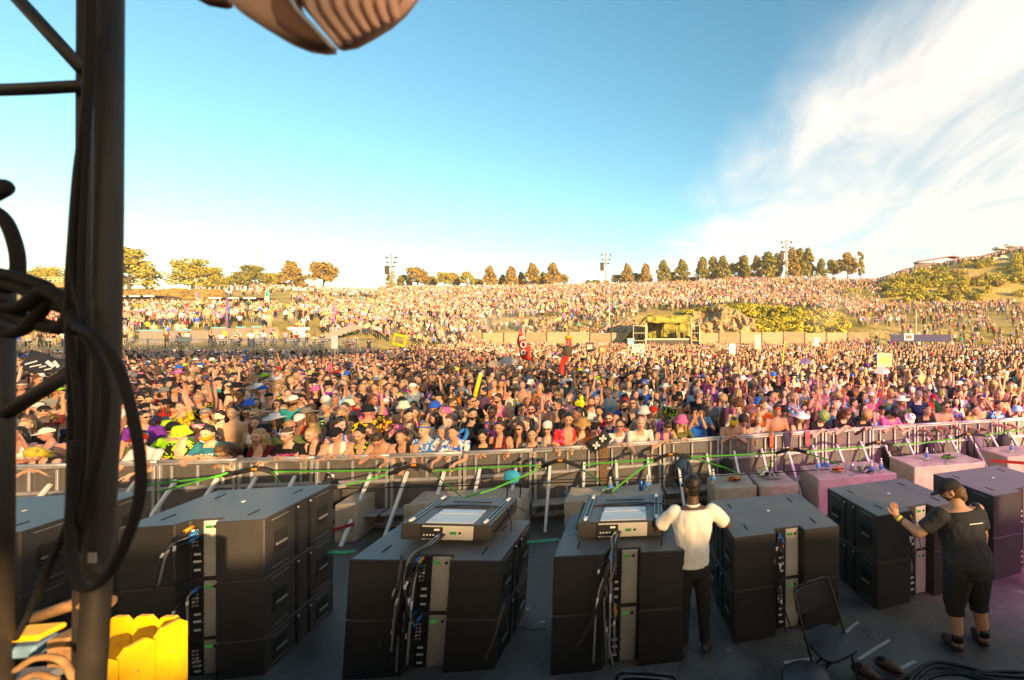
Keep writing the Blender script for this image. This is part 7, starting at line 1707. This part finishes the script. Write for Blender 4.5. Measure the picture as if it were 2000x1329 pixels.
for sx in (-.5, .6): mb = MB(); mb.cyl((sx, .05, -1.2), (sx, .05, .7), .04, n=6); mb.build('leg', M_RAIL, t)
mb = MB(); 
for k in range(12):
    mb.box((k * .1, k * .55, 0.0 + k * .2), (1.7, .55, .3))
p = at(578, 658, 51); s_ = mb.build('ramp_steps', mat('ramp_concrete', (.24, .22, .20), .9), None, (p.x, 52, tz(p.x, 50) + .1)); tag(s_, 'grey stepped ramp climbing between the left terraces', 'steps'); s_['kind'] = 'structure'
for px0, px1, y, d, lab in ((246, 330, 588, 88, 'low dark-roofed booth row with white front at the left bank'), (425, 525, 592, 87, 'low dark-roofed booth row left of the teal flag')):
    a, b = at(px0, y, d), at(px1, y, d); g = tz((a.x + b.x) / 2, d); w = b.x - a.x; t = thing('booth', lab, 'booth', ((a.x + b.x) / 2, d, g - .2)); H = a.z - g + 1.0
    mb = MB(); mb.box((0, .8, H * .5), (w, 2.4, H)); mb.build('body', M_POST, t); mb = MB(); mb.box((0, -.2, H + .08), (w + .5, 3.6, .16)); mb.build('roof', mat('booth_roof', (.12, .08, .06), .8), t)
    for q in range(3): mb = MB(); mb.box((-w * .33 + q * w * .33, -1.98, H * .98), (w * .24, .06, .3)); mb.build('fascia_sign', M_WHITE, t)
t = thing('wooden_deck', 'raised wooden deck with bright railing left of the truss', 'deck', at(80, 552, 100)); M_DECK = mat('deck_wood', (.46, .22, .08), .7)
mb = MB(); mb.box((0, 1, -.7), (14, 4, .9)); mb.build('deck_beam', M_DECK, t); mb = MB(); mb.box((0, 2, -3.5), (12, 2, 4.8)); mb.build('base', M_POST, t)
for z in (0, .5, 1.0): mb = MB(); mb.beam((-7, -1, z), (7, -1, z), .12, .12); mb.build('rail', M_PALE, t)
for k in range(15): mb = MB(); mb.beam((-7 + k, -1, -.2), (-7 + k, -1, 1.05), .12, .12); mb.build('baluster', M_PALE, t)
# right-hand shelter, canopies, wall and banner
a = at(1830, 520, 150); g = tz(a.x, 150); t = thing('shelter', 'open-fronted shelter with red-brown roof on the right skyline', 'shelter', (a.x, 150, g), R(0)); w = 80 / FPX * 150
mb = MB(); mb.v = []; V = [(-w / 2, -1.5, 2.2), (w * .32, -1.5, 4.0), (w / 2, -1.5, 3.6), (w / 2, 2.5, 3.8), (w * .32, 2.5, 4.2), (-w / 2, 2.5, 2.4)]; V2 = [(x, y, z + .3) for x, y, z in V]; mb.add(V + V2, [(5, 4, 1, 0), (4, 3, 2, 1), (6, 7, 10, 11), (7, 8, 9, 10), (0, 1, 7, 6), (1, 2, 8, 7), (2, 3, 9, 8), (3, 4, 10, 9), (4, 5, 11, 10), (5, 0, 6, 11)]); mb.build('roof', mat('roof_redbrown', (.26, .09, .06), .8), t)
for x in (-w / 2 + .2, -w * .12, w * .2, w / 2 - .2): mb = MB(); mb.box((x, -1.2, 1.3), (.2, .2, 3.0)); mb.build('post', M_POST, t)
mb = MB(); mb.box((0, 2.3, 1.2), (w - .4, .2, 2.6)); mb.build('back_wall', M_POST, t)
for px, y, lab in ((1952, 494, 'white canopy on the ridge at far right'), (1972, 488, 'grey canopy behind the white canopy at far right')):
    a = at(px, y, 156); g = tz(a.x, 156); t = thing('canopy', lab, 'canopy', (a.x, 156, g)); mb = MB(); mb.lathe([(2.6, 2.1), (2.65, 2.4), (.15, 3.6), (.05, 3.7)], 4); mb.build('top', M_WHITE if 'white' in lab else M_CHG, t)
    for k in range(4): ang = PI / 2 * k; mb = MB(); mb.cyl((2.5 * math.cos(ang), 2.5 * math.sin(ang), 0), (2.5 * math.cos(ang), 2.5 * math.sin(ang), 2.2), .05, n=6); mb.build('pole', M_RAIL, t)
P_ = []
t = thing('ridge_wall', 'pale retaining wall along the ridge at far right', 'wall', (0, 0, 0))
for k in range(8):
    pa, pb_ = 1940 + k * 14, 1954 + k * 14; da = 141.5; a = (pa - CX) / FPX * da; b = (pb_ - CX) / FPX * da; z = tz((a + b) / 2, da); mb = MB(); mb.box(((a + b) / 2, da, z + .1), (b - a - .06, .3, 1.6)); mb.build('panel', mat('wall_pale', (.55, .47, .35), .8), t)
a, b = at(1740, 656, 62), at(1856, 655, 62); t = thing('blue_banner', 'long dark blue banner along the rail at the right back of the field', 'banner', ((a.x + b.x) / 2, 62, 0)); w = b.x - a.x; mb = MB(); mb.box((0, 0, a.z - .35), (w, .06, 1.0)); mb.build('cloth', mat('banner_blue', (.03, .03, .10), .8), t)
for k in range(6): mb = MB(); mb.cyl((-w / 2 + k * w / 5, .1, 0), (-w / 2 + k * w / 5, .1, a.z + .2), .04, n=6); mb.build('post', M_RAIL, t)
t = thing('brown_roof', 'long low brown roof among the pointed trees', 'building', at(1335, 548, 172)); mb = MB(); mb.box((0, 0, -1), (11, 4, 2.2)); mb.build('wall', M_POST, t); mb = MB(); mb.add([(-6, -2.4, 0), (6, -2.4, .5), (6, 0, 1.4), (-6, 0, .9), (6, 2.4, .5), (-6, 2.4, 0)], [(0, 1, 2, 3), (3, 2, 4, 5), (0, 3, 5), (1, 4, 2), (0, 5, 4, 1)]); mb.build('roof', mat('roof_redbrown', (.26, .09, .06), .8), t)
for px, y0, y1, d, lab in ((1789, 605, 660, 70, 'thin bare pole before the right terraces'), (1190, 650, 585, 80, 'thin pale post beside the low rock bank'), (862, 655, 610, 74, 'thin pale post above the field left of the flag')):
    a = at(px, max(y0, y1), d); mb = MB(); g = tz(a.x, d); mb.cyl((0, 0, -.3), (0, 0, yz(d, min(y0, y1)) - g), .09, n=7); q = mb.build('pole', M_WOODP, None, (a.x, d, g)); tag(q, lab, 'pole')

# ------------------------------------------------------------------ totems and flags held above the crowd
def totem(px, ytop, ybot, d, label, cat, build, name='totem'):
    p = at(px, ytop, d); t = thing(name, label, cat, (p.x, p.y, 1.2)); zt = p.z - 1.2; H = (ybot - ytop) / FPX * d; build(t, zt, H, d); return t
def pole(t, z, m=None, r_=.018): mb = MB(); mb.cyl((0, .03, 0), (0, .03, z), r_, n=7); mb.build('pole', m or M_WOODP, t)
def frame_sign(w_px, col, inner, extra=None):
    def f(t, zt, H, d):
        w = w_px / FPX * d; pole(t, zt - H); mb = MB(); mb.box((0, 0, zt - H / 2), (w, .05, H), bev=.01); b = mb.build('board', mat('board_' + t['label'][:16], col, .6), t)
        if inner: mb = MB(); mb.box((0, -.03, zt - H / 2), (w * .66, .02, H * .55)); mb.build('picture', mat('picture_' + t['label'][:16], inner, .6, var=.6, vscale=7), b)
        if extra: extra(t, b, zt, H, w)
    return f
yt = totem(767, 651, 675, 26, 'tilted lime-yellow framed picture sign held above the crowd', 'sign', frame_sign(26, (.62, .68, .03), (.40, .30, .16))); yt.rotation_euler = (0, R(14), 0)
totem(653, 656, 682, 24, 'white paper ghost-shaped totem above the left crowd', 'totem', frame_sign(12, (.75, .72, .74), None)); totem(360, 658, 668, 33, 'small white sign with yellow stand above the left crowd', 'sign', frame_sign(24, (.72, .66, .5), None))
totem(1430, 672, 692, 26, 'blank white card sign on a stick right of centre', 'sign', frame_sign(12, (.80, .76, .66), None)); totem(1480, 654, 682, 32, 'pale yellow tall sign on a stick', 'sign', frame_sign(12, (.72, .62, .34), (.75, .68, .5))); totem(1587, 659, 676, 30, 'white tilted card on a stick right of the yellow sign', 'sign', frame_sign(10, (.78, .74, .62), None)).rotation_euler = (0, R(10), 0)
totem(1727, 690, 717, 17, 'cream square lantern-like sign lit by the sun', 'sign', frame_sign(28, (.72, .58, .28), (.75, .50, .12))); totem(1775, 652, 665, 48, 'white framed photo sign before the blue banner', 'sign', frame_sign(18, (.7, .68, .66), (.12, .07, .07))); totem(1152, 669, 687, 27, 'dark framed picture sign right of the inflatable', 'sign', frame_sign(16, (.06, .05, .05), (.3, .28, .26))); totem(1178, 676, 692, 26, 'round-emblem brown sign right of the dark picture sign', 'sign', frame_sign(16, (.16, .10, .06), (.45, .30, .12)))
def diamond(t, zt, H, d):
    pole(t, zt - H); w = H * .62; mb = MB(); V = [(0, -.02, zt), (w / 2, -.02, zt - H * .45), (0, -.02, zt - H), (-w / 2, -.02, zt - H * .5)]; V2 = [(x, .02, z) for x, y, z in V]; mb.add(V + V2, [(3, 2, 1, 0), (4, 5, 6, 7), (0, 1, 5, 4), (1, 2, 6, 5), (2, 3, 7, 6), (3, 0, 4, 7)]); mb.build('board', mat('board_diamond', (.70, .30, .14), .6), t)
totem(1800, 726, 752, 14, 'orange diamond-shaped sign on a white stick, right', 'sign', diamond)
# block letters
def gotcha(t, zt, H, d):
    pole(t, zt - H)
    for k, w in enumerate(('GOTCHA', 'BITCH')):
        me = text_mesh(w, H * .60, .02, .006); me.materials.append(M_WHITE); o_ = link('lettering', me, t, (0, -.03, zt - H * (.25 + .48 * k))); o_.rotation_euler = (R(90), 0, 0); w_ = max(v.co.x for v in me.vertices) * 2; o_.scale = (26 / FPX * d / w_, 1, 1) if k == 0 else (23 / FPX * d / w_, 1, 1)
totem(1247, 672, 691, 26, 'white block-letter sign of two lines before the scaffold tower', 'sign', gotcha)
# red flag
def redflag(t, zt, H, d):
    pole(t, zt, M_PALE); V = []; n = 14
    for k in range(n + 1):
        u_ = k / n; w = H * (.05 + .36 * min(1, u_ * 1.8)) * (1 - .45 * max(0, u_ - .62)); x0 = .10 * H * max(0, u_ - .1) * 1.2 - .12 * H * math.sin(u_ * 3); V += [(x0, .05 * math.sin(k * .9), zt - u_ * H), (x0 + w, .08 * math.sin(k * .9 + 1), zt - u_ * H - .06 * H * u_)]
    mb = MB(); mb.add(V, [(2 * k, 2 * k + 1, 2 * k + 3, 2 * k + 2) for k in range(n)], 0, True); f = mb.build('cloth', mat('flag_red', (.72, .035, .025), .7), t); s = f.modifiers.new('s', 'SOLIDIFY'); s.thickness = .012
    for k, (z, w) in enumerate(((.26, .2), (.33, .22))): mb = MB(); mb.beam((.02 * H, -.10, zt - z * H), (.26 * H * w * 4, -.10, zt - (z - .07) * H), .012, .05 * H); mb.build('lettering', M_WHITE, f)
    for z, a in ((.50, .085), (.76, .065)): mb = MB(); mb.tube([(.16 * H + a * H * math.cos(q), -.11, zt - z * H + a * 1.15 * H * math.sin(q)) for q in [2 * PI * k / 14 for k in range(14)]], .028 * H, 6, closed=True); mb.build('lettering', M_WHITE, f)
totem(1015, 645, 702, 20, 'large red flag with white lettering above the middle of the crowd', 'flag', redflag, 'red_flag')
def tubeman(t, zt, H, d):
    m = mat('inflatable_red', (.75, .03, .025), .45); pts = [(-.12 * H, 0, zt - H), (-.10 * H, 0, zt - H * .7), (0, 0, zt - H * .5), (.05 * H, 0, zt - H * .3), (.05 * H, 0, zt - .07 * H)]
    mb = MB(); q = spline(pts, 5); mb.tube(q, [.065 * H] * len(q), 12); mb.build('tube_body', m, t); mb = MB(); mb.tube([(.05 * H, 0, zt - .08 * H), (.05 * H, 0, zt)], [.07 * H, .085 * H], 9); mb.build('flame_tuft', mat('inflatable_yellow', (.8, .48, .03), .5), t)
    mb = MB(); mb.tube(spline([(.05 * H, 0, zt - H * .24), (.04 * H, 0, zt - H * .32), (.02 * H, 0, zt - H * .47)], 4), [.075 * H, .1 * H, .115 * H, .115 * H, .11 * H, .11 * H, .105 * H, .10 * H, .095 * H][:9], 12)
    for sx in (-1, 1): mb.tube(spline([(.04 * H + sx * .05 * H, 0, zt - H * .30), (.04 * H + sx * .16 * H, 0, zt - H * .27), (.04 * H + sx * .27 * H, 0, zt - H * .20)], 4), .035 * H, 8)
    mb.build('jacket', mat('jacket_olive', (.10, .085, .05), .85), t)
    mb = MB()
    for sx in (-1, 1): mb.ball((.05 * H + sx * .025 * H, -.062 * H, zt - H * .14), .014 * H, n=8, k=6)
    mb.tube(spline([(.02 * H, -.062 * H, zt - H * .19), (.05 * H, -.068 * H, zt - H * .205), (.08 * H, -.062 * H, zt - H * .19)], 4), .009 * H, 6); mb.build('face', M_WHITE, t); pole(t, zt - H * .9)
totem(1106, 656, 738, 17, 'red inflatable tube figure in olive jacket with arms spread', 'inflatable', tubeman, 'inflatable_figure')
def stick(col, r_=.035, lean=.12):
    def f(t, zt, H, d): mb = MB(); mb.tube([(lean * H, 0, zt), (-lean * H, 0, zt - H)], r_, 10); mb.build('shaft', mat('stick_' + t['label'][:10], col, .5), t); mb = MB(); mb.ball((lean * H, 0, zt), r_ * 1.02, n=8, k=6); mb.build('tip', M_WHITE, t)
    return f
totem(930, 731, 796, 10.6, 'long yellow foam stick slanting up from the crowd', 'stick', stick((.80, .62, .03), .045, .13), 'foam_stick'); totem(1622, 668, 706, 22, 'thin orange pole held upright in the right crowd', 'pole', stick((.6, .2, .03), .03, -.05), 'held_pole'); totem(1530, 668, 712, 22, 'thin yellow pole held upright in the crowd', 'pole', stick((.72, .5, .04), .03, .06), 'held_pole'); totem(1626, 728, 790, 12, 'pale stick with a red paper cluster on top', 'totem', stick((.55, .4, .38), .012, .03), 'totem')
def balloon(t, zt, H, d):
    m = mat('balloon_lime', (.62, .72, .02), .35); mb = MB()
    for x, z, rx, rz_ in ((.06, .86, .10, .16), (-.02, .62, .26, .17), (.02, .42, .14, .16), (.03, .20, .09, .22)): mb.ball((x * H, 0, zt - H + z * H), (rx * H, .09 * H, rz_ * H), n=14, k=10)
    V, F = remesh(mb, .02, 3); me = fast_mesh('balloon_body', V, F, [0] * len(F), [m]); b = link('balloon_body', me, t)
    mb = MB(); mb.box((-.03 * H, -.10 * H, zt - .36 * H), (.14 * H, .004, .02 * H)); mb.box((-.02 * H, -.10 * H, zt - .42 * H), (.10 * H, .004, .02 * H)); mb.build('lettering', M_BLK, b)
totem(1133, 772, 815, 10.3, 'yellow-green inflatable toy held up behind the straw hat', 'inflatable', balloon, 'inflatable_toy')
# folding fans
def fan(t, zt, H, d):
    n = 12; R_ = H
    for k in range(n): a0, a1 = PI * .06 + PI * .88 * k / n, PI * .06 + PI * .88 * (k + .92) / n; mb = MB(); mb.add([(0, 0, zt - H), (R_ * math.cos(a0), .0, zt - H + R_ * math.sin(a0)), (R_ * math.cos(a1), .03, zt - H + R_ * math.sin(a1)), (0, .012, zt - H), (R_ * math.cos(a0), .012, zt - H + R_ * math.sin(a0)), (R_ * math.cos(a1), .042, zt - H + R_ * math.sin(a1))], [(0, 1, 2), (5, 4, 3), (1, 4, 5, 2), (0, 3, 4, 1), (2, 5, 3, 0)]); mb.build('blade', mat('fan_' + t['label'][:9], t['_c'], .6), t)
    mb = MB(); mb.cyl((0, .01, zt - H), (0, .01, zt - H - .3), .012, n=6); mb.build('handle', M_WOODP, t)
def mkfan(px, y0, y1, d, lab, col, rot):
    p = at(px, y0, d); t = thing('folding_fan', lab, 'fan', (p.x, p.y, 1.2)); t['_c'] = col; fan(t, p.z - 1.2, (y1 - y0) / FPX * d, d); del t['_c']; t.rotation_euler = (0, 0, rot)
mkfan(965, 704, 718, 17, 'cream folding fan held up in the middle of the crowd', (.72, .62, .5), 0); mkfan(993, 696, 713, 17.5, 'white and black folding fan beside the red flag', (.5, .5, .5), R(50)); mkfan(1723, 716, 732, 15.5, 'pale lilac folding fan below the lantern-like sign', (.5, .42, .52), 0); mkfan(1573, 700, 712, 20, 'blue and purple folding fan in the right crowd', (.16, .14, .36), 0); mkfan(1710, 803, 826, 9.9, 'pink folding fan at the right-hand rail', (.78, .40, .46), R(70))
# flags held low
def flat_flag(px, py, d, w, h, col, label, rot, strokes):
    p = at(px, py, d); t = thing('flag', label, 'flag', p); n = 8; V = []
    for j in range(5):
        for i in range(n + 1): V.append(((i / n - .5) * w, .03 * math.sin(i * 1.3 + j), (j / 4 - .5) * h + .02 * math.sin(i)))
    mb = MB(); mb.add(V, [(j * (n + 1) + i, j * (n + 1) + i + 1, (j + 1) * (n + 1) + i + 1, (j + 1) * (n + 1) + i) for j in range(4) for i in range(n)], 0, True); f = mb.build('cloth', mat('flag_' + label[:10], col, .8), t); s = f.modifiers.new('s', 'SOLIDIFY'); s.thickness = .006
    for (x0, z0, x1, z1, wd) in strokes: mb = MB(); mb.beam((x0 * w, -.045, z0 * h), (x1 * w, -.045, z1 * h), .006, wd); mb.build('lettering', M_WHITE, f)
    t.rotation_euler = rot
X = lambda cx, cz, s: [(cx - s, cz - s * 1.4, cx + s, cz + s * 1.4, .035), (cx - s, cz + s * 1.4, cx + s, cz - s * 1.4, .035)]
flat_flag(1171, 863, 8.0, .40, .24, (.02, .022, .03), 'black flag with two white crosses hanging over the rail', (0, R(-38), R(8)), X(-.18, -.05, .12) + X(.22, .05, .12))
flat_flag(84, 713, 17, 1.5, .75, (.015, .015, .017), 'black flag with white lettering seen left of the truss', (R(-20), R(16), 0), [(-.35, -.2, -.15, .1, .06), (-.2, -.25, 0, .0, .05), (.0, -.15, .12, .0, .05), (.05, .2, .3, .05, .12), (.2, .3, .4, .1, .1), (.15, -.2, .28, -.05, .05)])
# prints on two shirts at the rail
def shirt_print(p, words, size, m, z):
    for k, w in enumerate(words):
        me = text_mesh(w, size, .002, .001); me.materials.append(m); o_ = link('shirt_print', me, p, (0, -.27 - .035 * k * 0, z - k * size * 1.05)); o_.rotation_euler = (R(90 - 16), 0, 0)
shirt_print(FR[386], ('BASS', 'CANYON'), .085, M_WHITE, 1.25); shirt_print(FR[546], ('ZOMBOY',), .075, mat('print_pink', (.75, .08, .30), .6), 1.27)
# scarves on two people at the rail
def scarf(p, cols, label):
    for sx, col, ln in ((-1, cols[0], .42), (1, cols[1], .5)):
        mb = MB(); q = spline([(sx * .02, .05, 1.52), (sx * .085, -.06, 1.46), (sx * .075, -.22, 1.30), (sx * .07, -.27, 1.3 - ln * .5), (sx * .075, -.26, 1.3 - ln)], 5); mb.tube(q, [.035] * len(q), 8); mb.v = [(x, y, z) for x, y, z in mb.v]; mb.build('scarf', mat(f'scarf_{label}_{sx}', col, .85, var=.3, vscale=20), p)
scarf(FR[1213], ((.30, .20, .45), (.62, .10, .20)), 'a'); scarf(FR[1251], ((.15, .13, .08), (.13, .11, .07)), 'b'); scarf(FR[1298], ((.25, .03, .34), (.25, .03, .34)), 'c'); scarf(FR[1164], ((.75, .16, .34), (.75, .16, .34)), 'd'); scarf(FR[888], ((.02, .20, .62), (.03, .22, .6)), 'e')

# ------------------------------------------------------------------ dusty evening air
mh = bpy.data.materials.new('haze_air'); mh.use_nodes = True; N, L = mh.node_tree.nodes, mh.node_tree.links
for n in list(N):
    if n.type == 'BSDF_PRINCIPLED': N.remove(n)
pv = N.new('ShaderNodeVolumePrincipled'); pv.inputs['Color'].default_value = (.95, .92, .88, 1); pv.inputs['Density'].default_value = .00042; pv.inputs['Anisotropy'].default_value = 0.0
L.new(pv.outputs[0], [n for n in N if n.type == 'OUTPUT_MATERIAL'][0].inputs['Volume'])
mb = MB(); mb.box((0, 0, 21), (8400, 8400, 44.6)); hz = mb.build('haze', mh); hz['kind'] = 'stuff'; hz['label'] = 'thin dusty golden haze over the festival bowl'; hz['category'] = 'haze'

# dust drifting off the slope
md = bpy.data.materials.new('dust_air'); md.use_nodes = True; N, L = md.node_tree.nodes, md.node_tree.links
for n in list(N):
    if n.type == 'BSDF_PRINCIPLED': N.remove(n)
pv = N.new('ShaderNodeVolumePrincipled'); pv.inputs['Color'].default_value = (.95, .88, .78, 1)
tcd = N.new('ShaderNodeTexCoord'); nzd = N.new('ShaderNodeTexNoise'); nzd.inputs['Scale'].default_value = 1.6; nzd.inputs['Detail'].default_value = 4; L.new(tcd.outputs['Object'], nzd.inputs['Vector'])
ln = N.new('ShaderNodeVectorMath'); ln.operation = 'LENGTH'; L.new(tcd.outputs['Object'], ln.inputs[0])
fo = N.new('ShaderNodeMapRange'); fo.interpolation_type = 'SMOOTHSTEP'; fo.inputs['From Min'].default_value = 1.0; fo.inputs['From Max'].default_value = .15; L.new(ln.outputs['Value'], fo.inputs['Value'])
nr_ = N.new('ShaderNodeMapRange'); nr_.inputs['From Min'].default_value = .38; nr_.inputs['From Max'].default_value = .66; nr_.inputs['To Max'].default_value = .085; L.new(nzd.outputs[0], nr_.inputs['Value'])
ml = N.new('ShaderNodeMath'); ml.operation = 'MULTIPLY'; L.new(fo.outputs[0], ml.inputs[0]); L.new(nr_.outputs[0], ml.inputs[1]); L.new(ml.outputs[0], pv.inputs['Density'])
L.new(pv.outputs[0], [n for n in N if n.type == 'OUTPUT_MATERIAL'][0].inputs['Volume'])
for px, py, d, sc, lab in ((1615, 618, 74, (5.5, 4, 4.2), 'pale dust cloud drifting right of the rock outcrop'), (1660, 585, 92, (7, 5, 3.6), 'thin dust plume rising up the right slope'), (965, 628, 78, (8, 4, 3.0), 'pale dust drifting over the middle slope')):
    mb = MB(); mb.ball((0, 0, 0), 1.0, n=20, k=14); o_ = mb.build('dust_cloud', md, None, at(px, py, d)); o_.scale = sc; o_['kind'] = 'stuff'; o_['label'] = lab; o_['category'] = 'dust'
